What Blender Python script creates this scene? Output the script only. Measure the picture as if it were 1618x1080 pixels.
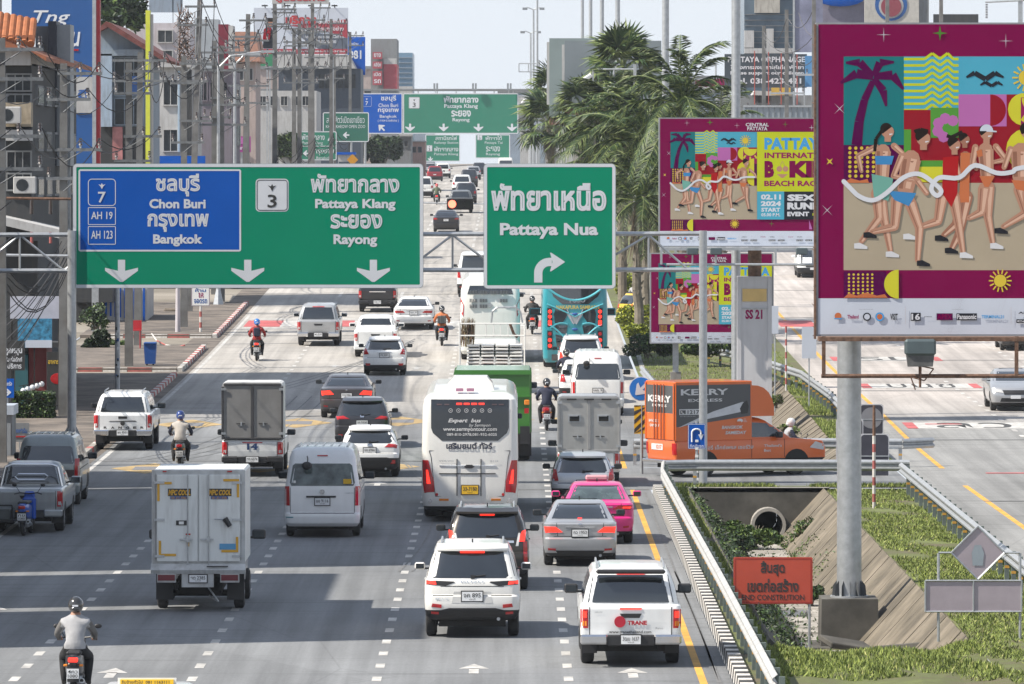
import bpy, math, random
from mathutils import Vector, Matrix
R = math.radians
rnd = random.Random(7)
sc = bpy.context.scene
for o in list(bpy.data.objects):
 bpy.data.objects.remove(o)
COL = sc.collection
# ---- camera: a long lens on a footbridge 9.3 m above the road ----
F, CX, HY, CAMH = 10400.0, 809.0, 258.0, 9.3
cam = bpy.data.cameras.new('camera')
cam.sensor_width = 36.0
cam.lens = F / 1618.0 * 36.0
cam.shift_y = -(540.0 - HY) / 1618.0
cam.clip_start = 1.0
cam.clip_end = 12000.0
camo = bpy.data.objects.new('camera', cam)
camo.location = (0, 0, CAMH)
camo.rotation_euler = (R(90), 0, 0)
COL.objects.link(camo)
sc.camera = camo
# ---- light ----
SUN_EL, SUN_AZ = R(47), R(-106)      # azimuth from +Y, clockwise: left and a little behind the camera
world = bpy.data.worlds.new('World')
sc.world = world
world.use_nodes = True
wn = world.node_tree
sky = wn.nodes.new('ShaderNodeTexSky')
sky.sky_type = 'NISHITA'
sky.sun_disc = False
sky.sun_elevation = SUN_EL
sky.sun_rotation = SUN_AZ
sky.dust_density = 1.0
sky.air_density = 1.0
sky.ozone_density = 1.5
# humid tropical sky: a pale veil thickest at the horizon, the same all the way round
wg = wn.nodes.new('ShaderNodeTexCoord'); ws = wn.nodes.new('ShaderNodeSeparateXYZ'); wr = wn.nodes.new('ShaderNodeMapRange'); wm_ = wn.nodes.new('ShaderNodeMix')
wn.links.new(wg.outputs['Generated'], ws.inputs[0]); wn.links.new(ws.outputs[2], wr.inputs[0])
wr.inputs[1].default_value = 0.0; wr.inputs[2].default_value = .75; wr.inputs[3].default_value = .92; wr.inputs[4].default_value = .30; wr.interpolation_type = 'SMOOTHSTEP'
wm_.data_type = 'RGBA'; wm_.inputs[7].default_value = (5.5, 5.9, 6.45, 1)
wn.links.new(wr.outputs[0], wm_.inputs[0]); wn.links.new(sky.outputs[0], wm_.inputs[6])
wn.links.new(wm_.outputs[2], wn.nodes['Background'].inputs[0])
wn.nodes['Background'].inputs[1].default_value = 0.10
sl = bpy.data.lights.new('sun', 'SUN')
sl.energy = 5.0
sl.angle = R(0.5)
sl.color = (1.0, 0.93, 0.82)
so = bpy.data.objects.new('sun', sl)
sd = Vector((math.sin(SUN_AZ) * math.cos(SUN_EL), math.cos(SUN_AZ) * math.cos(SUN_EL), math.sin(SUN_EL)))
so.rotation_euler = sd.to_track_quat('Z', 'Y').to_euler()
so.location = (-60, 100, 80)
COL.objects.link(so)
sc.view_settings.view_transform = 'Standard'
sc.view_settings.look = 'None'
sc.view_settings.exposure = 0.66
sc.view_settings.gamma = 1.0
sc.view_settings.use_curve_mapping = False
sc.cycles.max_bounces = 5
sc.cycles.diffuse_bounces = 2
sc.cycles.glossy_bounces = 2
sc.cycles.transparent_max_bounces = 8
sc.cycles.use_denoising = True

# ---- the lie of the road: flat near by, then climbing away ----
ZP = [(-500, 0), (190, 0), (212, .12), (230, .40), (264, .85), (306, 1.6), (370, 3.0), (444, 4.65), (520, 5.6), (640, 6.6),
 (867, 7.75), (1500, 8.6), (6000, 8.9)]
def zr(Y):
 n = len(ZP)
 if Y <= ZP[0][0]: return ZP[0][1]
 for i in range(n - 1):
  if Y <= ZP[i + 1][0]:
   x0, y0 = ZP[i]; x1, y1 = ZP[i + 1]
   s = (y1 - y0) / (x1 - x0)
   sp = s if i == 0 else (y0 - ZP[i - 1][1]) / (x0 - ZP[i - 1][0])
   sn = s if i == n - 2 else (ZP[i + 2][1] - y1) / (ZP[i + 2][0] - x1)
   m0 = 0 if i == 0 else 2 * s * sp / (s + sp) if s + sp > 1e-9 else 0
   m1 = 0 if s + sn < 1e-9 else 2 * s * sn / (s + sn)
   h = x1 - x0; t = (Y - x0) / h
   return ((2*t**3 - 3*t*t + 1) * y0 + (t**3 - 2*t*t + t) * h * m0 + (-2*t**3 + 3*t*t) * y1 + (t**3 - t*t) * h * m1)
 return ZP[-1][1]
def at(px, py, Y):
 k = F / Y
 return ((px - CX) / k, Y, CAMH - (py - HY) / k)
def gy(py, dz=0.0):          # distance at which the road surface shows at picture height py
 lo, hi = 60.0, 900.0
 for _ in range(50):
  m = (lo + hi) / 2
  if HY + (CAMH - zr(m) - dz) * F / m > py: lo = m
  else: hi = m
 return lo

# ---- mesh collecting ----
class MB:
 def __init__(s):
  s.v = []; s.f = []; s.m = []; s.mats = []
 def mi(s, mat):
  if mat not in s.mats: s.mats.append(mat)
  return s.mats.index(mat)
 def add(s, vs, fs, mat):
  b = len(s.v); k = s.mi(mat)
  s.v.extend([tuple(p) for p in vs])
  for f in fs:
   s.f.append([b + i for i in f]); s.m.append(k)
 def quad(s, a, b, c, d, mat): s.add([a, b, c, d], [(0, 1, 2, 3)], mat)
 def box(s, x0, x1, y0, y1, z0, z1, mat, tx=0.0, ty=0.0):   # tx, ty: taper of the top
  vs = [(x0, y0, z0), (x1, y0, z0), (x1, y1, z0), (x0, y1, z0),
   (x0 + tx, y0 + ty, z1), (x1 - tx, y0 + ty, z1), (x1 - tx, y1 - ty, z1), (x0 + tx, y1 - ty, z1)]
  s.add(vs, [(3, 2, 1, 0), (4, 5, 6, 7), (0, 1, 5, 4), (1, 2, 6, 5), (2, 3, 7, 6), (3, 0, 4, 7)], mat)
 def bbox(s, x0, x1, y0, y1, z0, z1, mat, b=.03):          # box with chamfered edges
  xs = [(x0, x0 + b), (x1, x1 - b)]; vs = []; idx = {}
  for i, (xa, xb) in enumerate(xs):
   for j, (ya, yb) in enumerate([(y0, y0 + b), (y1, y1 - b)]):
    for k, (za, zb) in enumerate([(z0, z0 + b), (z1, z1 - b)]):
     for q, p in enumerate([(xa, yb, zb), (xb, ya, zb), (xb, yb, za)]):
      idx[(i, j, k, q)] = len(vs); vs.append(p)
  fs = []
  def o(*c): fs.append(tuple(idx[a] for a in c))
  for i in (0, 1): o((i,0,0,0), (i,1,0,0), (i,1,1,0), (i,0,1,0))
  for j in (0, 1): o((0,j,0,1), (1,j,0,1), (1,j,1,1), (0,j,1,1))
  for k in (0, 1): o((0,0,k,2), (1,0,k,2), (1,1,k,2), (0,1,k,2))
  for i in (0, 1):
   for j in (0, 1): o((i,j,0,0), (i,j,1,0), (i,j,1,1), (i,j,0,1))
  for i in (0, 1):
   for k in (0, 1): o((i,0,k,0), (i,1,k,0), (i,1,k,2), (i,0,k,2))
  for j in (0, 1):
   for k in (0, 1): o((0,j,k,1), (1,j,k,1), (1,j,k,2), (0,j,k,2))
  for i in (0, 1):
   for j in (0, 1):
    for k in (0, 1): o((i,j,k,0), (i,j,k,1), (i,j,k,2))
  s.add(vs, fs, mat)
 def tube(s, p0, p1, r0, r1, n, mat, caps=True, ph=0.0):
  p0 = Vector(p0); p1 = Vector(p1); d = (p1 - p0)
  if d.length < 1e-6: return
  d.normalize()
  a = d.cross(Vector((0, 0, 1)) if abs(d.z) < .9 else Vector((1, 0, 0))).normalized(); b = d.cross(a)
  vs = []
  for p, r in ((p0, r0), (p1, r1)):
   for i in range(n):
    t = 2 * math.pi * i / n + ph
    vs.append(p + a * (r * math.cos(t)) + b * (r * math.sin(t)))
  fs = [(i, (i + 1) % n, n + (i + 1) % n, n + i) for i in range(n)]
  if caps: fs += [tuple(range(n - 1, -1, -1)), tuple(range(n, 2 * n))]
  s.add(vs, fs, mat)
 def path(s, pts, r, n, mat):
  for i in range(len(pts) - 1):
   ra = r[i] if isinstance(r, (list, tuple)) else r
   rb = r[i + 1] if isinstance(r, (list, tuple)) else r
   s.tube(pts[i], pts[i + 1], ra, rb, n, mat, caps=(i in (0, len(pts) - 2)))
 def prism(s, poly, y0, y1, mat):                            # outline in x,z pushed along y
  n = len(poly)
  vs = [(x, y0, z) for x, z in poly] + [(x, y1, z) for x, z in poly]
  s.add(vs, [tuple(range(n)), tuple(range(2 * n - 1, n - 1, -1))] + [(i, n + i, n + (i + 1) % n, (i + 1) % n) for i in range(n)], mat)
 def prismx(s, poly, x0, x1, mat):                           # outline in y,z pushed along x
  n = len(poly)
  vs = [(x0, y, z) for y, z in poly] + [(x1, y, z) for y, z in poly]
  s.add(vs, [tuple(range(n)), tuple(range(2 * n - 1, n - 1, -1))] + [(i, n + i, n + (i + 1) % n, (i + 1) % n) for i in range(n)], mat)
 def flat(s, poly, y, mat): s.add([(x, y, z) for x, z in poly], [tuple(range(len(poly)))], mat)
 def ball(s, c, rx, ry, rz, mat, nu=10, nv=7):
  vs = [(c[0], c[1], c[2] + rz)]
  for j in range(1, nv):
   a = math.pi * j / nv
   for i in range(nu):
    t = 2 * math.pi * i / nu
    vs.append((c[0] + rx * math.sin(a) * math.cos(t), c[1] + ry * math.sin(a) * math.sin(t), c[2] + rz * math.cos(a)))
  vs.append((c[0], c[1], c[2] - rz)); L = len(vs) - 1; fs = []
  for i in range(nu):
   fs.append((0, 1 + i, 1 + (i + 1) % nu)); fs.append((L, L - nu + (i + 1) % nu, L - nu + i))
   for j in range(nv - 2):
    a = 1 + j * nu
    fs.append((a + i, a + nu + i, a + nu + (i + 1) % nu, a + (i + 1) % nu))
  s.add(vs, fs, mat)
 def loft(s, rings, mat, cap0=True, cap1=True, mats=None):
  n = len(rings[0]); b = len(s.v)
  s.v.extend([tuple(p) for r in rings for p in r])
  for j in range(len(rings) - 1):
   k = s.mi(mats[j] if mats else mat)
   for i in range(n):
    s.f.append([b + j*n + i, b + j*n + (i+1) % n, b + (j+1)*n + (i+1) % n, b + (j+1)*n + i]); s.m.append(k)
  if cap0: s.f.append([b + i for i in range(n - 1, -1, -1)]); s.m.append(s.mi(mats[0] if mats else mat))
  if cap1: s.f.append([b + (len(rings)-1)*n + i for i in range(n)]); s.m.append(s.mi(mats[-1] if mats else mat))
 def mesh(s, name, smooth=None):
  me = bpy.data.meshes.new(name)
  me.from_pydata(s.v, [], s.f)
  for m in s.mats: me.materials.append(m)
  me.polygons.foreach_set('material_index', s.m)
  if smooth is not None:
   me.polygons.foreach_set('use_smooth', [True] * len(s.f))
   me.set_sharp_from_angle(angle=R(smooth))
  me.update()
  return me
 def build(s, name, parent=None, smooth=None, kind=None, fix=False):
  me = s.mesh(name, smooth)
  return ob(name, me, parent, kind)

def ob(name, me, parent=None, kind=None, loc=None, rot=None, label=None):
 o = bpy.data.objects.new(name, me)
 COL.objects.link(o)
 if parent is not None: o.parent = parent
 if kind: o['kind'] = kind
 if loc is not None: o.location = loc
 if rot is not None: o.rotation_euler = rot
 if label: o['label'] = label
 return o
def tag(o, label, cat, group=None, kind=None):
 o['label'] = label; o['category'] = cat
 if group: o['group'] = group
 if kind: o['kind'] = kind
 return o
def thing(name, label, cat, loc=(0, 0, 0), rz=0.0, group=None):
 o = bpy.data.objects.new(name, None)
 COL.objects.link(o)
 o.location = loc; o.rotation_euler = (0, 0, rz)
 o.empty_display_size = .2
 return tag(o, label, cat, group)

# ---- materials ----
MC = {}
def M(name, col, rough=.6, metal=0.0, coat=0.0, var=.12, scale=3.0, bump=0.0, emit=None, es=1.0, spec=.5, dirt=0.0):
 if name in MC: return MC[name]
 m = bpy.data.materials.new(name); MC[name] = m
 m.use_nodes = True
 nt = m.node_tree; b = nt.nodes['Principled BSDF']
 b.inputs['Roughness'].default_value = rough
 b.inputs['Metallic'].default_value = metal
 b.inputs['Coat Weight'].default_value = coat
 b.inputs['Coat Roughness'].default_value = .08
 b.inputs['Specular IOR Level'].default_value = spec
 c = (col[0], col[1], col[2], 1)
 if emit:
  b.inputs['Emission Color'].default_value = (*emit, 1); b.inputs['Emission Strength'].default_value = es
 tc = nt.nodes.new('ShaderNodeTexCoord')
 nz = nt.nodes.new('ShaderNodeTexNoise'); nz.inputs['Scale'].default_value = scale
 nz.inputs['Detail'].default_value = 6; nz.inputs['Roughness'].default_value = .6
 nt.links.new(tc.outputs['Object'], nz.inputs['Vector'])
 mr = nt.nodes.new('ShaderNodeMapRange')
 mr.inputs[1].default_value = .3; mr.inputs[2].default_value = .7
 mr.inputs[3].default_value = 1 - var; mr.inputs[4].default_value = 1 + var * .6
 nt.links.new(nz.outputs[0], mr.inputs[0])
 mx = nt.nodes.new('ShaderNodeMix'); mx.data_type = 'RGBA'; mx.blend_type = 'MULTIPLY'
 mx.inputs[0].default_value = 1
 mx.inputs[6].default_value = c
 nt.links.new(mr.outputs[0], mx.inputs[7])
 out = mx.outputs[2]
 if dirt > 0:      # streaks and grime with a shape of their own
  n2 = nt.nodes.new('ShaderNodeTexNoise'); n2.inputs['Scale'].default_value = 2.0; n2.inputs['Detail'].default_value = 8
  mp = nt.nodes.new('ShaderNodeMapping'); mp.inputs['Scale'].default_value = (3, 3, .5)
  nt.links.new(tc.outputs['Object'], mp.inputs[0]); nt.links.new(mp.outputs[0], n2.inputs['Vector'])
  r2 = nt.nodes.new('ShaderNodeMapRange'); r2.inputs[1].default_value = .48; r2.inputs[2].default_value = .72
  r2.inputs[3].default_value = 0; r2.inputs[4].default_value = dirt
  nt.links.new(n2.outputs[0], r2.inputs[0])
  m2 = nt.nodes.new('ShaderNodeMix'); m2.data_type = 'RGBA'
  nt.links.new(r2.outputs[0], m2.inputs[0]); nt.links.new(out, m2.inputs[6])
  m2.inputs[7].default_value = (.11, .09, .07, 1)
  out = m2.outputs[2]
 nt.links.new(out, b.inputs['Base Color'])
 if bump > 0:
  bp = nt.nodes.new('ShaderNodeBump'); bp.inputs['Strength'].default_value = bump; bp.inputs['Distance'].default_value = .03
  nt.links.new(nz.outputs[0], bp.inputs['Height']); nt.links.new(bp.outputs[0], b.inputs['Normal'])
 m.diffuse_color = c
 return m
def glow(name, col, s): return M(name, tuple(x * .6 for x in col), .3, emit=col, es=s, var=0)
WHITE = M('white_paint', (.72, .72, .70), .5, var=.06)
SIGNW = M('sign_white', (.62, .64, .68), .5, var=.04)
BLACK = M('black_plastic', (.018, .018, .02), .5, var=.2)
DARK = M('underbody', (.012, .012, .012), .8, var=.3)
RUBBER = M('tyre_rubber', (.022, .022, .023), .85, var=.3, scale=20)
GLASS = M('tinted_glass', (.014, .018, .022), .04, var=.5, scale=1.2, spec=1.0, coat=1.0)
GLASS2 = M('green_tinted_glass', (.06, .085, .085), .06, var=.6, scale=3, spec=.9, coat=.8)
CHROME = M('chrome', (.75, .75, .76), .12, 1.0, var=.05)
DSTEEL = M('dull_steel', (.17, .18, .19), .75, .1, var=.3, scale=6, spec=.2)
STEEL = M('galvanized_steel', (.42, .44, .46), .42, .55, var=.18, scale=6)
RUST = M('rusty_steel', (.16, .09, .06), .85, .1, var=.6, scale=9, bump=.3)
RED = M('red_lens', (.42, .012, .015), .15, coat=.6, var=.15, scale=30)
REDON = M('lit_red_lens', (.6, .03, .02), .2, emit=(1, .035, .02), es=1.1, var=0)
AMBER = M('amber_lens', (.75, .24, .02), .2, coat=.5, var=.1)
CLEAR = M('clear_lens', (.5, .5, .5), .12, coat=.6, var=.1)
PLATEW = M('plate_white', (.7, .71, .72), .45, var=.05)
PLATEY = M('plate_yellow', (.75, .45, .02), .45, var=.05)
INK = M('black_ink', (.03, .03, .03), .6, var=.1)
BLUEINK = M('blue_ink', (.02, .09, .30), .6, var=.1)
ALU = M('aluminium_panel', (.50, .51, .52), .35, .55, var=.12, scale=4, dirt=.15)
CONC = M('concrete', (.30, .285, .26), .85, var=.3, scale=1.5, bump=.3, dirt=.35)
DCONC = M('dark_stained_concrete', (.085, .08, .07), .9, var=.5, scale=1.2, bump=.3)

# ---- lettering ----
TX = {}
def text_mesh(body, bold=0.0, tube=False, italic=0.0):
 key = (body, bold, tube, italic)
 if key not in TX:
  c = bpy.data.curves.new('t', 'FONT'); c.body = body; c.size = 1; c.resolution_u = 2 if not tube else 3
  c.shear = italic
  if tube:
   c.fill_mode = 'NONE'; c.bevel_depth = bold; c.bevel_resolution = 0
  else: c.offset = bold
  o = bpy.data.objects.new('t', c); COL.objects.link(o)
  bpy.context.view_layer.update()
  me = bpy.data.meshes.new_from_object(o.evaluated_get(bpy.context.evaluated_depsgraph_get()))
  bpy.data.objects.remove(o); bpy.data.curves.remove(c)
  vs = [tuple(v.co) for v in me.vertices]; fs = [tuple(p.vertices) for p in me.polygons]
  bpy.data.meshes.remove(me)
  x0 = min(v[0] for v in vs); x1 = max(v[0] for v in vs); y0 = min(v[1] for v in vs); y1 = max(v[1] for v in vs)
  w = max(x1 - x0, 1e-4); h = max(y1 - y0, 1e-4)
  TX[key] = ([((v[0] - x0) / w, (v[1] - y0) / h, v[2]) for v in vs], fs)
 return TX[key]
def letters(mb, body, x0, x1, z0, z1, y, mat, bold=.02, tube=False, italic=0.0, surf=None, flip=False):
 """flat lettering that fills the box x0..x1, z0..z1 and faces -y (flip: facing +x on a side)"""
 if tube and mat is not None and ord(body[0]) < 3000:
  letters(mb, body, x0 + .03 * (z1 - z0), x1 - .03 * (z1 - z0), z0 + .03 * (z1 - z0), z1 - .03 * (z1 - z0), y, mat, 0, False, italic, surf)
 vs, fs = text_mesh(body, bold, tube, italic)
 out = []
 for u, v, d in vs:
  x = x0 + (x1 - x0) * u; z = z0 + (z1 - z0) * v
  yy = (surf(x, z) if surf else y) - (d * .03 if tube else 0)
  out.append((x, yy, z))
 mb.add(out, fs, mat)
# ---------------- the setting: road, pavements, verges, drain ----------------
def road_mat(name, base, far, patch=.35, joints=True, tint=1.0):
 m = bpy.data.materials.new(name); m.use_nodes = True; nt = m.node_tree; L = nt.links
 b = nt.nodes['Principled BSDF']; b.inputs['Roughness'].default_value = .82
 g = nt.nodes.new('ShaderNodeNewGeometry'); sep = nt.nodes.new('ShaderNodeSeparateXYZ')
 L.new(g.outputs['Position'], sep.inputs[0])
 def noise(scale, sx=1, sy=1, det=6, rough=.6):
  mp = nt.nodes.new('ShaderNodeMapping'); mp.inputs['Scale'].default_value = (sx, sy, 1)
  L.new(g.outputs['Position'], mp.inputs[0])
  n = nt.nodes.new('ShaderNodeTexNoise'); n.inputs['Scale'].default_value = scale
  n.inputs['Detail'].default_value = det; n.inputs['Roughness'].default_value = rough
  L.new(mp.outputs[0], n.inputs['Vector']); return n.outputs[0]
 def rng(src, a, b2, c, d):
  r = nt.nodes.new('ShaderNodeMapRange'); r.inputs[1].default_value = a; r.inputs[2].default_value = b2
  r.inputs[3].default_value = c; r.inputs[4].default_value = d; L.new(src, r.inputs[0]); return r.outputs[0]
 def mul(a, bb):
  n = nt.nodes.new('ShaderNodeMath'); n.operation = 'MULTIPLY'; L.new(a, n.inputs[0]); L.new(bb, n.inputs[1]); return n.outputs[0]
 mix = nt.nodes.new('ShaderNodeMix'); mix.data_type = 'RGBA'
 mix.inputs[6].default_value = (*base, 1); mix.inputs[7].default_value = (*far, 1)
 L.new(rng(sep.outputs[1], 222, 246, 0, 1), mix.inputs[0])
 v = rng(noise(.22, 1, .35), .3, .7, 1 - patch * .7, 1 + patch * .45)
 v = mul(v, rng(noise(14, 1, .5), .25, .75, .86, 1.12))
 v = mul(v, rng(noise(.8, 3.0, .04, 4), .35, .68, 1.12, .78))            # wheel-track streaks along the lanes
 v = mul(v, rng(noise(.9, .12, 1.6, 3), .56, .66, 1.0, .82))             # cross streaks and patched joints
 vo = nt.nodes.new('ShaderNodeTexVoronoi'); vo.feature = 'DISTANCE_TO_EDGE'; vo.inputs['Scale'].default_value = .16
 mp = nt.nodes.new('ShaderNodeMapping'); mp.inputs['Scale'].default_value = (1, .45, 1)
 L.new(g.outputs['Position'], mp.inputs[0]); L.new(mp.outputs[0], vo.inputs['Vector'])
 v = mul(v, rng(vo.outputs[0], 0, .005, .84, 1.0))                      # cracks
 if joints:
  sn = nt.nodes.new('ShaderNodeMath'); sn.operation = 'PINGPONG'; sn.inputs[1].default_value = 5.0
  L.new(sep.outputs[1], sn.inputs[0])
  v = mul(v, rng(sn.outputs[0], 0.0, .05, .68, 1.0))
 vo2 = nt.nodes.new('ShaderNodeTexVoronoi'); vo2.inputs['Scale'].default_value = .09   # asphalt patches of other ages
 L.new(mp.outputs[0], vo2.inputs['Vector'])
 sx = nt.nodes.new('ShaderNodeSeparateColor'); L.new(vo2.outputs['Color'], sx.inputs[0])
 v = mul(v, rng(sx.outputs[0], 0, 1, .90, 1.08))
 mm = nt.nodes.new('ShaderNodeMix'); mm.data_type = 'RGBA'; mm.blend_type = 'MULTIPLY'; mm.inputs[0].default_value = 1
 L.new(mix.outputs[2], mm.inputs[6]); L.new(v, mm.inputs[7]); L.new(mm.outputs[2], b.inputs['Base Color'])
 bp = nt.nodes.new('ShaderNodeBump'); bp.inputs['Strength'].default_value = .25; bp.inputs['Distance'].default_value = .01
 L.new(noise(30), bp.inputs['Height']); L.new(bp.outputs[0], b.inputs['Normal'])
 return m
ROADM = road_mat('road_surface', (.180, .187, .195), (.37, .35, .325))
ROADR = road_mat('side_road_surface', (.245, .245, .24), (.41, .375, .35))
def ground_mat(name, c1, c2, scale, bump=.3, c3=None):
 m = bpy.data.materials.new(name); m.use_nodes = True; nt = m.node_tree; L = nt.links
 b = nt.nodes['Principled BSDF']; b.inputs['Roughness'].default_value = .9
 g = nt.nodes.new('ShaderNodeNewGeometry')
 n = nt.nodes.new('ShaderNodeTexNoise'); n.inputs['Scale'].default_value = scale; n.inputs['Detail'].default_value = 8
 n.inputs['Roughness'].default_value = .65
 L.new(g.outputs['Position'], n.inputs['Vector'])
 cr = nt.nodes.new('ShaderNodeValToRGB'); cr.color_ramp.elements[0].position = .36; cr.color_ramp.elements[1].position = .64
 cr.color_ramp.elements[0].color = (*c1, 1); cr.color_ramp.elements[1].color = (*c2, 1)
 if c3:
  e = cr.color_ramp.elements.new(.5); e.color = (*c3, 1)
 L.new(n.outputs[0], cr.inputs[0]); L.new(cr.outputs[0], b.inputs['Base Color'])
 bp = nt.nodes.new('ShaderNodeBump'); bp.inputs['Strength'].default_value = bump; bp.inputs['Distance'].default_value = .05
 L.new(n.outputs[0], bp.inputs['Height']); L.new(bp.outputs[0], b.inputs['Normal'])
 return m
SIDEW = ground_mat('worn_pavement', (.075, .064, .055), (.185, .155, .13), .7)
EARTH = ground_mat('dusty_ground', (.16, .14, .11), (.28, .25, .21), .15)
GRASSM = ground_mat('verge_turf', (.11, .09, .055), (.13, .155, .045), .55, .4, (.09, .10, .032))
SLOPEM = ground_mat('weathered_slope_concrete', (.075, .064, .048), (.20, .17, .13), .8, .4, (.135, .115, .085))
BEDM = ground_mat('drain_bed', (.17, .155, .13), (.40, .375, .34), 1.0, .4)
YEL = M('yellow_road_paint', (.62, .33, .05), .7, var=.35, scale=1.0)
WLN = M('white_road_paint', (.50, .49, .47), .7, var=.45, scale=2.5, dirt=.3)
REDP = M('red_road_paint', (.45, .10, .10), .7, var=.35, scale=1.2)
def ys(y0, y1):
 out = [y0]; y = y0
 while y < y1:
  y += 3.0 if y < 420 else 12.0 if y < 900 else 200.0
  out.append(min(y, y1))
 return out
def strip(mb, xa, xb, y0, y1, dz, mat, nx=1):
 yy = ys(y0, y1); vs = []; fs = []
 fa = xa if callable(xa) else (lambda y: xa); fb = xb if callable(xb) else (lambda y: xb)
 dzf = dz if callable(dz) else (lambda x, y: dz)
 for y in yy:
  for i in range(nx + 1):
   x = fa(y) + (fb(y) - fa(y)) * i / nx
   vs.append((x, y, zr(y) + dzf(x, y)))
 for j in range(len(yy) - 1):
  for i in range(nx):
   a = j * (nx + 1) + i
   fs.append((a, a + 1, a + nx + 2, a + nx + 1))
 mb.add(vs, fs, mat)
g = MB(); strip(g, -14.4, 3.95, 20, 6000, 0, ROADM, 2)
road = g.build('road', kind='structure')
g = MB(); strip(g, 3.95, 11.6, 187.6, 200.5, -.004, ROADM)
g.build('turning_lane', kind='structure')
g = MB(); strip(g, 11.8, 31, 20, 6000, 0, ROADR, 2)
g.build('side_road', kind='structure')
g = MB(); strip(g, -3200, -19.5, -200, 6000, .05, EARTH); strip(g, 31, 3200, -200, 6000, -.01, EARTH)
g.build('ground', kind='structure')
# pavement on the left with its breaks
blocks = [(20, 262), (266, 287), (297, 333), (352, 6000)]
g = MB()
for a, b in blocks:
 strip(g, -19.5, -13.55, a, b, .14, SIDEW)
 y0 = a; z = zr(y0); g.quad((-19.5, y0, z - .1), (-13.55, y0, z - .1), (-13.55, y0, z + .14), (-19.5, y0, z + .14), SIDEW)
 y0 = b; z = zr(y0); g.quad((-13.55, y0, z - .1), (-19.5, y0, z - .1), (-19.5, y0, z + .14), (-13.55, y0, z + .14), SIDEW)
strip(g, -19.5, -13.0, 20, 6000, 0.0, EARTH)
strip(g, -14.4, -13.0, 20, 6000, 0.004, SIDEW)
g.build('pavement', kind='structure')
# kerb blocks, red and white on the left, black and white beside the drain
KRED = M('faded_red_kerb_paint', (.36, .10, .09), .8, var=.5, scale=2); KWH = M('faded_white_kerb_paint', (.58, .56, .53), .8, var=.3, scale=2, dirt=.4)
KBL = M('black_kerb_paint', (.035, .035, .035), .8, var=.4, scale=3); KRAW = CONC
kerb = MB(); kerb.box(-.01, .01, 0, .02, -.02, 0, CONC)
kerb = kerb.build('kerb', kind='structure')
def kblock(mat, w, l, h):
 k = MB(); k.box(0, w, .01, l - .01, -.1, h, mat, tx=.03, ty=.01); return k.mesh('kerb_stone')
kr, kw, kg = (kblock(m, .25, 1.0, .17) for m in (KRED, KWH, KRAW))
for a, b in blocks[:3]:
 y = max(a, 196); i = 0
 while y < b - .5 and y < 345:
  kind = kg if (y < 240 or (266 < y < 272)) and rnd.random() < .55 else (kr if i % 2 else kw)
  ob('kerb_stone', kind, kerb, loc=(-13.56, y, zr(y)), rot=(math.atan2(zr(y + 1) - zr(y), 1), 0, 0)); y += 1.0; i += 1
for a, b in blocks[1:3]:      # returns round the block ends
 for i in range(5):
  ob('kerb_stone', kr if i % 2 else kw, kerb, loc=(-13.55 - i * 1.0, a - .02, zr(a)), rot=(0, 0, R(90)))
kb, kw2 = kblock(KBL, .30, .48, .20), kblock(KWH, .30, .48, .20)
y = 112.0; i = 0
while y < 186.5:
 ob('kerb_stone', kb if i % 2 else kw2, kerb, loc=(3.97, y, 0)); y += .5; i += 1
y = 205.0
kc = kblock(CONC, .25, 2.0, .16)
while y < 330:
 ob('kerb_stone', kc, kerb, loc=(4.95 + max(0, (y - 215) * .004), y, zr(y)), rot=(math.atan2(zr(y + 2) - zr(y), 2), 0, 0)); y += 2.0

# median turf, with the drain cut through it
EDGE_L = 4.25
g = MB()
strip(g, EDGE_L, 4.9, 20, 187.6, .10, GRASSM, 3)
strip(g, 8.9, 11.8, 20, 187.6, .03, GRASSM, 3)
def mound(x, y):
 t = min(1, max(0, (132.5 - y) / 8.5)); t = t * t * (3 - 2 * t)
 e = min(1, max(0, (x - 4.9) / 1.3), max(0, (8.9 - x) / 1.2)) if 4.9 < x < 8.9 else 0
 return .06 - (1.42 * (1 - t)) * min(1, e) + .05 * math.sin(x * 3 + y)
vs = []; fs = []; nx = 10; yy = [20, 60, 100, 118] + [120 + i * 1.5 for i in range(17)]
for y in yy:
 for i in range(nx + 1):
  x = 4.9 + 4.0 * i / nx; vs.append((x, y, mound(x, y)))
for j in range(len(yy) - 1):
 for i in range(nx):
  a = j * (nx + 1) + i; fs.append((a, a + 1, a + nx + 2, a + nx + 1))
g.add(vs, fs, GRASSM)
strip(g, 4.2, 11.8, 186.9, 187.62, lambda x, y: .12, GRASSM, 4)
strip(g, 4.95, 11.4, 200.4, 202, .08, GRASSM, 2)
strip(g, 4.95, 5.85, 202, 256, .10, GRASSM)
strip(g, 10.35, 11.8, 202, 256, .06, GRASSM)
strip(g, 3.95, 4.95, 200.5, 6000, .004, ROADM)
strip(g, 5.0, 11.8, 256, 6000, lambda x, y: .12, GRASSM, 4)
g.build('grass_verge', kind='structure')
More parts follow.
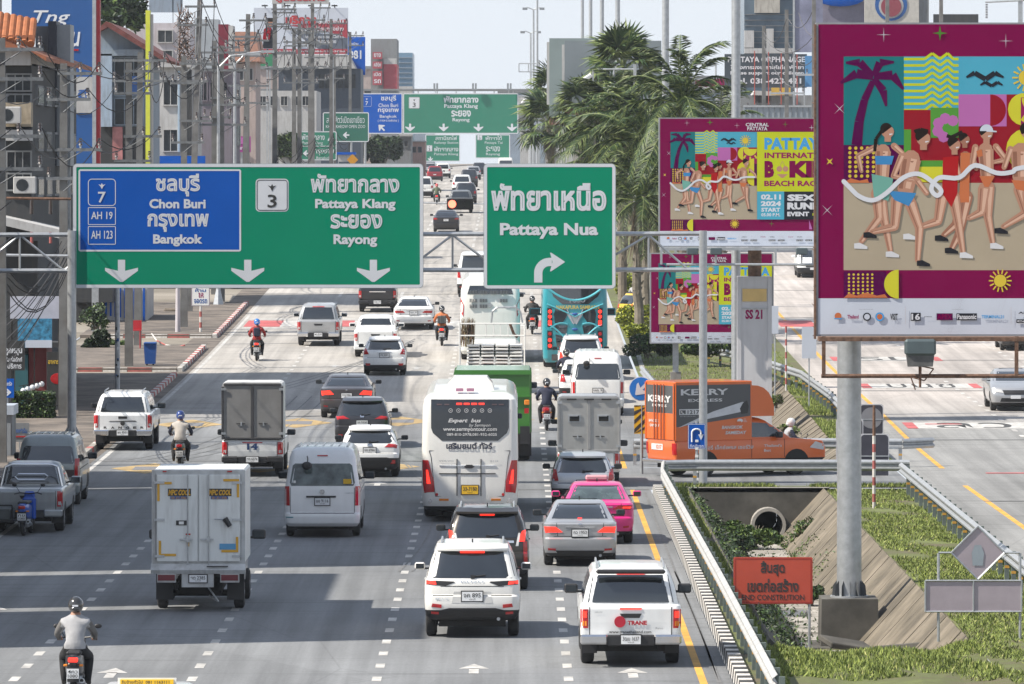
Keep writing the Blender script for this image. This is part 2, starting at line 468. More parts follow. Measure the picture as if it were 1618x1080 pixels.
# drain: bed, sloped sides made of cast slabs, headwalls, pipe mouth
g = MB()
g.quad((6.15, 124, -1.36), (7.75, 124, -1.36), (7.75, 186.6, -1.36), (6.15, 186.6, -1.36), BEDM)
g.quad((6.5, 202, -1.1), (8.5, 202, -1.1), (8.5, 256, -.9), (6.5, 256, -.9), BEDM)
drain = g.build('drain', kind='structure')
def slab(p, mat=SLOPEM, th=.12):
 a, b, c, d = [Vector(q) for q in p]
 n = (b - a).cross(d - a).normalized() * th
 k = MB(); k.add([a, b, c, d, a - n, b - n, c - n, d - n], [(0,1,2,3), (7,6,5,4), (0,4,5,1), (1,5,6,2), (2,6,7,3), (3,7,4,0)], mat)
 return k
y = 126.5; i = 0
while y < 186.5:
 y2 = min(y + 1.45, 186.6); j = rnd.uniform(-.015, .015)
 slab([(8.92 + j, y2, .02), (8.92 + j, y + .04, .02), (7.62 + j, y + .04, -1.40), (7.62 + j, y2, -1.40)]).build('slope_slab', drain)
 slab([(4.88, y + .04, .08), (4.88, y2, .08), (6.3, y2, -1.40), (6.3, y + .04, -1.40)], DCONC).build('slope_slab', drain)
 y = y2; i += 1
y = 202.0
while y < 256:
 y2 = y + 1.8; j = rnd.uniform(-.02, .02); z = zr(y)
 slab([(10.45 + j, y2, z + .05), (10.45 + j, y + .05, z + .05), (8.35 + j, y + .05, -1.2), (8.35 + j, y2, -1.2)]).build('slope_slab', drain)
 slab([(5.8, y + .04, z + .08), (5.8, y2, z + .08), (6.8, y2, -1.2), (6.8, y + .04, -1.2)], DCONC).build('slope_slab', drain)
 y = y2
y = 134.0; i = 0
while y < 180:              # broken bed slabs
 l = rnd.uniform(1.6, 3.2)
 if rnd.random() < .8:
  k = MB(); a = rnd.uniform(-.1, .1); k.box(6.45 + a, 7.55 + a, y, y + l - .12, -1.40, -1.33 + rnd.uniform(0, .06), BEDM, tx=.02, ty=.02)
  k.build('bed_slab', drain)
 y += l
k = MB()
n = 14; cx, cz, pr = 7.25, -.92, .40
ring = [(cx + pr * math.cos(R(180 - 180 * i / n)), cz + pr * math.sin(R(180 - 180 * i / n))) for i in range(n + 1)]
top = [(4.8 + 4.2 * i / n, .10) for i in range(n + 1)]
pts = [(cx - pr, -1.42)] + ring + [(cx + pr, -1.42)]
tops = [(4.8, -1.42)] + top + [(9.0, -1.42)]
for y in (186.6,):
 for i in range(len(pts) - 1):
  k.quad((pts[i][0], y, pts[i][1]), (pts[i+1][0], y, pts[i+1][1]), (tops[i+1][0], y, tops[i+1][1]), (tops[i][0], y, tops[i][1]), DCONC)
k.box(4.8, 9.0, 186.6, 186.9, -.02, .11, CONC)
k.build('headwall', drain)
k = MB()
for i in range(n * 2):
 a, b = R(360 * i / (n * 2)), R(360 * (i + 1) / (n * 2))
 for (r0, y0, r1, y1, mt) in ((pr + .0, 185.9, pr + .09, 185.9, CONC), (pr + .09, 185.9, pr + .09, 186.7, CONC), (pr, 186.9, pr, 185.9, CONC), (pr, 190, pr, 186.9, DARK)):
  k.quad((cx + r0 * math.cos(a), y0, cz + r0 * math.sin(a)), (cx + r0 * math.cos(b), y0, cz + r0 * math.sin(b)),
   (cx + r1 * math.cos(b), y1, cz + r1 * math.sin(b)), (cx + r1 * math.cos(a), y1, cz + r1 * math.sin(a)), mt)
k.tube((cx, 190, cz), (cx, 190.1, cz), pr, pr, 16, DARK)
k.build('culvert_pipe', drain)
k = MB(); k.box(5.6, 10.6, 255.5, 256, -1.2, zr(256) + .1, DCONC); k.box(5.0, 11, 201.6, 202.0, -1.2, .1, DCONC); k.build('headwall', drain)
# shallow water in the bed
WATER = M('shallow_water', (.10, .11, .11), .08, var=.3, spec=.8)
g = MB(); g.quad((6.3, 126, -1.345), (7.2, 126, -1.345), (7.0, 165, -1.345), (6.3, 165, -1.345), WATER)
g.build('water', kind='structure')

# painted lines and marks (each set a thin sheet on the road)
g = MB()
def mark(x0, x1, y0, y1, mat, dz=.004, skew=0.0):
 g.add([(x0, y0, zr(y0) + dz), (x1, y0, zr(y0) + dz), (x1 + skew, y1, zr(y1) + dz), (x0 + skew, y1, zr(y1) + dz)], [(0, 1, 2, 3)], mat)
S = 3.1
for x in (-8.97, -5.77, -2.44, 1.02):
 y = 112.0
 while y < 230:
  mark(x - .085, x + .085, y, y + 1.05, WLN); y += S
 y = 232
 while y < 330:
  mark(x - .08, x + .08, y, y + 1.3, WLN); y += 3.5
 while y < 900:
  mark(x - .08, x + .08, y, y + 6, WLN); y += 12
y = 110
while y < 330: mark(-12.86, -12.72, y, y + 3, WLN); y += 3
y = 110
while y < 300:
 if not 187 < y < 200: mark(3.36, 3.50, y, y + 2.5, YEL)
 y += 2.5
y = 110
while y < 700:
 if not 187 < y < 200: mark(13.0, 13.16, y, y + 5, YEL)
 y += 5
for x in (17.0, 21.0):
 y = 110
 while y < 330: mark(x - .08, x + .08, y, y + 1.1, WLN); y += 3.2
# lane arrows
def arrow(x, y, l=2.3):
 mark(x - .09, x + .09, y, y + l * .55, WLN)
 zz = lambda q: zr(q) + .004
 g.add([(x - .28, y + l * .5, zz(y + l * .5)), (x + .28, y + l * .5, zz(y + l * .5)), (x, y + l, zz(y + l))], [(0, 1, 2)], WLN)
for x, y in ((-7.3, 119), (-.7, 120), (2.2, 119), (-7.2, 163), (-10.8, 136), (-3.9, 190), (-7.3, 270), (-10.6, 277), (-3.9, 268), (-4.0, 318)):
 arrow(x, y)
# yellow speed-table diamonds with grey hearts
for x, y in ((-11.1, 226), (-7.4, 227), (-3.9, 228), (-.4, 229), (-11.0, 200), (-7.6, 200.5), (-4.0, 201), (2.2, 229), (2.6, 246)):
 z = lambda q, d=.006: zr(q) + d
 hx, hy = 1.2, 3.0
 g.add([(x - hx, y, z(y)), (x, y - hy, z(y - hy)), (x + hx, y, z(y)), (x, y + hy, z(y + hy))], [(0, 1, 2, 3)], M('worn_yellow_table', (.40, .285, .13), .8, var=.5, scale=1.2, dirt=.3))
 g.add([(x - .5, y - 1, z(y - 1, .01)), (x + .5, y - 1, z(y - 1, .01)), (x + .5, y + 1, z(y + 1, .01)), (x - .5, y + 1, z(y + 1, .01))], [(0, 1, 2, 3)],
  M('grey_patch', (.17, .17, .18), .8))
# red and white crossings
for x0, x1 in ((-12.6, 3.6), (12.6, 26)):
 x = x0; i = 0
 mark(x0, x1, 306.5, 307.5, WLN, .006); mark(x0, x1, 316.0, 317.0, WLN, .006)
 while x < x1:
  mark(x, min(x + 1.7, x1), 308.5, 315, REDP if i % 2 == 0 else WLN, .006); x += 1.7; i += 1
# white bands with painted speed words on the side road
DMK = M('faded_black_paint', (.06, .06, .06), .8, var=.5)
for (yb, sk, w) in ((gy(677), 'ลว', 0), (gy(613), 'บนช', 0), (gy(570), 'รน', 0)):
 x0 = 13.7; x1 = 17.9; l = 3.6
 mark(x0, x1, yb, yb + l, WLN, .006)
 mark(x0 - .25, x0 + .12, yb, yb + l, REDP, .009); mark(x1 - .2, x1 + .15, yb, yb + l, REDP, .009)
 vs, fs = text_mesh(sk, .0)
 g.add([(x0 + .8 + 2.6 * u, yb + .3 + (l - .6) * v, zr(yb) + .012 + (zr(yb + l) - zr(yb)) * v) for u, v, d in vs], fs, DMK)
for yb in (197.0, 226.0): mark(14.2, 15.5, yb, yb + .5, REDP, .009)
mk = g.build('road_marking', kind='structure')
# dark tyre scuffs and tar joints that sweep over the lanes
g = MB(); TAR = M('tar_seal', (.155, .155, .155), .75, var=.4)
def scuff(p, w, n=14):
 (x0, y0), (x1, y1), (x2, y2) = p; L = []
 for i in range(n + 1):
  t = i / n; x = (1-t)**2*x0 + 2*t*(1-t)*x1 + t*t*x2; y = (1-t)**2*y0 + 2*t*(1-t)*y1 + t*t*y2; L.append((x, y))
 for i in range(n):
  (xa, ya), (xb, yb) = L[i], L[i+1]
  g.add([(xa, ya, zr(ya) + .008), (xa + w, ya, zr(ya) + .008), (xb + w, yb, zr(yb) + .008), (xb, yb, zr(yb) + .008)], [(0,1,2,3)], TAR)
for i in range(4):
 o = i * .55
 scuff([(-12 + o, 205), (-9 + o, 215), (-8.6 + o, 246)], .05)
for i in range(3): scuff([(-9.4 + i*.4, 252), (-7.8 + i*.4, 262), (-4.4, 292 + i*2)], .06)
for i in range(2): scuff([(-2.6 + i*.3, 150), (-1.2 + i*.3, 178), (-3.6, 206 + i)], .05)
scuff([(3.72, 112), (3.66, 150), (3.74, 186)], .05, 24); scuff([(3.62, 112), (3.80, 130), (3.68, 150)], .04, 24)
for Y in (204.2, 187.5, 299, 322, 345, 372, 398, 430):
 g.quad((-13, Y, zr(Y) + .009), (3.9, Y, zr(Y) + .009), (3.9, Y + .35, zr(Y + .35) + .009), (-13, Y + .35, zr(Y + .35) + .009), TAR)
for Y in (166, 181, 217, 250, 276, 318, 350):
 g.quad((13, Y, zr(Y) + .009), (30, Y, zr(Y) + .009), (30, Y + .3, zr(Y + .3) + .009), (13, Y + .3, zr(Y + .3) + .009), TAR)
g.build('tar_joint', kind='structure')
# ---------------- gantries, signs, billboards, rails, poles ----------------
GREEN = M('sign_green', (.0, .235, .13), .6, var=.05, scale=.7, spec=.08)
GREEN2 = M('faded_sign_green', (.02, .19, .12), .5, var=.05, scale=1)
BLUE = M('sign_blue', (.002, .085, .42), .6, var=.05, scale=1, spec=.12)
def rrect(x0, x1, z0, z1, r, n=4):
 out = []
 for cx, cz, a0 in ((x1 - r, z0 + r, -90), (x1 - r, z1 - r, 0), (x0 + r, z1 - r, 90), (x0 + r, z0 + r, 180)):
  for i in range(n + 1):
   a = R(a0 + 90 * i / n); out.append((cx + r * math.cos(a), cz + r * math.sin(a)))
 return out
def frame_ring(mb, x0, x1, z0, z1, r, w, y, mat):
 a = rrect(x0, x1, z0, z1, r); b = rrect(x0 + w, x1 - w, z0 + w, z1 - w, max(r - w, .01))
 n = len(a)
 for i in range(n):
  mb.add([(a[i][0], y, a[i][1]), (a[(i+1) % n][0], y, a[(i+1) % n][1]), (b[(i+1) % n][0], y, b[(i+1) % n][1]), (b[i][0], y, b[i][1])], [(0, 1, 2, 3)], mat)
def down_arrow(mb, cx, ztop, zbot, w, y, mat, ang=0.0):
 h = ztop - zbot; s = w * .22
 p = [(-s/2, h/2), (s/2, h/2), (s/2, 0), (w/2, h*.14), (w/2, .0), (.04*w, -h/2), (-.04*w, -h/2), (-w/2, .0), (-w/2, h*.14), (-s/2, 0)]
 c, sn = math.cos(ang), math.sin(ang); cz = (ztop + zbot) / 2
 p = [(cx + x * c - z * sn, cz + x * sn + z * c) for x, z in p]
 # split in convex bits: shaft and head halves
 mb.flat([p[0], p[9], p[2], p[1]], y, mat)
 mb.flat([p[9], p[8], p[7], p[6], p[5], p[4], p[3], p[2]], y, mat)
class Art:
 """draws on a flat board using the picture's own units; layers step forward 4 mm each"""
 def __init__(s, X0, Z0, k, y):   # X0,Z0: place of unit origin; k: units per metre
  s.X, s.Z, s.k, s.y = X0, Z0, k, y
 def p(s, u, v): return (s.X + u / s.k, s.Z + v / s.k)
class Board(Art): pass
def shield(mb, ax, x0, x1, z0, z1, y, num, dark):
 frame = INK if dark else SIGNW
 if dark:
  mb.flat(rrect(x0, x1, z0, z1, .11), y, SIGNW); frame_ring(mb, x0 + .03, x1 - .03, z0 + .03, z1 - .03, .09, .02, y - .004, INK)
 else: frame_ring(mb, x0, x1, z0, z1, .11, .022, y, SIGNW)
 w = x1 - x0; h = z1 - z0; cx = (x0 + x1) / 2
 letters(mb, num, cx - w * .14, cx + w * .14, z0 + h * .12, z0 + h * .52, y - .006, frame, .015)
 zz = z0 + h * .72
 mb.flat([(cx, zz - h*.11), (cx + w*.05, zz + .0), (cx + w*.13, zz + h*.08), (cx + w*.04, zz + h*.05), (cx, zz + h*.12), (cx - w*.04, zz + h*.05), (cx - w*.13, zz + h*.08), (cx - w*.05, zz)], y - .006, frame)
def sign_panel(parent, x0, x1, z0, z1, mat, name='panel', r=.12, rim=.09, th=.06):
 mb = MB(); o = rrect(x0, x1, z0, z1, r)
 mb.prism(o, 0, th, STEEL)
 mb.flat(rrect(x0 + .01, x1 - .01, z0 + .01, z1 - .01, r), -.003, mat)
 frame_ring(mb, x0 + .012, x1 - .012, z0 + .012, z1 - .012, r, rim, -.008, SIGNW)
 return mb.build(name, parent)

YG = 190.0; KG = F / YG
def gx(px): return (px - CX) / KG
def gz(py): return CAMH - (py - HY) / KG
gan = thing('sign_gantry', 'grey steel truss gantry spanning the whole road and carrying the two big signs', 'sign gantry', (0, YG, 0))
for px, r, zb in ((113.5, .125, .14), (1111, .115, .0)):
 m = MB(); m.tube((gx(px), 0, zb - (0 if px < 500 else .55)), (gx(px), 0, gz(364)), r + .01, r, 14, STEEL)
 for i in range(6):
  a = R(60 * i); c, s_ = math.cos(a), math.sin(a); zb2 = gz(692) if px < 500 else gz(793)
  m.add([(gx(px) + c * r, s_ * r, zb2), (gx(px) + c * (r + .17), s_ * (r + .17), zb2), (gx(px) + c * r, s_ * r, zb2 + .35)], [(0, 1, 2)], STEEL)
 m.tube((gx(px), 0, zb2 - .03), (gx(px), 0, zb2), r + .2, r + .2, 14, STEEL)
 m.build('post', gan, smooth=40)
m = MB(); x = gx(1116); m.box(x - .42, x + .38, -.38, .38, -1.3, gz(793) - .03, CONC, tx=.05); m.build('footing', gan)
for py, nm in ((371, 'chord'), (428, 'chord')):
 for dy in (.28, .75):
  m = MB(); m.tube((gx(-60), dy, gz(py)), (gx(1111), dy, gz(py - 2)), .062, .062, 8, STEEL); m.build(nm, gan, smooth=40)
xs = [gx(p) for p in (-40, 30, 100, 165, 230, 300, 370, 440, 510, 580, 640, 715, 790, 860, 930, 1025, 1090)]
for i in range(len(xs) - 1):
 for dy in (.28,):
  m = MB()
  if i % 2 == 0: m.tube((xs[i], dy, gz(428)), (xs[i + 1], dy, gz(371)), .04, .04, 6, STEEL)
  else: m.tube((xs[i], dy, gz(371)), (xs[i + 1], dy, gz(428)), .04, .04, 6, STEEL)
  m.build('brace', gan)
 if i % 2 == 0:
  m = MB(); m.tube((xs[i + 1], .28, gz(428)), (xs[i + 1], .28, gz(371)), .035, .035, 6, STEEL); m.build('brace', gan)
# the wide sign
S1 = thing('road_sign', 'wide green direction sign with a blue Chon Buri and Bangkok panel and three down arrows', 'road sign', (0, YG, 0))
sign_panel(S1, gx(115), gx(669), gz(455), gz(258), GREEN)
m = MB(); m.flat(rrect(gx(124), gx(381), gz(397), gz(267), .06), -.006, BLUE)
SX = S1
frame_ring(m, gx(124), gx(381), gz(397), gz(267), .06, .05, -.009, SIGNW); m.build('blue_panel', S1)
m = MB()
def tl(s, x0, x1, y0, y1, mat=SIGNW, bold=.02, tube=False, yy=-.011):
 q = MB(); letters(q, s, gx(x0), gx(x1), gz(y1), gz(y0), yy, mat, bold, tube); q.build('lettering', SX)
tl('ชลบุรี', 246, 316, 274, 310, bold=.035, tube=True); tl('กรุงเทพ', 233, 330, 337, 366, bold=.035, tube=True)
tl('Chon Buri', 236, 325, 314, 329, bold=.036, tube=True); tl('Bangkok', 242, 320, 370, 389, bold=.036, tube=True)
tl('พัทยากลาง', 491, 631, 274, 304, bold=.035, tube=True); tl('ระยอง', 522, 604, 338, 361, bold=.035, tube=True)
tl('Pattaya Klang', 498, 625, 314, 333, bold=.036, tube=True); tl('Rayong', 527, 596, 370, 390, bold=.036, tube=True)
for ya, yb, t in ((327, 355, 'AH 19'), (357, 386, 'AH 123')):
 frame_ring(m, gx(139), gx(183), gz(yb), gz(ya), .03, .02, -.010, SIGNW)
 tl(t, 144, 178, ya + 7, yb - 9, bold=.015)
shield(m, 0, gx(139), gx(183), gz(325), gz(282), -.010, '7', False)
shield(m, 0, gx(404), gx(456), gz(334), gz(282), -.006, '3', True)
m.build('route_shield', S1)
for px in (192, 391.5, 590):
 m = MB(); down_arrow(m, gx(px), gz(410), gz(445), .95, -.006, SIGNW); m.build('arrow', S1)
S2 = thing('road_sign', 'green Pattaya Nua sign with a right-turning arrow', 'road sign', (0, YG, 0))
sign_panel(S2, gx(764), gx(973), gz(456), gz(258), GREEN)
SX = S2
m = MB()
tl('พัทยาเหนือ', 776, 958, 289, 333, bold=.038, tube=True); tl('Pattaya Nua', 790, 945, 352, 377, bold=.038, tube=True)
m = MB(); a = []; b_ = []
for i in range(9):
 t = R(180 - 90 * i / 8); a.append((gx(868) + .44 * math.cos(t), gz(431) + .44 * math.sin(t))); b_.append((gx(868) + .2 * math.cos(t), gz(431) + .2 * math.sin(t)))
a = [(a[0][0], gz(446))] + a + [(gx(872), a[-1][1])]; b_ = [(b_[0][0], gz(446))] + b_ + [(gx(872), b_[-1][1])]
for i in range(len(a) - 1): m.flat([a[i], b_[i], b_[i+1], a[i+1]], -.006, SIGNW)
zc = (a[-1][1] + b_[-1][1]) / 2
m.flat([(gx(871), zc + .27), (gx(869), zc + .27), (gx(873), zc), (gx(869), zc - .27), (gx(871), zc - .27), (gx(893), zc)], -.007, SIGNW)
m.build('arrow', S2)

# ---- signs further along ----
def far_sign(label, x0, x1, y0, y1, Y, mat, lines, arrows=(), posts=(), shields=(), panel=None):
 k = F / Y; fx = lambda p: (p - CX) / k; fz = lambda p: CAMH - (p - HY) / k
 t = thing('road_sign', label, 'road sign', (0, Y, 0))
 sign_panel(t, fx(x0), fx(x1), fz(y1), fz(y0), mat, r=.15, rim=1.3 / k, th=.08)
 for (s, a, b, c, d, bo) in lines: m = MB(); letters(m, s, fx(a), fx(b), fz(d), fz(c), -.010, SIGNW, bo); m.build('lettering', t)
 for (px, c, d, w, ang) in arrows: m = MB(); down_arrow(m, fx(px), fz(c), fz(d), w / k, -.02, SIGNW, R(ang)); m.build('arrow', t)
 for (a, b, c, d, n, dk) in shields: m = MB(); shield(m, 0, fx(a), fx(b), fz(d), fz(c), -.02, n, dk); m.build('route_shield', t)
 for px in posts:
  m = MB(); m.tube((fx(px), .12, zr(Y)), (fx(px), .12, fz(y0) - .1), .11, .10, 8, STEEL); m.build('post', t)
 return t
far_sign('green four-arrow Pattaya Klang and Rayong sign high over the far road', 637, 819, 147, 211, 760, GREEN2,
  [('พัทยากลาง', 701, 756, 151, 162, .03), ('Pattaya Klang', 702, 755, 164, 172, .02), ('ระยอง', 713, 744, 174, 184, .03), ('Rayong', 715, 742, 186, 193, .02)],
  [(648, 195, 207, 15, 0), (701, 195, 207, 15, 0), (756, 195, 207, 15, 0), (809, 195, 207, 15, 0)], shields=[(646, 663, 153, 171, '3', True)])
far_sign('blue Chon Buri and Bangkok sign with slanting arrow beside the far green one', 569, 636, 147, 211, 760, BLUE,
  [('ชลบุรี', 602, 626, 150, 161, .02), ('Chon Buri', 598, 629, 163, 169, .01), ('กรุงเทพ', 597, 630, 171, 179, .02), ('Bangkok', 600, 627, 181, 187, .01), ('( ทางหลวงพิเศษ )', 597, 630, 188, 193, 0)],
  [(603, 195, 208, 12, 225)], posts=(), shields=[(572, 587, 152, 168, '7', False)])
fg = thing('sign_gantry', 'pale far gantry carrying the blue and green overhead signs', 'sign gantry', (0, 760.4, 0))
k2 = F / 760.4
for px in (570, 838):
 m = MB(); m.tube(((px - CX) / k2, 0, zr(760)), ((px - CX) / k2, 0, CAMH + (HY - 150) / k2), .25, .2, 8, STEEL); m.build('post', fg)
for py in (152, 168, 205):
 m = MB(); m.tube(((500 - CX) / k2, 0, CAMH + (HY - py) / k2), ((845 - CX) / k2, 0, CAMH + (HY - py) / k2), .12, .12, 6, STEEL); m.build('chord', fg)
for px in range(505, 570, 22):
 m = MB(); m.tube(((px - CX) / k2, 0, CAMH + (HY - 168) / k2), ((px + 14 - CX) / k2, 0, CAMH + (HY - 152) / k2), .07, .07, 5, STEEL); m.build('brace', fg)
for px in range(820, 845, 12):
 m = MB(); m.tube(((px - CX) / k2, 0, CAMH + (HY - 168) / k2), ((px + 12 - CX) / k2, 0, CAMH + (HY - 152) / k2), .07, .07, 5, STEEL); m.build('brace', fg)
for i, px in enumerate((688, 749, 804)):
 c = thing('gantry_camera', ('grey twin box on a short stand above the left end of the far green sign', 'grey twin box on a short stand above the middle of the far green sign', 'grey twin box on a short stand above the right end of the far green sign')[i], 'traffic camera', ((px - CX) / k2, 759.6, CAMH + (HY - 147) / k2), group='boxes standing on the far gantry')
 for dx in (-.22, .1):
  m = MB(); m.box(dx, dx + .22, -.1, .1, .35, 1.15, M('grey_box', (.22, .24, .26), .6), ty=.02); m.build('housing', c)
 m = MB(); m.tube((0, 0, 0), (0, 0, .4), .05, .05, 6, STEEL); m.build('bracket', c)
far_sign('pale green railway station sign behind the far gantry, left of the pair', 672, 727, 212, 255, 900, GREEN2,
  [('สถานีรถไฟ', 688, 722, 214, 221, .01), ('Railway Station', 686, 724, 223, 228, 0), ('พัทยากลาง', 686, 724, 231, 239, .01), ('Pattaya Klang', 686, 724, 241, 246, 0)],
  [(680, 247, 254, 8, 0)], shields=[(674, 683, 229, 239, '3', True)])
far_sign('pale green Pattaya Tai sign behind the far gantry, right of the pair', 751, 806, 212, 250, 900, GREEN2,
  [('พัทยาใต้', 767, 793, 214, 221, .01), ('Pattaya Tai', 766, 794, 223, 228, 0), ('ระยอง', 768, 790, 231, 239, .01), ('Rayong', 768, 790, 241, 246, 0)],
  [], shields=[(754, 762, 212, 221, '3', True)])
DGREEN = M('shaded_old_sign_green', (.02, .13, .09), .5, var=.08)
far_sign('dark green open zoo sign with a left arrow on the far verge', 510, 583, 177, 224, 600, DGREEN,
  [('สวนสัตว์เปิดเขาเขียว', 516, 576, 183, 194, .0), ('KHAO KHEOW OPEN ZOO', 515, 577, 197, 202, 0)], [(547, 208, 218, 10, -90)], posts=(555, 577))
t = far_sign('green two-row direction sign with up and left arrows on the far verge', 473, 532, 207, 253, 560, GREEN2,
  [('พัทยากลาง', 477, 513, 211, 221, .01), ('Pattaya Klang', 478, 510, 223, 229, 0), ('กรุงเทพ', 496, 528, 235, 245, .01), ('Bangkok', 500, 522, 247, 252, 0)],
  [(523, 213, 228, 10, 180), (484, 237, 247, 10, -90)], posts=(492, 524))
m = MB(); kx = F / 560; m.box((474 - CX) / kx, (531 - CX) / kx, -.02, -.01, CAMH - (231 - HY) / kx, CAMH - (230 - HY) / kx, SIGNW); m.build('divider', t)
far_sign('blue direction sign half hidden behind the utility poles', 470, 513, 153, 201, 700, BLUE,
  [('ชลบุรี', 484, 508, 156, 164, .01), ('Chon Buri', 478, 510, 167, 172, 0), ('กรุงเทพ', 480, 508, 175, 183, .01)], [(487, 187, 198, 9, 225)], posts=(508,))
far_sign('tiny green far sign low at the left of the paired signs', 643, 652, 219, 236, 880, GREEN2, [('ทางออก', 644, 651, 222, 228, 0)], posts=(645,))

# horizontal traffic light on a long arm
tlm = thing('traffic_light', 'horizontal traffic light showing red on a long thin arm over the road', 'traffic light', (0, 247, 0))
k3 = F / 247.0; hx = lambda p: (p - CX) / k3; hz = lambda p: CAMH - (p - HY) / k3
POLEW = M('stickered_white_pole', (.50, .51, .52), .5, var=.25, scale=5, dirt=.5)
m = MB(); m.tube((hx(185.5), 0, zr(247)), (hx(185.5), 0, hz(300)), .10, .085, 10, POLEW)
for i in range(14):
 a = rnd.uniform(zr(247) + .2, hz(520)); m.box(hx(185.5) - .06 + .05*(i % 2), hx(185.5) + .0 + .06*(i % 2), -.108, -.09, a, a + rnd.uniform(.04, .12), (INK, WHITE, BLUEINK)[i % 3])
m.build('pole', tlm, smooth=40)
m = MB(); m.tube((hx(185.5), 0, hz(312)), (hx(765), 0, hz(322)), .04, .025, 6, STEEL); m.build('arm', tlm)
m = MB(); m.bbox(hx(706), hx(748), -.15, .1, hz(331), hz(313), BLACK, .02); m.build('housing', tlm)
for i, px in enumerate((714.5, 727.5, 740)):
 m = MB(); cz = hz(322); mt = glow('red_signal', (1, .16, .09), 2.6) if i == 0 else M('dark_signal_lens', (.03, .035, .03), .3)
 m.tube((hx(px), -.19, cz), (hx(px), -.15, cz), .15, .15, 16, mt); m.build('lens', tlm)
 m = MB()
 for j in range(8):
  a, b = R(200 - 27 * j), R(200 - 27 * (j + 1))
  m.quad((hx(px) + .16 * math.cos(a), -.36, cz + .16 * math.sin(a)), (hx(px) + .16 * math.cos(b), -.36, cz + .16 * math.sin(b)),
   (hx(px) + .16 * math.cos(b), -.15, cz + .16 * math.sin(b)), (hx(px) + .16 * math.cos(a), -.15, cz + .16 * math.sin(a)), BLACK)
 m.build('hood', tlm)

# ---- the beach race poster, drawn in units of the big board (745 x 490) ----
PC = {k: M('print_' + k, v, .6, var=.07, scale=.8, spec=.05) for k, v in dict(
 magenta=(.175, .0, .055), teal=(.012, .16, .17), cyan=(.07, .34, .47), yellow=(.55, .52, .035), red=(.26, .008, .018), purple=(.08, .0, .055),
 green=(.08, .27, .04), pink=(.42, .13, .36), sand=(.38, .32, .235), white=(.60, .61, .65), skinl=(.60, .38, .28), skind=(.26, .12, .08), skin=(.42, .22, .15), skin2=(.32, .15, .10), hair=(.018, .012, .010),
 blue=(.05, .22, .46), aqua=(.15, .36, .30), swim=(.38, .012, .015), orange=(.50, .15, .06), shoe=(.60, .60, .62), shoeb=(.02, .02, .025),
 lime=(.47, .52, .02), dark=(.02, .022, .03), plum=(.26, .01, .09), sky=(.06, .30, .62), star=(.5, .5, .55), gstar=(.07, .20, .03), gold=(.6, .45, .05), pale=(.52, .56, .64)).items()}
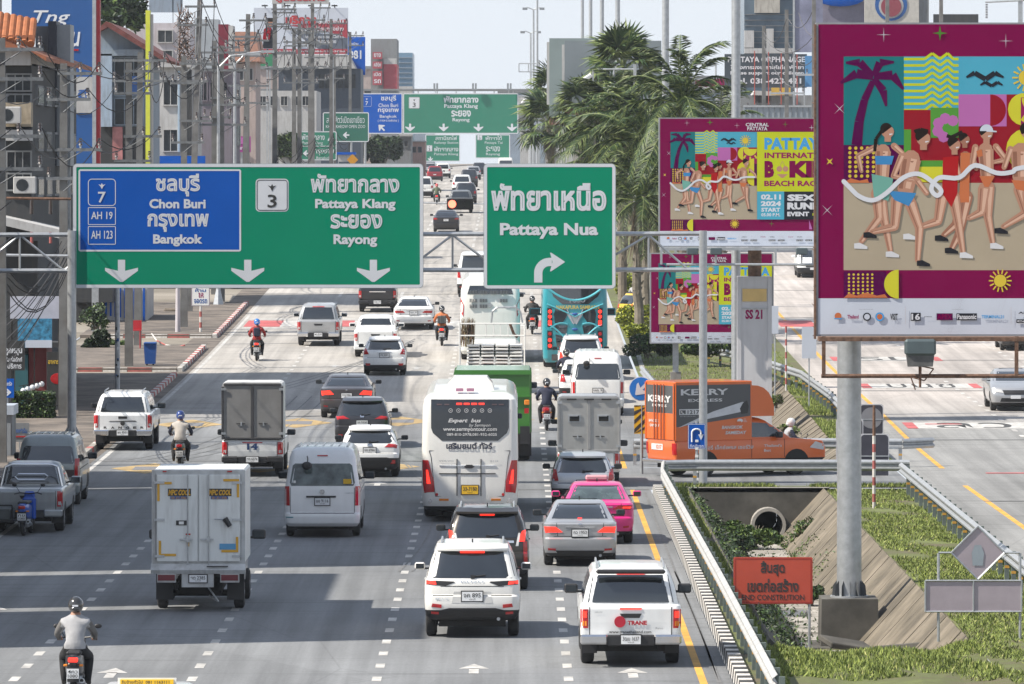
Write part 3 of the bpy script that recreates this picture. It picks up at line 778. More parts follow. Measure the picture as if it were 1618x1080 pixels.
def poster(parent, X0, Z0, k, full=True, umax=745, name='poster', strip=57):
 """X0,Z0: lower left corner; k: poster units per metre"""
 L = [0]
 m = MB()
 def P(pts, c, lay): L[0] += 1; m.add([(X0 + u / k, -.004 - L[0] * 4e-5, Z0 + v / k) for u, v in pts], [tuple(range(len(pts)))], PC[c])
 def RC(u0, u1, v0, v1, c, lay): P([(u0, v0), (u1, v0), (u1, v1), (u0, v1)], c, lay)
 def disc(u, v, r, c, lay, a0=0, a1=360, n=18):
  pts = [(u + r * math.cos(R(a0 + (a1 - a0) * i / n)), v + r * math.sin(R(a0 + (a1 - a0) * i / n))) for i in range(n + (0 if a1 - a0 == 360 else 1))]
  P(pts, c, lay)
 def seg(u0, v0, u1, v1, w0, w1, c, lay):
  d = math.hypot(u1 - u0, v1 - v0) or 1; nx, nz = -(v1 - v0) / d, (u1 - u0) / d
  P([(u0 + nx*w0, v0 + nz*w0), (u0 - nx*w0, v0 - nz*w0), (u1 - nx*w1, v1 - nz*w1), (u1 + nx*w1, v1 + nz*w1)], c, lay)
 def limb(pts, ws, c, lay):
  for i in range(len(pts) - 1): seg(*pts[i], *pts[i+1], ws[i], ws[i+1], c, lay)
  for p, w in zip(pts, ws): disc(p[0], p[1], w, c, lay + .3, n=8)
  for i in range(len(pts) - 1): (a, b), (c_, d) = pts[i], pts[i+1]; w = ws[i]; seg(a + w*.3, b, c_ + ws[i+1]*.3, d, w*.38, ws[i+1]*.3, 'skinl', lay + .42); seg(a - w*.5, b, c_ - ws[i+1]*.5, d, w*.10, ws[i+1]*.10, 'skind', lay + .42)
 def star(u, v, r, c, lay, ang=0, thin=.12):
  for j in range(2):
   a = R(ang + 90 * j); du, dv = math.cos(a), math.sin(a)
   P([(u - du*r, v - dv*r), (u + dv*r*thin, v - du*r*thin), (u + du*r, v + dv*r), (u - dv*r*thin, v + du*r*thin)], c, lay + j * .4)
 def sun(u, v, r, c, lay):
  disc(u, v, r * .55, c, lay)
  for i in range(14):
   a = R(360 * i / 14); seg(u + r*.6*math.cos(a), v + r*.6*math.sin(a), u + r*math.cos(a), v + r*math.sin(a), r*.06, r*.06, c, lay)
 A = lambda x, y: ((1280 + x / 2.038) - 1293, 528 - (30 + y / 2.038))        # from a study of the left runners
 B = lambda x, y: (((1030 + x / 4.91) - 1043) * 2.45, (388 - (180 + y / 4.91)) * 2.44)  # from the smaller board
 RC(0, umax, 0, 490, 'magenta', 0)
 RC(0, umax, 0, strip, 'pale', 1)
 pr = B(813, 0)[0]
 v0, v1 = A(0, 808)[1], A(0, 120)[1]
 RC(40, pr, v0, v1, 'red', 1)
 RC(40, pr, v0, A(0, 527)[1], 'sand', 2)
 u = [A(x, 0)[0] for x in (108, 302, 478)]
 RC(u[0], u[1], A(0, 405)[1], v1, 'teal', 2); RC(u[0], u[1], A(0, 525)[1], A(0, 405)[1], 'purple', 2)
 RC(u[1], u[2], A(0, 292)[1], v1, 'cyan', 2); RC(u[2], pr, A(0, 242)[1], v1, 'cyan', 2)
 for i in range(9):
  vv = v1 - 4 - i * 10.1; x0, x1 = u[1], u[2]; w = (x1 - x0)
  pts = [(x0, vv), (x0 + .38*w, vv), (x0 + .52*w, vv + 9), (x0 + .66*w, vv), (x0 + .80*w, vv + 9), (x0 + .9*w, vv), (x1, vv)]
  for j in range(6): seg(*pts[j], *pts[j+1], 2.1, 2.1, 'lime', 3)
 RC(u[1], A(388, 0)[0], A(0, 455)[1], A(0, 292)[1], 'red', 2.4); RC(A(388,0)[0], u[2], A(0, 382)[1], A(0, 285)[1], 'green', 2.4)
 RC(u[1], A(325, 0)[0], A(0, 525)[1], A(0, 355)[1], 'green', 2.6); RC(u[1], u[2], A(0, 475)[1], A(0, 455)[1], 'green', 2.7); RC(u[1], u[2], A(0, 525)[1], A(0, 475)[1], 'yellow', 2.6)
 RC(u[2], B(660, 0)[0], A(0, 345)[1], A(0, 242)[1], 'pink', 2.4)
 disc(*A(580, 293), 25, 'red', 3, -90, 90)
 disc(*A(690, 290), 26, 'yellow', 3); disc(*A(700, 420), 34, 'yellow', 2.5)
 for i in range(5):
  a = R(50 + 50 * i); disc(A(440, 350)[0] + 15 * math.cos(a), A(440, 350)[1] + 15 * math.sin(a), 9, 'pink', 2.8, n=8)
 RC(B(705, 0)[0], pr, B(0, 385)[1], B(0, 268)[1], 'plum', 2.5); disc(*B(760, 270), 26, 'yellow', 3, 180, 360)
 for a in (200, 235, 270, 305, 340): seg(B(760,270)[0] + 30*math.cos(R(a)), B(760,270)[1] + 30*math.sin(R(a)), B(760,270)[0] + 44*math.cos(R(a)), B(760,270)[1] + 44*math.sin(R(a)), 3, 3, 'yellow', 3)
 RC(B(750, 0)[0], pr, B(0, 555)[1], B(0, 385)[1], 'purple', 2.6); disc(*B(790, 400), 28, 'yellow', 3, 90, 270); disc(*B(790, 500), 28, 'yellow', 3, 90, 270)
 # palm emblem
 tr = [A(150, 405), A(158, 330), A(175, 260), A(202, 200)]
 for i in range(3): seg(*tr[i], *tr[i+1], 8.5 - i*1.3, 7.2 - i*1.3, 'purple', 3)
 for pts, w in (([(203, 182), (160, 140), (115, 140)], 7), ([(203, 186), (150, 175), (98, 205)], 8), ([(205, 182), (225, 140), (270, 138)], 7), ([(205, 184), (265, 180), (300, 225)], 8), ([(205, 190), (235, 230), (245, 280)], 7)):
  q = [A(*p) for p in pts]
  for i in range(2): seg(*q[i], *q[i+1], w * (.6 if i == 0 else .9), w * (.95 if i == 0 else .25), 'purple', 3.2)
 for i in range(5):
  for j in range(7): disc(*A(128 + i * 19, 415 + j * 15), 2.7, 'gold', 3, n=8)
 P([A(108, 527), A(130, 512), A(160, 520), A(185, 514), A(190, 527)], 'orange', 3)
 for (x, y, s) in ((565, 185, 1), (585, 210, .6)):
  q = [A(x - 62*s, y + 2), A(x - 35*s, y - 12*s), A(x, y + 8*s), A(x + 30*s, y - 12*s), A(x + 58*s, y + 2)]
  for i in range(4): seg(*q[i], *q[i+1], (1, 3.5, 3.5, 3.5)[i]*s + .5, (3.5, 3.5, 3.5, 1)[i]*s + .5, 'dark', 3.2)
 sun(*B(722, 205), 22 if full else 22, 'gold', 3.2)
 # runners
 def run(Q, head, hr, torso, tw_, arms, legs, shoes, skin, top=None, bot=None, hair=None, lay=4, topc='blue', botc='blue', shoec='shoe', cap=None):
  for l in legs: limb([Q(*p) for p in l], [9.5, 6.8, 4.2][:len(l)], skin, lay)
  for s_ in shoes:
   q = Q(*s_); P([(q[0] - 9, q[1] - 4), (q[0] + 12, q[1] - 5), (q[0] + 12, q[1] - 1), (q[0], q[1] + 5), (q[0] - 9, q[1] + 4)], shoec, lay + .6)
  tw = tw_ * .84; t = [Q(*p) for p in torso]; seg(*t[0], *t[1], tw, tw * .82, skin, lay + .8); disc(*t[0], tw * .9, skin, lay + .9, n=10); disc(*t[1], tw * .85, skin, lay + .9, n=10); seg(t[0][0] + tw*.3, t[0][1], t[1][0] + tw*.2, t[1][1], tw*.3, tw*.25, 'skinl', lay + 1); seg(t[0][0] - tw*.6, t[0][1], t[1][0] - tw*.5, t[1][1], tw*.2, tw*.2, 'skind', lay + 1)
  disc(t[0][0] + tw*.1, t[0][1] - tw*.2, tw*.16, 'skind', lay + 1.05, 180, 360, n=6)
  for a in arms: limb([Q(*p) for p in a], [5.2, 4.2, 3.2][:len(a)], skin, lay + 1.4)
  if top: P([Q(*p) for p in top], topc, lay + 1.2)
  if bot: P([Q(*p) for p in bot], botc, lay + 1.3)
  h = Q(*head); seg(h[0], h[1] - hr * 1.6, h[0], h[1], hr * .5, hr * .5, skin, lay + 1.1)
  disc(h[0], h[1], hr, skin, lay + 1.8, n=12); disc(h[0] - hr*.25, h[1] + hr * .45, hr * .95, 'hair', lay + 2.1, 20, 235, n=10)
  seg(h[0] + hr*.25, h[1] - hr*.45, h[0] + hr*.75, h[1] - hr*.35, 1.2, .7, 'white', lay + 2.3)
  if hair:
   q = [Q(*p) for p in hair]
   for i in range(len(q) - 1): seg(*q[i], *q[i+1], 3, 2.4, 'hair', lay + 2.2)
  if cap: disc(h[0], h[1] + hr*.4, hr * 1.05, 'pale', lay + 2.4, 0, 180, n=10); seg(h[0], h[1] + hr*.45, h[0] + hr*1.6, h[1] + hr*.3, 1.6, 1, 'pale', lay + 2.5)
 run(A, (250, 362), 10, [(235, 425), (232, 510)], 15, [[(212, 412), (155, 440), (165, 488)], [(270, 408), (297, 432), (280, 470)]],
  [[(225, 560), (240, 650), (258, 745)], [(215, 560), (222, 640), (165, 715)]], [(262, 757), (160, 730)], 'skin',
  top=[(208, 440), (270, 440), (262, 468), (212, 468)], bot=[(198, 498), (268, 512), (252, 585), (205, 572)], botc='aqua', hair=[(238, 350), (212, 385), (208, 425)], lay=4)
 run(A, (498, 388), 8, [(500, 440), (498, 540)], 10, [[(520, 440), (535, 480)]], [[(497, 560), (470, 660), (430, 695)], [(505, 570), (480, 690), (455, 740)]], [(420, 705), (452, 745)], 'skin2',
  top=[(485, 430), (515, 430), (512, 590), (480, 590)], topc='orange', shoec='shoeb', lay=7)
 run(A, (568, 368), 10, [(565, 420), (570, 505)], 15, [[(598, 410), (630, 452), (592, 460)], [(532, 412), (522, 470)]], [[(575, 540), (572, 635), (588, 722)], [(560, 545), (552, 620), (512, 640)]], [(598, 730)], 'skin',
  top=[(535, 425), (552, 418), (556, 440), (540, 445)], topc='orange', bot=[(545, 505), (595, 505), (575, 540), (562, 540)], botc='orange', cap=True, lay=7)
 run(A, (465, 405), 9.5, [(450, 465), (450, 560)], 14, [[(465, 458), (482, 512), (522, 475)]], [[(425, 570), (412, 650), (345, 672)], [(462, 570), (478, 660), (492, 750)]], [(318, 700), (500, 760)], 'skin',
  top=[(428, 445), (478, 440), (474, 560), (455, 605), (425, 560)], topc='swim', hair=[(440, 375), (455, 380), (490, 362)], lay=10)
 run(A, (365, 385), 11, [(325, 450), (308, 545)], 19, [[(295, 440), (268, 505), (345, 522)], [(345, 520), (375, 560)]], [[(280, 580), (272, 668), (200, 685)], [(322, 590), (352, 672), (346, 775)]], [(190, 695), (362, 786)], 'skin',
  bot=[(250, 552), (342, 560), (318, 602), (272, 582)], shoec='shoeb', hair=[(335, 362), (355, 355), (380, 360)], lay=13)
 run(B, (728, 378), 11, [(705, 440), (705, 520)], 19, [[(755, 430), (795, 465), (808, 492)], [(672, 432), (652, 490)]], [[(700, 560), (722, 635), (650, 678)], [(728, 570), (730, 650), (748, 735)]], [(640, 692), (758, 745)], 'skin',
  bot=[(675, 530), (740, 535), (715, 565), (690, 560)], botc='orange', shoec='shoeb', hair=[(705, 365), (728, 355), (742, 362)], lay=7)
 rb = [A(*p) for p in ((108, 522), (150, 565), (200, 583), (245, 560), (300, 510), (350, 498), (395, 525), (422, 552), (408, 568), (390, 545), (415, 510), (480, 510), (530, 470), (600, 495), (650, 492))] + [B(*p) for p in ((690, 495), (740, 487), (800, 488))]
 r2 = [rb[0]]
 for i in range(1, len(rb) - 2):
  for j in range(4):
   q = j / 4; p0, p1, p2, p3 = rb[i-1], rb[i], rb[i+1], rb[i+2]
   r2.append(tuple(.5 * (2*p1[c] + (p2[c]-p0[c])*q + (2*p0[c]-5*p1[c]+4*p2[c]-p3[c])*q*q + (3*p1[c]-p0[c]-3*p2[c]+p3[c])*q**3) for c in (0, 1)))
 rb = r2 + rb[-2:]
 for i in range(len(rb) - 1): seg(*rb[i], *rb[i+1], 3.6, 3.6, 'white', 16.5); disc(*rb[i], 3.6, 'white', 16.8, n=8)
 # stars on the magenta border
 for (x, y, c, a) in ((237, 50, 'star', 0), (418, 45, 'gstar', 0), (630, 70, 'star', 0), (95, 288, 'star', 45), (55, 615, 'star', 45)):
  star(*A(x, y), 12, c, 2, a, .05 if c == 'star' else .18)
 star(*A(63, 458), 7, 'gold', 2, 45, .25)
 for (x, y, c) in ((1030, 78, 'gstar'), (1235, 105, 'star'), (925, 850, 'gstar')): star(*B(x, y), 12, c, 2, 0, .1)
 # foot band
 RC(A(108,0)[0], A(245,0)[0], A(0, 897)[1], A(0, 812)[1], 'purple', 2)
 for i in range(6):
  for j in range(6): disc(*A(125 + i * 15, 822 + j * 12), 2.0, 'gold', 3, n=6)
 disc(*A(285, 853), 23, 'yellow', 3, 90, 270); P([A(108, 897), A(125, 882), A(150, 890), A(180, 880), A(215, 890), A(240, 885), A(250, 897)], 'orange', 2.5)
 sun(*A(612, 842), 18, 'gold', 3)
 # wording
 def W(s, x0, x1, y0, y1, c, bo=.03, lay=4):
  (ua, vb), (ub, va) = B(x0, y1), B(x1, y0)
  letters(m, s, X0 + ua / k, X0 + ub / k, Z0 + vb / k, Z0 + va / k, -.0045 - (L[0] + 3) * 4e-5, PC[c], bo)
 W('CENTRAL', 725, 903, 68, 95, 'white', .02); W('PATTAYA', 738, 892, 98, 126, 'white', .02)
 if full:
  e = 1520; end = B(e, 0)[0]
  RC(pr, end, B(0, 600)[1], v1, 'lime', 2)
  W('PATTAYA', 870, 1375, 183, 275, 'sky', .05); W('INTERNATIONAL', 870, 1490, 297, 343, 'plum', .04)
  W('B', 870, 945, 362, 493, 'magenta', .07); W('KINI', 1062, 1440, 362, 493, 'magenta', .07)
  W('BEACH RACE 2024', 868, 1480, 515, 560, 'plum', .04)
  for x, y, r in ((985, 425, 8), (1032, 425, 8)): disc(*B(x, y), 11, 'skin', 4, 180, 360); disc(*B(x, y), 11, 'skin', 4, 0, 180)
  P([B(965, 465), B(1050, 465), B(1015, 495), B(1000, 495)], 'skin', 4)
  seg(*B(985, 415), *B(1008, 365), 1, 1, 'skin', 4); seg(*B(1032, 415), *B(1010, 365), 1, 1, 'skin', 4)
  RC(pr, B(1022, 0)[0], v0, B(0, 600)[1], 'cyan', 2); RC(B(1022, 0)[0], end, v0, B(0, 600)[1], 'dark', 2)
  W('02.11', 842, 998, 622, 663, 'white', .05); W('2024', 842, 998, 674, 714, 'white', .05); W('START', 845, 992, 726, 757, 'white', .04); W('05.00 P.M.', 845, 992, 768, 793, 'white', .03)
  W('SEXIEST', 1046, 1480, 622, 674, 'white', .06); W('RUNNING', 1046, 1480, 685, 740, 'white', .06); W('EVENT', 1046, 1215, 757, 792, 'white', .05); W('IN', 1240, 1268, 768, 787, 'lime', .02); W('THAILAND', 1280, 1480, 757, 792, 'white', .04)
  P([B(1215, 893), B(1215, 820), B(1240, 893)], 'pink', 3); P([B(1250, 893), B(1265, 820), B(1300, 893)], 'pink', 3)
 # sponsors' strip: small marks like those in print
 def LG(x, y, w, h, c, s=None, cc='white'):
  a = A(x - w / 2, y + h / 2); b2 = A(x + w / 2, y - h / 2)
  if c: RC(a[0], b2[0], a[1], b2[1], c, 2)
  if s: letters(m, s, X0 + (a[0] + 1) / k, X0 + (b2[0] - 1) / k, Z0 + (a[1] + 1.4) / k, Z0 + (b2[1] - 1.4) / k, -.0045 - (L[0] + 3) * 4e-5, PC[cc], .03)
 if strip > 30:
  disc(*A(90, 956), 5.5, 'orange', 2); RC(*[A(78, 0)[0], A(102, 0)[0]], A(0, 966)[1], A(0, 962)[1], 'sky', 3)
  LG(138, 958, 40, 18, None, 'Thailand', 'plum'); disc(*A(183, 958), 6.5, 'dark', 2); disc(*A(183, 958), 4.5, 'pale', 3)
  disc(*A(224, 958), 7, 'sky', 2); disc(*A(224, 958), 4.5, 'orange', 3); LG(270, 958, 28, 26, None, 'VISIT', 'dark')
  LG(340, 958, 32, 26, 'dark', '16'); LG(380, 958, 28, 9, None, 'prima', 'dark'); LG(433, 958, 52, 22, 'purple', 'APEX', 'magenta'); LG(504, 958, 66, 22, 'dark', 'Panasonic'); LG(588, 958, 76, 16, None, 'TERMINAL21', 'sky')
  LG(180, 934, 50, 7, None, 'Co-Hosted by', 'dark'); LG(475, 934, 42, 7, None, 'Co-Sponsor', 'dark')
  RC(A(306, 0)[0], A(308, 0)[0], A(0, 980)[1], A(0, 925)[1], 'star', 2); RC(A(646, 0)[0], A(648, 0)[0], A(0, 980)[1], A(0, 925)[1], 'star', 2)
  nm = ['ALL', 'Bang', 'TANN', 'Villa', 'AIS', 'Cool', 'SALON', 'GATE', 'MUANG', 'TRC', 'RIDE', 'KASI']
  for i in range(11):
   LG(690 + i * 72, 945, 44, 12, None, nm[i], ('dark', 'star', 'plum')[i % 3])
   if i % 3 != 2: LG(690 + i * 72, 972, 52, 12, ('dark', 'dark', 'red')[i % 3], nm[(i + 5) % 12])
 xm_ = X0 + umax / k - .02; m.v = [(min(v[0], xm_), v[1], v[2]) for v in m.v]
 return m.build(name, parent)
def billboard(label, Y, px0, pyb, kk, umax, strip, masts, full=True):
 """px0, pyb: picture place of lower-left corner; kk: poster units per picture pixel"""
 kp = F / Y; X0 = (px0 - CX) / kp; Z0 = CAMH - (pyb - HY) / kp; k = kp * kk
 t = thing('billboard', label, 'billboard', (0, Y, 0))
 W_, H_ = umax / k, 490 / k
 m = MB(); m.box(X0 - .05, X0 + W_ + .05, .0, .32, Z0 - .04, Z0 + H_ + .04, M('board_back', (.25, .26, .28), .6)); m.build('board', t)
 poster(t, X0, Z0, k, full, umax, strip=strip)
 for r in masts: pass
 return t, X0, Z0, W_, H_, kp
YB = 144.5
bb, X0, Z0, W_, H_, kp = billboard('huge beach race billboard with running swimmers, nearest the camera', YB, 1293, 528, 1.0, 745, 57, ())
m = MB(); xm = (1345.5 - CX) / kp
m.tube((xm, 1.0, CAMH - (945 - HY) / kp), (xm, 1.0, Z0 + H_ - .3), .275, .25, 20, STEEL)
for i in range(12):
 a = R(30 * i); c, s_ = math.cos(a), math.sin(a); zb = CAMH - (945 - HY) / kp
 m.add([(xm + c*.27, 1 + s_*.27, zb), (xm + c*.38, 1 + s_*.38, zb), (xm + c*.36, 1 + s_*.36, zb + .22), (xm + c*.27, 1 + s_*.27, zb + .34)], [(0, 1, 2, 3)], M('dark_gusset', (.07, .075, .08), .6))
m.tube((xm, 1, zb - .04), (xm, 1, zb + .0), .42, .42, 20, STEEL)
m.build('mast', bb, smooth=40)
m = MB(); m.tube((xm + 8.5, 1.0, 0), (xm + 8.5, 1.0, Z0 + H_ - .3), .275, .25, 20, STEEL); m.build('mast', bb, smooth=40)
m = MB(); m.box(xm - .66, xm + .62, .3, 1.75, -1.40, zb - .04, DCONC, tx=.02); m.build('plinth', bb)
m = MB(); m.box(xm - .95, xm + 1.05, -.3, 2.2, -1.5, -1.32, DCONC); m.build('base_slab', bb)
zr2 = CAMH - (592 - HY) / kp
m = MB(); m.tube((X0 + .03, -.75, zr2), (X0 + W_, -.75, zr2), .045, .045, 8, RUST); m.build('walkway_rail', bb)
for px in (1299, 1602):
 m = MB(); x = (px - CX) / kp; m.box(x - .04, x + .04, -.79, -.71, zr2, Z0 - .02, RUST); m.build('hanger', bb)
m = MB(); m.box(X0 - .02, X0 + W_, -.8, 0, Z0 - .13, Z0 - .04, RUST); m.build('walkway_beam', bb)
m = MB()
for i in range(70):      # rusty ties and dried tendrils up the edge
 z = Z0 + H_ * i / 70; m.tube((X0 - .05, -.02, z), (X0 - .05 + rnd.uniform(-.09, .03), .1, z + rnd.uniform(-.05, .1)), .012, .006, 4, RUST)
m.box(X0 - .09, X0 - .045, -.03, .25, Z0 - .1, Z0 + H_, RUST)
m.build('edge_frame', bb)
for px in (1450,):
 l = MB(); x = (px - CX) / kp; z = CAMH - (548 - HY) / kp
 l.bbox(x - .34, x + .34, -1.05, -.7, z - .16, z + .2, M('lamp_housing', (.10, .13, .14), .4, .4), .05)
 l.box(x - .27, x + .27, -1.0, -.72, z - .4, z - .16, M('ballast_box', (.10, .10, .10), .7, var=.5), tx=-.03)
 l.tube((x, -.85, z - .4), (x, -.85, zr2 - .25), .04, .03, 6, RUST)
 l.path([(x + .05, -.8, z - .4), (x + .3, -.8, z - .45), (x + .1, -.8, zr2 - .1), (x - .2, -.8, zr2 - .02), (x - .1, -.8, zr2 - .3)], .015, 5, RUST)
 l.build('floodlight', bb)
mb2, X0, Z0, W_, H_, kp = billboard('beach race billboard with yellow wording, on the SS 21 column', 228.0, 1043, 388, 2.44, 745, 57, ())
m = MB(); xm = (1194 - CX) / kp
m.tube((xm, .9, CAMH - (440 - HY) / kp), (xm, .9, Z0 + H_ - .2), .24, .24, 14, M('brown_peeling_mast', (.20, .12, .08), .85, var=.6, scale=5)); m.build('mast', mb2, smooth=40)
WC = M('white_column_cladding', (.50, .50, .52), .5, var=.08, scale=.6, dirt=.12)
m = MB(); x0, x1 = (1166 - CX) / kp, (1219 - CX) / kp; zt = CAMH - (437 - HY) / kp
m.box(x0, x1, .2, 1.6, zr(228) - 1.6, zt, WC, tx=.02)
m.box(x0 - .02, x0 + .12, .17, .2, zr(228) - .2, zt, WC); m.box(x1 - .12, x1 + .02, .17, .2, zr(228) - .2, zt, WC)
zy = CAMH - (476 - HY) / kp; m.box(x0 + .16, x1 - .16, .165, .2, zy, zy + .44, M('pale_orange_band', (.60, .42, .16), .6))
zy = CAMH - (487 - HY) / kp; m.box(x0 + .14, x1 - .12, .15, .2, zy - .01, zy + .02, STEEL)
letters(m, 'SS 21', (1178 - CX) / kp, (1205 - CX) / kp, CAMH - (504 - HY) / kp, CAMH - (489 - HY) / kp, .19, PC['plum'], .04)
m.build('column', mb2)
m = MB(); zr2 = CAMH - (417 - HY) / kp; m.tube((X0 + .2, -.8, zr2), (X0 + W_, -.8, zr2), .05, .05, 6, STEEL); m.build('walkway_rail', mb2)
m = MB(); m.box(X0 - .02, X0 + W_, -.8, 0, Z0 - .15, Z0 - .05, STEEL); m.build('walkway_beam', mb2)
for px in (1044, 1130, 1224, 1283):
 m = MB(); x = (px - CX) / kp; m.box(x - .04, x + .04, -.84, -.76, zr2, Z0 - .06, STEEL); m.build('hanger', mb2)
for px in (1093, 1130, 1265):
 l = MB(); x = (px - CX) / kp; z = CAMH - (397 - HY) / kp
 l.bbox(x - .2, x + .2, -1.0, -.75, z - .1, z + .14, M('lamp_housing', (.10, .13, .14), .4, .4), .03); l.tube((x, -.9, z - .1), (x, -.8, zr2), .03, .03, 5, STEEL); l.build('floodlight', mb2)
lb, X0, Z0, W_, H_, kp = billboard('lower beach race billboard standing behind the white SS 21 column', 252.0, 1029, 541, 3.5, 670, 57, ())
m = MB(); xm = (1068 - CX) / kp; m.box(xm - .11, xm + .11, .35, .6, CAMH - (590 - HY) / kp, Z0 + .2, STEEL); m.build('post', lb)
m = MB(); xm = (1068 - CX) / kp; m.box(xm - .2, xm + .2, .3, .75, -1.2, CAMH - (588 - HY) / kp, CONC); m.build('footing', lb)
m = MB(); xm = (1190 - CX) / kp; m.box(xm - .11, xm + .11, .35, .6, -1.2, Z0 + .2, STEEL); m.build('post', lb)

# ---- small road signs ----
def post_sign(name, label, px, pyb, pyt, Y, r=.03, cat='road sign', zb=None, mat=STEEL):
 k = F / Y; x = (px - CX) / k
 t = thing(name, label, cat, (x, Y, 0))
 z0 = CAMH - (pyb - HY) / k if zb is None else zb
 m = MB(); m.tube((0, .04, z0), (0, .04, CAMH - (pyt - HY) / k), r, r, 8, mat); m.build('post', t)
 return t, k
def kz(k, py): return CAMH - (py - HY) / k
ORN = M('construction_orange', (.46, .065, .035), .5, var=.12, scale=1)
t, k = post_sign('construction_sign', 'orange END CONSTRUTION board with Thai lettering beside the drain', 1279, 1036, 890, 136, zb=-1.3, cat='road sign')
o = (1279 - CX) / k
m = MB(); m.tube(((1167 - 1279) / k, .04, 0), ((1167 - 1279) / k, .04, kz(k, 890)), .03, .03, 8, STEEL); m.build('post', t)
m = MB(); a, b = (1159 - 1279) / k, (1284 - 1279) / k
m.prism(rrect(a, b, kz(k, 954), kz(k, 880), .03), 0, .03, ORN); frame_ring(m, a + .02, b - .02, kz(k, 954) + .02, kz(k, 880) - .02, .03, .025, -.004, M('red_line', (.35, .03, .02), .5))
for s, xa, xb, ya, yb, bo, tb in (('สิ้นสุด', 1202, 1240, 886, 910, .036, True), ('เขตก่อสร้าง', 1181, 1262, 914, 935, .036, True), ('END CONSTRUTION', 1172, 1271, 939, 948, .015, False)):
 letters(m, s, (xa - 1279) / k, (xb - 1279) / k, kz(k, yb), kz(k, ya), -.006, INK, bo, tb)
m.build('panel', t)
t, k = post_sign('round_sign', 'blue round sign with white arrow pointing down left above the hazard board', 1014, 745, 640, 197, .05, zb=0.0)
m = MB(); m.tube((-.02, 0, kz(k, 614)), (-.02, -.02, kz(k, 614)), .37, .37, 28, SIGNW); m.tube((-.02, -.02, kz(k, 614)), (-.02, -.025, kz(k, 614)), .345, .345, 28, M('round_blue', (.01, .16, .55), .4))
down_arrow(m, -.01, kz(k, 614) + .25, kz(k, 614) - .25, .40, -.032, SIGNW, R(-45)); m.build('disc', t)
t, k = post_sign('hazard_board', 'yellow and black striped hazard board at the nose of the turning lane', 1014, 745, 640, 196.8, .05, zb=0.0)
m = MB(); a, b, c, d = (1002 - 1014) / k, (1026 - 1014) / k, kz(k, 685), kz(k, 640)
m.prism([(a, c), (b, c), (b, d), (a, d)], 0, .03, YELP := M('hazard_yellow', (.70, .42, .01), .5)); w = b - a; h = d - c
for i in range(-1, 4):
 z = c + h * (i * .31 + .02); q = [(a, z), (b, z + w * .95), (b, z + w * .95 + h*.15), (a, z + h*.15)]
 q = [(x, min(max(zz, c), d)) for x, zz in q]; m.flat(q, -.004, INK)
m.build('panel', t)
t, k = post_sign('turn_sign', 'blue U-turn sign on the spotted post by the gantry leg', 1101, 770, 665, 189, .04, zb=.05)
m = MB(); a, b, c, d = -14 / k, 14 / k, kz(k, 709), kz(k, 669)
m.prism(rrect(a, b, c, d, .03), 0, .03, BLUE); frame_ring(m, a + .01, b - .01, c + .01, d - .01, .03, .015, -.004, SIGNW)
q = [(-.14, kz(k, 698)), (-.14, kz(k, 683))] + [(-.14 + .13 - .13 * math.cos(R(180 * i / 8)), kz(k, 683) + .1 * math.sin(R(180 * i / 8))) for i in range(9)] + [(.12, kz(k, 686))]
for i in range(len(q) - 1):
 m.tube((q[i][0], -.01, q[i][1]), (q[i+1][0], -.01, q[i+1][1]), .025, .025, 4, SIGNW)
m.flat([(.12, kz(k, 695)), (.2, kz(k, 686)), (.04, kz(k, 686))], -.012, SIGNW)
letters(m, 'ที่กลับรถ', a + .06, b - .06, kz(k, 707), kz(k, 701), -.012, SIGNW, .01); m.build('panel', t)
m = MB()
for i in range(6): m.box(-.045, .045, -.02, .09, .2 + i * .22, .27 + i * .22, WHITE)
m.build('spots', t)
# white-faced boards seen from behind: diamond and rectangle
SB = M('sign_back_pink', (.36, .31, .35), .45, .2, var=.1)
t, k = post_sign('sign_assembly', 'back of a pale diamond sign and long board on two posts by the side road', 1483, 1040, 874, 128, .028, zb=0.0)
m = MB(); m.tube(((1612 - 1483) / k, .04, 0), ((1612 - 1483) / k, .04, kz(k, 874)), .028, .028, 8, STEEL); m.build('post', t)
m = MB(); cx = (1545 - 1483) / k; cz = kz(k, 873); r = 42 / k
m.prism([(cx, cz - r), (cx + r, cz), (cx, cz + r), (cx - r, cz)], 0, .02, SB)
for i in range(4):
 p = [(cx, cz - r), (cx + r, cz), (cx, cz + r), (cx - r, cz)]; m.tube((p[i][0], -.01, p[i][1]), (p[(i+1) % 4][0], -.01, p[(i+1) % 4][1]), .018, .018, 5, STEEL)
m.flat([(cx - .1, cz - .25), (cx + .1, cz - .25), (cx + .12, cz), (cx + .06, cz + .15), (cx - .06, cz + .15), (cx - .12, cz)], -.012, M('worker_ghost', (.25, .29, .33), .5)); m.build('diamond', t)
m = MB(); a, b, c, d = (1462 - 1483) / k, (1614 - 1483) / k, kz(k, 966), kz(k, 917)
m.prism([(a, c), (b, c), (b, d), (a, d)], 0, .02, SB)
for z in (c, d): m.tube((a, -.01, z), (b, -.01, z), .018, .018, 5, STEEL)
for x in (a, (a + b) / 2, b): m.tube((x, -.01, c), (x, -.01, d), .018, .018, 5, STEEL)
m.build('board', t)
m = MB(); m.tube(((1483 - 1483) / k, .02, cz), ((1612 - 1483) / k, .02, cz), .02, .02, 5, STEEL); m.build('crossbar', t)
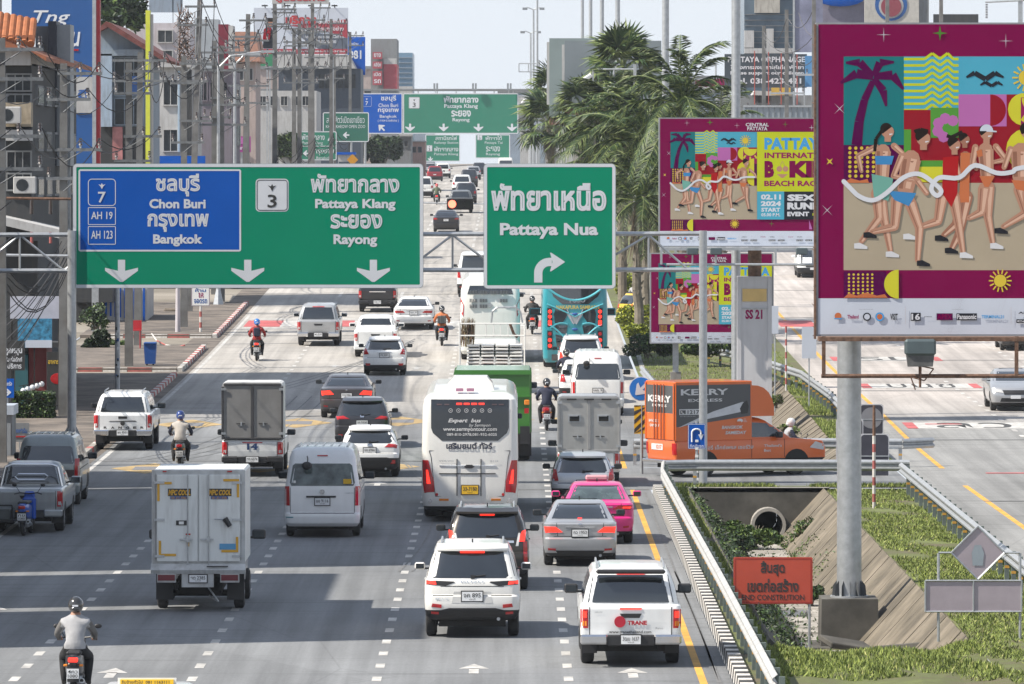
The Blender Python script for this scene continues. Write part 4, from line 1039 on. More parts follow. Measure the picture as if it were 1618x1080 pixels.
# backs of dark square boards by the crossing rail
DBK = M('dark_board_back', (.035, .035, .05), .6, var=.2); EDG = M('white_edge', (.5, .5, .52), .5)
for i, (x0, x1, y0, y1, Y, lab) in enumerate(((1359, 1405, 685, 757, 196, 'black-backed board with white edge on the red and white post'),
          (1321, 1364, 661, 738, 199, 'black-backed board half hidden by the thick mast'),
          (1358, 1396, 638, 688, 204, 'upper black-backed board bearing a grey disc'))):
 k = F / Y; t = thing('sign_board', lab, 'sign board', ((x0 + x1) / 2 / k - CX / k, Y, 0))
 w = (x1 - x0) / 2 / k
 m = MB(); m.prism(rrect(-w, w, kz(k, y1), kz(k, y0), .08), 0, .03, EDG); m.flat(rrect(-w + .03, w - .03, kz(k, y1) + .03, kz(k, y0) - .03, .1), -.004, DBK)
 m.box(-w, w, -.02, 0, (kz(k, y0) + kz(k, y1)) / 2, (kz(k, y0) + kz(k, y1)) / 2 + .03, STEEL)
 if i == 2: m.tube((0, -.006, kz(k, 660)), (0, -.01, kz(k, 660)), .33, .33, 20, M('grey_disc', (.20, .20, .22), .5))
 m.build('panel', t)
 m = MB(); m.tube((0, .06, 0.0), (0, .06, kz(k, y1)), .03, .03, 6, STEEL); m.build('post', t)
def banded_post(label, px, pyb, pyt, Y, r=.04, zb=None, name='marker_post'):
 k = F / Y; t = thing(name, label, 'marker post', ((px - CX) / k, Y, 0))
 z0 = CAMH - (pyb - HY) / k; z1 = CAMH - (pyt - HY) / k; n = max(4, int((z1 - z0) / .22)); m = MB()
 for i in range(n):
  m.tube((0, 0, z0 + (z1 - z0) * i / n), (0, 0, z0 + (z1 - z0) * (i + 1) / n), r, r, 8, KRED if i % 2 else KWH, caps=True)
 m.build('post', t); return t
t = banded_post('red and white banded post in front of the black-backed board', 1381, 832, 688, 177, .045)
m = MB(); m.tube((0, 0, kz(F/177, 688)), (0, 0, kz(F/177, 640)), .05, .04, 6, RUST); m.build('rusty_top', t)
banded_post('tall thin red and white post on the far drain bank', 1242, 617, 515, 234, .035)
t = banded_post('red and white post carrying a pink-marked notice on the left pavement', 317, 526, 483, 300, .06)
k = F / 300.; m = MB(); m.box(-.42, .42, -.05, -.02, kz(k, 483), kz(k, 452), SB); m.flat([(-.38, kz(k, 482)), (.38, kz(k, 482)), (.38, kz(k, 453)), (-.38, kz(k, 453))], -.055, WHITE)
for s, a, b, c, d, mt in (('ให้', -.1, .14, 470, 462, PC['plum']), ('จอดรถ', -.3, .3, 479, 472, BLUEINK), ('ห้าม', -.25, .25, 461, 455, BLUEINK)):
 letters(m, s, a, b, kz(k, c), kz(k, d), -.06, mt, .03)
m.build('notice', t)
# white cloth-like sign faces on the side road
for (x0, x1, y0, y1, Y, lab) in ((1267, 1290, 516, 566, 236, 'plain white sign board beside the tall banded post'), (1219, 1230, 483, 527, 240, 'narrow white board peeping past the SS 21 column')):
 k = F / Y; t = thing('white_board', lab, 'sign board', ((x0 + x1) / 2 / k - CX / k, Y, 0)); w = (x1 - x0) / 2 / k
 m = MB(); m.prism(rrect(-w, w, kz(k, y1), kz(k, y0), .04), 0, .03, SB if 0 else PC['pale']); m.build('panel', t)
 m = MB(); m.tube((0, .05, zr(Y) - .3), (0, .05, kz(k, y1)), .03, .03, 6, STEEL); m.build('post', t)

# ---- guardrails: W-beam on posts ----
def guardrail(label, pts, zf, post=2.0, h=.72, beam=True, flip=1, mat=STEEL, pm=None, reach=.08):
 t = thing('guardrail', label, 'guardrail', (0, 0, 0))
 seg_l = []
 for i in range(len(pts) - 1):
  (x0, y0), (x1, y1) = pts[i], pts[i + 1]; L_ = math.hypot(x1 - x0, y1 - y0); n = max(1, round(L_ / 4))
  for j in range(n): seg_l.append(((x0 + (x1-x0)*j/n, y0 + (y1-y0)*j/n), (x0 + (x1-x0)*(j+1)/n, y0 + (y1-y0)*(j+1)/n)))
 prof = [(0, -.16), (.035, -.13), (.075, -.10), (.075, -.06), (.0, -.015), (.0, .015), (.075, .06), (.075, .10), (.035, .13), (0, .16)]
 for (x0, y0), (x1, y1) in seg_l:
  m = MB(); d = Vector((x1 - x0, y1 - y0, 0)).normalized(); nrm = Vector((d.y, -d.x, 0)) * flip
  A_ = [Vector((x0, y0, zf(x0, y0) + h)) + nrm * p + Vector((0, 0, q)) for p, q in prof]
  B_ = [Vector((x1, y1, zf(x1, y1) + h)) + nrm * p + Vector((0, 0, q)) for p, q in prof]
  b0 = len(m.v); m.add(A_ + B_, [(i, i + 1, len(prof) + i + 1, len(prof) + i) for i in range(len(prof) - 1)], mat)
  m.add([p - nrm * .01 for p in A_] + [p - nrm * .01 for p in B_], [(i + 1, i, len(prof) + i, len(prof) + i + 1) for i in range(len(prof) - 1)], mat)
  m.build('rail', t, smooth=20)
 pm = pm or STEEL
 k = MB(); k.box(-.05, .05, -.06, .06, -.05, h + .13, pm); k.box(-.052, .052, -.064, -.056, h - .36, h - .30, YEL); pme = k.mesh('post')
 for i in range(len(pts) - 1):
  (x0, y0), (x1, y1) = pts[i], pts[i + 1]; L_ = math.hypot(x1 - x0, y1 - y0); n = max(1, round(L_ / post))
  a = math.atan2(y1 - y0, x1 - x0)
  for j in range(n):
   x = x0 + (x1-x0)*j/n; y = y0 + (y1-y0)*j/n
   ox, oy = -math.sin(a) * reach * flip, math.cos(a) * reach * flip
   ob('post', pme, t, loc=(x + ox, y + oy, zf(x, y)))
 return t
zg = lambda x, y: zr(y) + .03
GPOST = M('dark_green_post', (.12, .15, .14), .7, var=.3)
guardrail('long white-grey guardrail running along the drain beside the main road', [(4.35, 108), (4.30, 135), (4.22, 160), (4.16, 181), (4.3, 186.2)], lambda x, y: .03, 2.0, .72, flip=-1, pm=GPOST, mat=M('dull_zinc', (.50, .50, .49), .5, .35, var=.25, scale=4))
guardrail('grey guardrail across the end of the drain in front of the orange truck', [(4.35, 186.9), (5.2, 187.2), (9.8, 187.2), (11.3, 187.0)], lambda x, y: .1, 3.4, .62, flip=1)
guardrail('guardrail along the right bank with dark green posts', [(10.85, 112), (10.9, 150), (11.0, 186)], zg, 2.0, .66, flip=-1, pm=GPOST)
guardrail('guardrail on the far side of the turning lane', [(8.9, 201.2), (11.9, 200.8), (12.9, 201.6)], zg, 2.0, .68, flip=1)
guardrail('far guardrail with dark posts curving along the second drain', [(11.2, 204), (11.2, 232), (10.9, 248), (9.6, 262), (7.6, 272)], zg, 2.0, .68, flip=-1, pm=GPOST)
guardrail('short guardrail at the nose beside the hazard board', [(3.75, 202), (5.3, 201.6)], zg, 1.2, .62, flip=1)
guardrail('bent low guardrail beside the bushes on the median', [(5.35, 224), (5.25, 240), (5.0, 254)], zg, 2.0, .6, flip=-1)
# fallen slabs near the mound
for (x, y, z, a, lab) in ((7.0, 137.5, -.75, 14, 'broken concrete slab lying tilted on the mound in front of the plinth'), (8.0, 134.5, -.6, -9, 'dark broken kerb slab lying on the grass by the leafy shrub'), (6.3, 139, -1.2, 25, 'pale broken concrete wedge at the end of the water')):
 m = MB(); m.bbox(-.55, .55, -.3, .3, -.06, .06, DCONC if a < 20 else CONC, .02); o = m.build('concrete_slab'); tag(o, lab, 'concrete slab'); o.location = (x, y, z); o.rotation_euler = (R(a), R(a * .7), R(a * 2))
# ---------------- vehicles ----------------
def paint(name, col, metal=0.0, dirt=.0): return M('paint_' + name, col, .32, metal, coat=.7, var=.05, scale=1.5, dirt=dirt)
PW = paint('white', (.76, .77, .77), dirt=.05); PWD = paint('dusty_white', (.68, .68, .66), dirt=.12); PSIL = paint('silver', (.42, .43, .45), .5, .04)
PDK = paint('graphite', (.035, .035, .042), .3); PBLK = paint('black', (.014, .014, .018), .1); PBR = paint('dark_bronze', (.035, .030, .026), .4)
PPINK = paint('pink', (.62, .02, .20)); POR = paint('orange', (.62, .115, .012)); PTEAL = paint('teal', (.02, .24, .29)); PGRN = paint('green', (.045, .20, .025))
PSILD = paint('dull_silver', (.33, .35, .36), .35, dirt=.15); PSAGE = paint('sage_grey', (.26, .29, .29), .3, dirt=.15); PRED = paint('dark_red', (.22, .012, .02)); PYEL = paint('yellow', (.60, .40, .03))
PBLUE = paint('blue', (.01, .08, .42)); PCREAM = paint('cream', (.62, .60, .52)); PGREY = paint('grey', (.16, .17, .18), .2)
class Shell:
 def __init__(s, lv, r=.20, crown=.05): s.lv = lv; s.r = r; s.crown = crown
 def lev(s, z):
  L = s.lv
  if z <= L[0][0]: return L[0][1:4]
  for a, b in zip(L, L[1:]):
   if z <= b[0]:
    t = (z - a[0]) / max(b[0] - a[0], 1e-6)
    return tuple(a[i] + (b[i] - a[i]) * t for i in (1, 2, 3))
  return L[-1][1:4]
 def rear(s, x, z):
  yr, yf, w = s.lev(z); ax = abs(x)
  y = yr + s.crown * (x / w) ** 2
  e = ax - (w - s.r)
  if e > 0: e = min(e, s.r * .995); y += s.r - math.sqrt(s.r * s.r - e * e)
  return y
 def front(s, x, z):
  yr, yf, w = s.lev(z); ax = abs(x); y = yf - s.crown * 2 * (x / w) ** 2
  e = ax - (w - s.r)
  if e > 0: e = min(e, s.r * .995); y -= s.r - math.sqrt(s.r * s.r - e * e)
  return y
 def side(s, y, z):
  yr, yf, w = s.lev(z)
  for e in (yr + s.crown + s.r - y, y - (yf - 2 * s.crown - s.r)):
   if e > 0: e = min(e, s.r * .98); return w - (s.r - math.sqrt(s.r * s.r - e * e))
  return w
 def ring(s, z, yr, yf, w):
  r = s.r; pts = []
  for i in range(9):
   x = -(w - r) + 2 * (w - r) * i / 8; pts.append((x, yr + s.crown * (x / w) ** 2, z))
  def cor(cx, a0, front):
   for i in range(1, 5):
    a = R(a0 + 90 * i / 5)
    x = cx + r * math.cos(a) * 1.0
    if not front: y = yr + s.crown * (x / w) ** 2 + r + r * math.sin(a)
    else: y = yf - 2 * s.crown * (x / w) ** 2 - r + r * math.sin(a)
    pts.append((x, y, z))
  cor(w - r, -90, False)
  ya, yb = yr + s.crown + r, yf - 2 * s.crown - r
  for i in range(4): pts.append((w, ya + (yb - ya) * i / 3, z))
  cor(w - r, 0, True)
  for i in range(9):
   x = (w - r) - 2 * (w - r) * i / 8; pts.append((x, yf - 2 * s.crown * (x / w) ** 2, z))
  cor(-(w - r), 90, True)
  for i in range(4): pts.append((-w, yb + (ya - yb) * i / 3, z))
  cor(-(w - r), 180, False)
  return pts
 def build(s, name, parent, mat, mats=None, cap0=True):
  m = MB(); m.loft([s.ring(*l[:4]) for l in s.lv], mat, cap0, True, mats=[l[4] if len(l) > 4 else mat for l in s.lv])
  return m.build(name, parent, smooth=32)
def clip_row(poly, z):
 xs = []
 for (x0, z0), (x1, z1) in zip(poly, poly[1:] + poly[:1]):
  if (z0 - z) * (z1 - z) <= 0 and abs(z1 - z0) > 1e-9: xs.append(x0 + (x1 - x0) * (z - z0) / (z1 - z0))
  elif abs(z0 - z) < 1e-9 and abs(z1 - z) < 1e-9: xs += [x0, x1]
 return (min(xs), max(xs)) if xs else (0, 0)
def patch(mb, poly, fn, mat, off=.008, th=.03, step=.12, rows=None):
 """thin moulded piece that follows a surface; fn(u, v, off) -> point"""
 zs = sorted(set([p[1] for p in poly])); z0, z1 = zs[0], zs[-1]
 if hasattr(fn, 'lv'): zs = sorted(set(zs + [l for l in fn.lv if z0 + .004 < l < z1 - .004]))
 allz = [z0];
 for a, b in zip(zs, zs[1:]):
  n = max(1, int((b - a) / step + .5))
  allz += [a + (b - a) * i / n for i in range(1, n + 1)]
 e = 1e-6; rowsx = [clip_row(poly, min(max(z, z0 + e), z1 - e)) for z in allz]
 wmax = max(b - a for a, b in rowsx); nx = max(1, min(12, int(wmax / step + .5)))
 vs = []
 for z, (a, b) in zip(allz, rowsx):
  for i in range(nx + 1): vs.append(fn(a + (b - a) * i / nx, z, off))
 n1 = nx + 1; fs = []
 for j in range(len(allz) - 1):
  for i in range(nx): fs.append((j*n1 + i, j*n1 + i + 1, (j+1)*n1 + i + 1, (j+1)*n1 + i))
 b0 = len(vs); border = [i for i in range(n1)] + [j*n1 + nx for j in range(1, len(allz))] + [(len(allz)-1)*n1 + i for i in range(nx - 1, -1, -1)] + [j*n1 for j in range(len(allz) - 2, 0, -1)]
 uv = []
 for z, (a, b) in zip(allz, rowsx):
  for i in range(nx + 1): uv.append((a + (b - a) * i / nx, z))
 for i in border: vs.append(fn(uv[i][0], uv[i][1], off - th))
 nb = len(border)
 for i in range(nb): fs.append((border[(i+1) % nb], border[i], b0 + i, b0 + (i+1) % nb))
 mb.add(vs, fs, mat)
def _lv(f, sh): f.lv = [l[0] for l in sh.lv]; return f
def rp(sh):  return _lv(lambda x, z, o: (x, sh.rear(x, z) - o, z), sh)
def fp(sh):  return _lv(lambda x, z, o: (x, sh.front(x, z) + o, z), sh)
def sp(sh, sd): return _lv(lambda y, z, o: (sd * (sh.side(y, z) + o), y, z), sh)
def mir(poly): return [(-x, z) for x, z in poly]
def part(name, parent, poly, fn, mat, off=.008, th=.03, smooth=35, step=.12):
 m = MB(); patch(m, poly, fn, mat, off, th, step); return m.build(name, parent, smooth=smooth)
WH = {}
def wheel_mesh(r, w, rimmat):
 key = (round(r, 3), w, rimmat.name)
 if key not in WH:
  m = MB(); n = 20
  prof = [(-w/2 + .02, r * .66), (-w/2, r * .80), (-w/2 + .02, r * .96), (-w/2 + .05, r), (w/2 - .05, r), (w/2 - .02, r * .96), (w/2, r * .80), (w/2 - .02, r * .66)]
  rings = [[(x, rr * math.cos(2*math.pi*i/n), rr * math.sin(2*math.pi*i/n)) for i in range(n)] for x, rr in prof]
  m.loft(rings, RUBBER)
  tyre = m.mesh('tyre', 40)
  m = MB()
  for sx in (-1, 1):
   m.tube((sx * (w/2 - .035), 0, 0), (sx * (w/2 - .012), 0, 0), r * .65, r * .60, 18, DARK)
   for i in range(5):
    a = 2 * math.pi * i / 5
    p = [(sx * (w/2 - .004), r*.08*math.cos(a+1.57) + r*.1*math.cos(a), r*.08*math.sin(a+1.57) + r*.1*math.sin(a)), (sx * (w/2 - .004), -r*.08*math.cos(a+1.57) + r*.1*math.cos(a), -r*.08*math.sin(a+1.57) + r*.1*math.sin(a)),
     (sx * (w/2 - .006), -r*.13*math.cos(a+1.57) + r*.6*math.cos(a), -r*.13*math.sin(a+1.57) + r*.6*math.sin(a)), (sx * (w/2 - .006), r*.13*math.cos(a+1.57) + r*.6*math.cos(a), r*.13*math.sin(a+1.57) + r*.6*math.sin(a))]
    m.add(p, [(0, 1, 2, 3)], rimmat)
   m.tube((sx * (w/2 - .01), 0, 0), (sx * (w/2), 0, 0), r * .14, r * .12, 10, rimmat)
   for i in range(18):
    a, b = 2*math.pi*i/18, 2*math.pi*(i+1)/18
    m.add([(sx*(w/2-.008), r*.58*math.cos(a), r*.58*math.sin(a)), (sx*(w/2-.008), r*.58*math.cos(b), r*.58*math.sin(b)), (sx*(w/2-.008), r*.66*math.cos(b), r*.66*math.sin(b)), (sx*(w/2-.008), r*.66*math.cos(a), r*.66*math.sin(a))], [(0,1,2,3)], rimmat)
  WH[key] = (tyre, m.mesh('rim'))
 return WH[key]
def wheels(t, W, L, r=.32, w=.21, ya=.85, yb=None, rim=None, inset=.0, dual=False):
 yb = L - .82 if yb is None else yb; rim = rim or M('alloy', (.35, .36, .38), .35, .8)
 ty, rm = wheel_mesh(r, w, rim)
 for y in (ya, yb):
  for sx in (-1, 1):
   o = ob('wheel', ty, t, loc=(sx * (W/2 - w/2 - .02 - inset), y, r)); ob('rim', rm, o)
def arches(t, sh, W, r, ya, yb, mat=DARK):
 for y in (ya, yb):
  for sd in (-1, 1):
   poly = [(y + (r + .07) * math.cos(R(a)), r + (r + .07) * math.sin(R(a))) for a in range(-10, 191, 20)]
   m = MB(); patch(m, poly, sp(sh, sd), mat, .006, .05, .3); m.build('wheel_arch', t)
def plate(t, sh, text, z, w=.34, h=.15, mat=None, x=0.0, y=None):
 y = sh.rear(x, z) - .03 if y is None else y
 m = MB(); m.box(x - w/2 - .02, x + w/2 + .02, y, y + .05, z - h/2 - .02, z + h/2 + .02, BLACK); m.box(x - w/2, x + w/2, y - .006, y, z - h/2, z + h/2, mat or PLATEW)
 o = m.build('licence_plate', t); m = MB()
 letters(m, text, x - w*.42, x + w*.42, z - h*.12, z + h*.36, y - .011, INK, .01)
 letters(m, 'ชลบุรี', x - w*.16, x + w*.16, z - h*.42, z - h*.2, y - .011, INK, 0)
 m.build('plate_number', o); return o
def mirrors(t, W, y, z, mat, s=1.0, out=.13):
 for sx in (-1, 1):
  m = MB(); cx = sx * (W/2 + out)
  m.bbox(min(cx - .115*s, cx + .115*s), max(cx - .115*s, cx + .115*s), y - .05, y + .10, z - .075*s, z + .085*s, mat, .03)
  m.box(cx - .09*s, cx + .09*s, y - .056, y - .05, z - .05*s, z + .06*s, M('mirror_glass', (.05, .06, .07), .05, .6))
  m.box(min(sx*(W/2 - .08), cx), max(sx*(W/2 - .08), cx), y, y + .05, z - .07*s, z - .03*s, BLACK)
  m.build('mirror', t, smooth=30)
def veh(name, label, cat, px, py, W, yaw=0.0, over=.85, group='vehicles in the traffic', Y=None):
 Yt = gy(py) if Y is None else Y
 x = (px - CX) * Yt / F
 c, s = math.cos(yaw), math.sin(yaw)
 y0 = Yt - over
 pitch = math.atan2(zr(y0 + 3) - zr(y0), 3)
 t = thing(name, label, cat, (x, y0, zr(Yt) - over * math.tan(pitch)), 0, group)
 t.rotation_euler = (pitch, 0, yaw)
 return t
def rear_set(t, sh, W, H, o):
 for nm, poly, mt, off in o.get('lights', ()):
  for p in (poly, mir(poly)): part(nm, t, p, rp(sh), mt, off, .03, step=.08)
 if 'window' in o: part('rear_window', t, o['window'], rp(sh), o.get('glass', GLASS), .006, .03)
 for nm, poly, mt, off in o.get('trim', ()): part(nm, t, poly, rp(sh), mt, off, .03)
 for s, x0, x1, z0, z1, mt, bo in o.get('text', ()):
  m = MB(); letters(m, s, x0, x1, z0, z1, 0, mt, bo, surf=lambda x, z: sh.rear(x, z) - .012); m.build('badge', t)
 if 'plate' in o: plate(t, sh, *o['plate'])
 if 'brake' in o:
  x, z0, z1, on = o['brake']; part('brake_light', t, [(-x, z0), (x, z0), (x, z1), (-x, z1)], rp(sh), REDON if on else RED, .02, .03)
def seam(x0, x1, z0, z1): return [(x0, z0), (x1, z0), (x1, z1), (x0, z1)]
def car(label, px, py, col, W=1.7, H=1.5, L=4.1, kind='hatch', yaw=0.0, belt=None, rake=.45, wr=.32, name=None, cat='car', o=None, deck=1.0, rails=False, spoiler=None,
  mirror=None, valance=None, rim=None, simple=False, front=None, roofmat=None, narrow=.0, group='cars in the traffic', Y=None, lift=0.0):
 o = o or {}; t = veh(name or {'hatch': 'hatchback', 'suv': 'suv', 'sedan': 'sedan'}[kind], label, cat, px, py, W, yaw, .85, group, Y)
 w = W/2; b = belt or H * .63; val = valance or BLACK; g = .24 + lift
 rm_ = roofmat or col
 if kind == 'sedan':
  b = deck
  lv = [(g, .16, L-.16, w-.10, val), (g+.08, .07, L-.05, w-.04, val if 'valtop' in o else col), (.50, .0, L, w-.005), (.64, .0, L-.02, w), (.68, .05, L-.04, w), (b-.16, .04, L-.15, w), (b-.05, .03, L-.5, w-.012), (b-.01, .08, L-.85, w-.04),
   (b+.015, .62, L-1.25, w-.07), (H-.20, 1.02, L-1.85, w-.20), (H-.07, 1.28, L-2.1, w-.27, rm_), (H-.02, 1.50, L-2.2, w-.33, rm_), (H, 1.85, L-2.35, w-.46, rm_)]
  win = [(-(w-.20), b+.05), (w-.20, b+.05), (w-.335, H-.10), (-(w-.335), H-.10)]
 else:
  k = rake
  lv = [(g, .16, L-.16, w-.10, val), (g+.08, .06, L-.05, w-.03, val), (g+.20, .0, L, w-.01, col if 'cleanbumper' in o else val), (.58+lift, -.01, L, w), (.70+lift, .0, L-.03, w), (.74+lift, .06, L-.05, w), (b-.14, .06, L-.15, w), (b-.03, .08, L-.7, w-.012), (b, .10, L-1.05, w-.045),
   ((b+H)/2, .10+k*.42, L-1.45, w-.12), (H-.16, .10+k*.8, L-1.85, w-.19), (H-.07, .10+k*.98, L-2.0, w-.23, rm_), (H-.02, .10+k*1.15, L-2.1, w-.29, rm_), (H, .10+k+.35, L-2.3, w-.42, rm_)]
  win = [(-(w-.17), b+.02), (w-.17, b+.02), (w-.10, b+.06), (w-.22-narrow, H-.15), (-(w-.22-narrow), H-.15), (-(w-.10), b+.06)]
 sh = Shell(lv, .17, .05); sh.build('body', t, col)
 o.setdefault('window', win); rear_set(t, sh, W, H, o)
 if kind == 'sedan': part('roof_glass_edge', t, seam(-(w-.36), w-.36, H-.095, H-.075), rp(sh), BLACK, .01)
 if spoiler or (kind != 'sedan' and not simple):
  m = MB(); zz = H - .12; q = []
  for i in range(7):
   x = -(w-.24) + 2*(w-.24)*i/6; y = sh.rear(x, zz) - .13 + .04*abs(x)
   q.append([(x, y, zz-.01), (x, y + .0, zz + .035), (x, sh.rear(x, H-.03) + .02, H - .01), (x, sh.rear(x, zz) + .02, zz - .03)])
  m.loft(q, spoiler or rm_); m.build('spoiler', t, smooth=50)
 if not simple:
  part('tailgate_seam', t, seam(-(w-.16), w-.16, .715+lift, .73+lift) if kind != 'sedan' else seam(-(w-.24), w-.24, .70, .712), rp(sh), DARK, .003)
  if kind == 'sedan':
   for sx in (-1, 1): part('boot_seam', t, [(sx*(w-.34), .71), (sx*(w-.328), .71), (sx*(w-.30), b-.02), (sx*(w-.312), b-.02)], rp(sh), DARK, .003)
  for sx in (-1, 1):
   pp = [(sx*.70*w, .40+lift*.6), (sx*.86*w, .41+lift*.6), (sx*.86*w, .46+lift*.6), (sx*.70*w, .45+lift*.6)]
   if o.get('reflect', True): part('reflector', t, pp, rp(sh), RED, .01, step=.1)
  m = MB(); m.tube((w*.55, .1, g + .02), (w*.55, .5, g + .04), .035, .035, 8, STEEL); m.build('exhaust', t)
 # sides
 for sd in (-1, 1):
  y0 = (.75 if kind == 'sedan' else .10 + rake * .75) + .25; y1 = L - (1.95 if kind == 'sedan' else 1.75)
  z0, z1 = b + .03, H - .17
  n = 2 if L < 4.35 or kind == 'sedan' else 3
  lo0, hi0 = y0 - .05, y0 + .28; lo1, hi1 = y1 + .30, y1 - .12
  for i in range(n):
   a, c = i / n, (i + 1) / n
   poly = [(lo0 + (lo1-lo0)*a + .03, z0), (lo0 + (lo1-lo0)*c - .03, z0), (hi0 + (hi1-hi0)*c - .03, z1), (hi0 + (hi1-hi0)*a + .03, z1)]
   part('side_window', t, poly, sp(sh, sd), GLASS, .006, .03, step=.3)
  if not simple:
   for yy in (L*.42, L*.65): part('door_seam', t, [(yy, .32+lift), (yy+.015, .32+lift), (yy+.015, b), (yy, b)], sp(sh, sd), DARK, .003, step=.4)
   part('door_handle', t, [(L*.47, b-.14), (L*.51, b-.14), (L*.51, b-.11), (L*.47, b-.11)], sp(sh, sd), col, .03)
 part('windscreen', t, [(-(w-.16), b+.04), (w-.16, b+.04), (w-.26, H-.1), (-(w-.26), H-.1)], fp(sh), GLASS, .006)
 arches(t, sh, W, wr, .85, L - .82); wheels(t, W, L, wr, .22, rim=rim)
 m = MB(); m.box(-w+.28, w-.28, .3, L-.3, .16+lift*.5, g+.1, DARK); m.box(-w+.1, w-.1, .55, .75, .2+lift, .3+lift, DARK); m.build('underbody', t)
 mirrors(t, W, L*.62, b + .08, mirror or col, .9)
 if rails:
  for sx in (-1, 1):
   m = MB(); q = [(sx*(w-.33), .10+rake+.35, H - .02), (sx*(w-.33), .10+rake+.5, H+.035), (sx*(w-.33), L-2.5, H+.035), (sx*(w-.33), L-2.35, H-.02)]
   m.path(q, .02, 6, STEEL); m.build('roof_rail', t)
 if not simple:
  m = MB(); m.prismx([((1.8 if kind == 'sedan' else .10+rake+.5), H), ((1.8 if kind == 'sedan' else .10+rake+.5) + .14, H), ((1.8 if kind == 'sedan' else .10+rake+.5) + .02, H + .07)], -.015, .015, BLACK); m.build('aerial', t)
  if kind != 'sedan':
   m = MB(); z = b + .05; m.path([(0, sh.rear(0, z) - .03, z), (.26, sh.rear(.26, z+.03) - .025, z + .03)], .012, 5, BLACK); m.box(-.03, .05, sh.rear(0, z) - .04, sh.rear(0, z), z - .04, z + .03, BLACK); m.build('wiper', t)
 if front: front(t, sh, W, H, L, b)
 return t, sh
RL = 'tail_light'

def wedge(x0, x1, z0, z1, d=.0): return [(x0, z0 + d), (x1, z0), (x1, z1), (x0, z1 - d * .3)]
# white suv nearest
def MU(): pass
car('pearl white suv with slim wedge lights, bottom centre in front of the dark suv', 746.5, 1004, paint('pearl', (.72, .71, .68), dirt=.05), 1.87, 1.83, 4.8, 'suv', belt=1.16, rake=.42, wr=.38, cat='suv', rails=True, lift=.12, rim=None, o=dict(cleanbumper=1,
 lights=[(RL, [(.34, 1.10), (.52, 1.03), (.90, 1.05), (.90, 1.14), (.36, 1.115)], BLACK, .01), (RL, [(.70, 1.055), (.90, 1.065), (.90, 1.13), (.72, 1.12)], REDON, .018), (RL, [(.60, .60), (.80, .62), (.78, .69), (.60, .67)], RED, .012)],
 trim=[('tailgate_crease', seam(-.62, .62, 1.015, 1.03), DARK, .002), ('valance', [(-.62, .40), (.62, .40), (.66, .55), (.45, .60), (-.45, .60), (-.66, .55)], BLACK, .012), ('plate_recess', [(-.40, .70), (.40, .70), (.36, .92), (-.36, .92)], M('shade_white', (.5, .5, .49), .4), .004)],
 text=[('ISUZU', -.22, .22, 1.09, 1.13, CHROME, .02), ('MU-X', -.72, -.46, .76, .80, CHROME, .01)], plate=('จค 895', .83, .40, .18), brake=(.24, 1.655, 1.69, True)))
# dark suv with tall strip lights
car('dark bronze suv with tall red light strips and roof rails behind the white bus', 770, 930, PBR, 1.82, 1.80, 4.78, 'suv', belt=1.14, rake=.34, wr=.38, cat='suv', rails=True, lift=.12, mirror=BLACK, o=dict(
 lights=[(RL, [(.66, 1.08), (.82, 1.08), (.84, 1.32), (.76, 1.30)], REDON, .014), (RL, [(.80, .60), (.88, .60), (.87, 1.08), (.78, 1.08)], RED, .014), (RL, [(.62, .98), (.68, .98), (.72, 1.26), (.68, 1.26)], M('bright_trim', (.6, .6, .6), .3), .016)],
 trim=[('chrome_bar', seam(-.58, .58, 1.05, 1.10), CHROME, .02), ('emblem', [(0, 1.13), (.05, 1.13), (0, 1.21), (-.05, 1.13)], CHROME, .02)], plate=('4กก 219', .86, .36, .16), brake=(.16, 1.63, 1.66, True)))
# silver saloon
car('silver sedan with both brake lights lit behind the pink taxi', 916, 892, PSIL, 1.70, 1.475, 4.45, 'sedan', deck=1.03, wr=.31, cat='car', mirror=BLACK, o=dict(
 lights=[(RL, [(.40, .80), (.80, .78), (.83, .93), (.56, .92)], REDON, .014), (RL, [(.56, .37), (.74, .38), (.74, .43), (.56, .42)], RED, .012)], reflect=False,
 trim=[('chrome_strip', seam(-.34, .34, .895, .92), CHROME, .014), ('lower_trim', [(-.5, .28), (.5, .28), (.56, .37), (-.56, .37)], BLACK, .012), ('emblem', seam(-.04, .04, .96, 1.0), CHROME, .02)],
 text=[('CITY', -.66, -.50, .73, .76, CHROME, .01)], plate=('กว 1953', .78, .36, .16), brake=(.05, 1.08, 1.10, True)))
# pink taxi
t, s = car('bright pink taxi with a pink roof light, between the kerb and the silver sedan', 944, 857, PPINK, 1.76, 1.46, 4.6, 'sedan', deck=1.02, wr=.32, cat='taxi', name='taxi', o=dict(glass=GLASS2,
 lights=[(RL, [(.36, .86), (.80, .84), (.84, .95), (.50, .95)], RED, .014), (RL, [(.60, .885), (.80, .88), (.82, .92), (.62, .92)], REDON, .02)],
 trim=[('chrome_strip', seam(-.36, .36, .90, .93), CHROME, .014)], plate=('ทษ 402', .60, .34, .15, PLATEY)))
m = MB(); m.box(-.14, .14, 1.0, 1.02, 1.10, 1.14, M('sticker_orange', (.6,.2,.03), .5)); m.build('window_sticker', t)
m = MB(); m.bbox(-.28, .28, 2.1, 2.25, 1.46, 1.60, M('taxi_lamp_pink', (.55, .30, .33), .4), .04); m.build('roof_light', t)
# silver hatch half hidden
car('silver-white hatchback half hidden behind the pink taxi', 921, 803, paint('soft_silver', (.48, .50, .53), .4), 1.69, 1.52, 4.0, 'hatch', belt=.98, rake=.42, cat='car', mirror=BLACK, o=dict(lights=[(RL, [(.66, .78), (.84, .78), (.80, 1.1), (.72, 1.08)], RED, .014)], plate=('กษ 88', .72)))
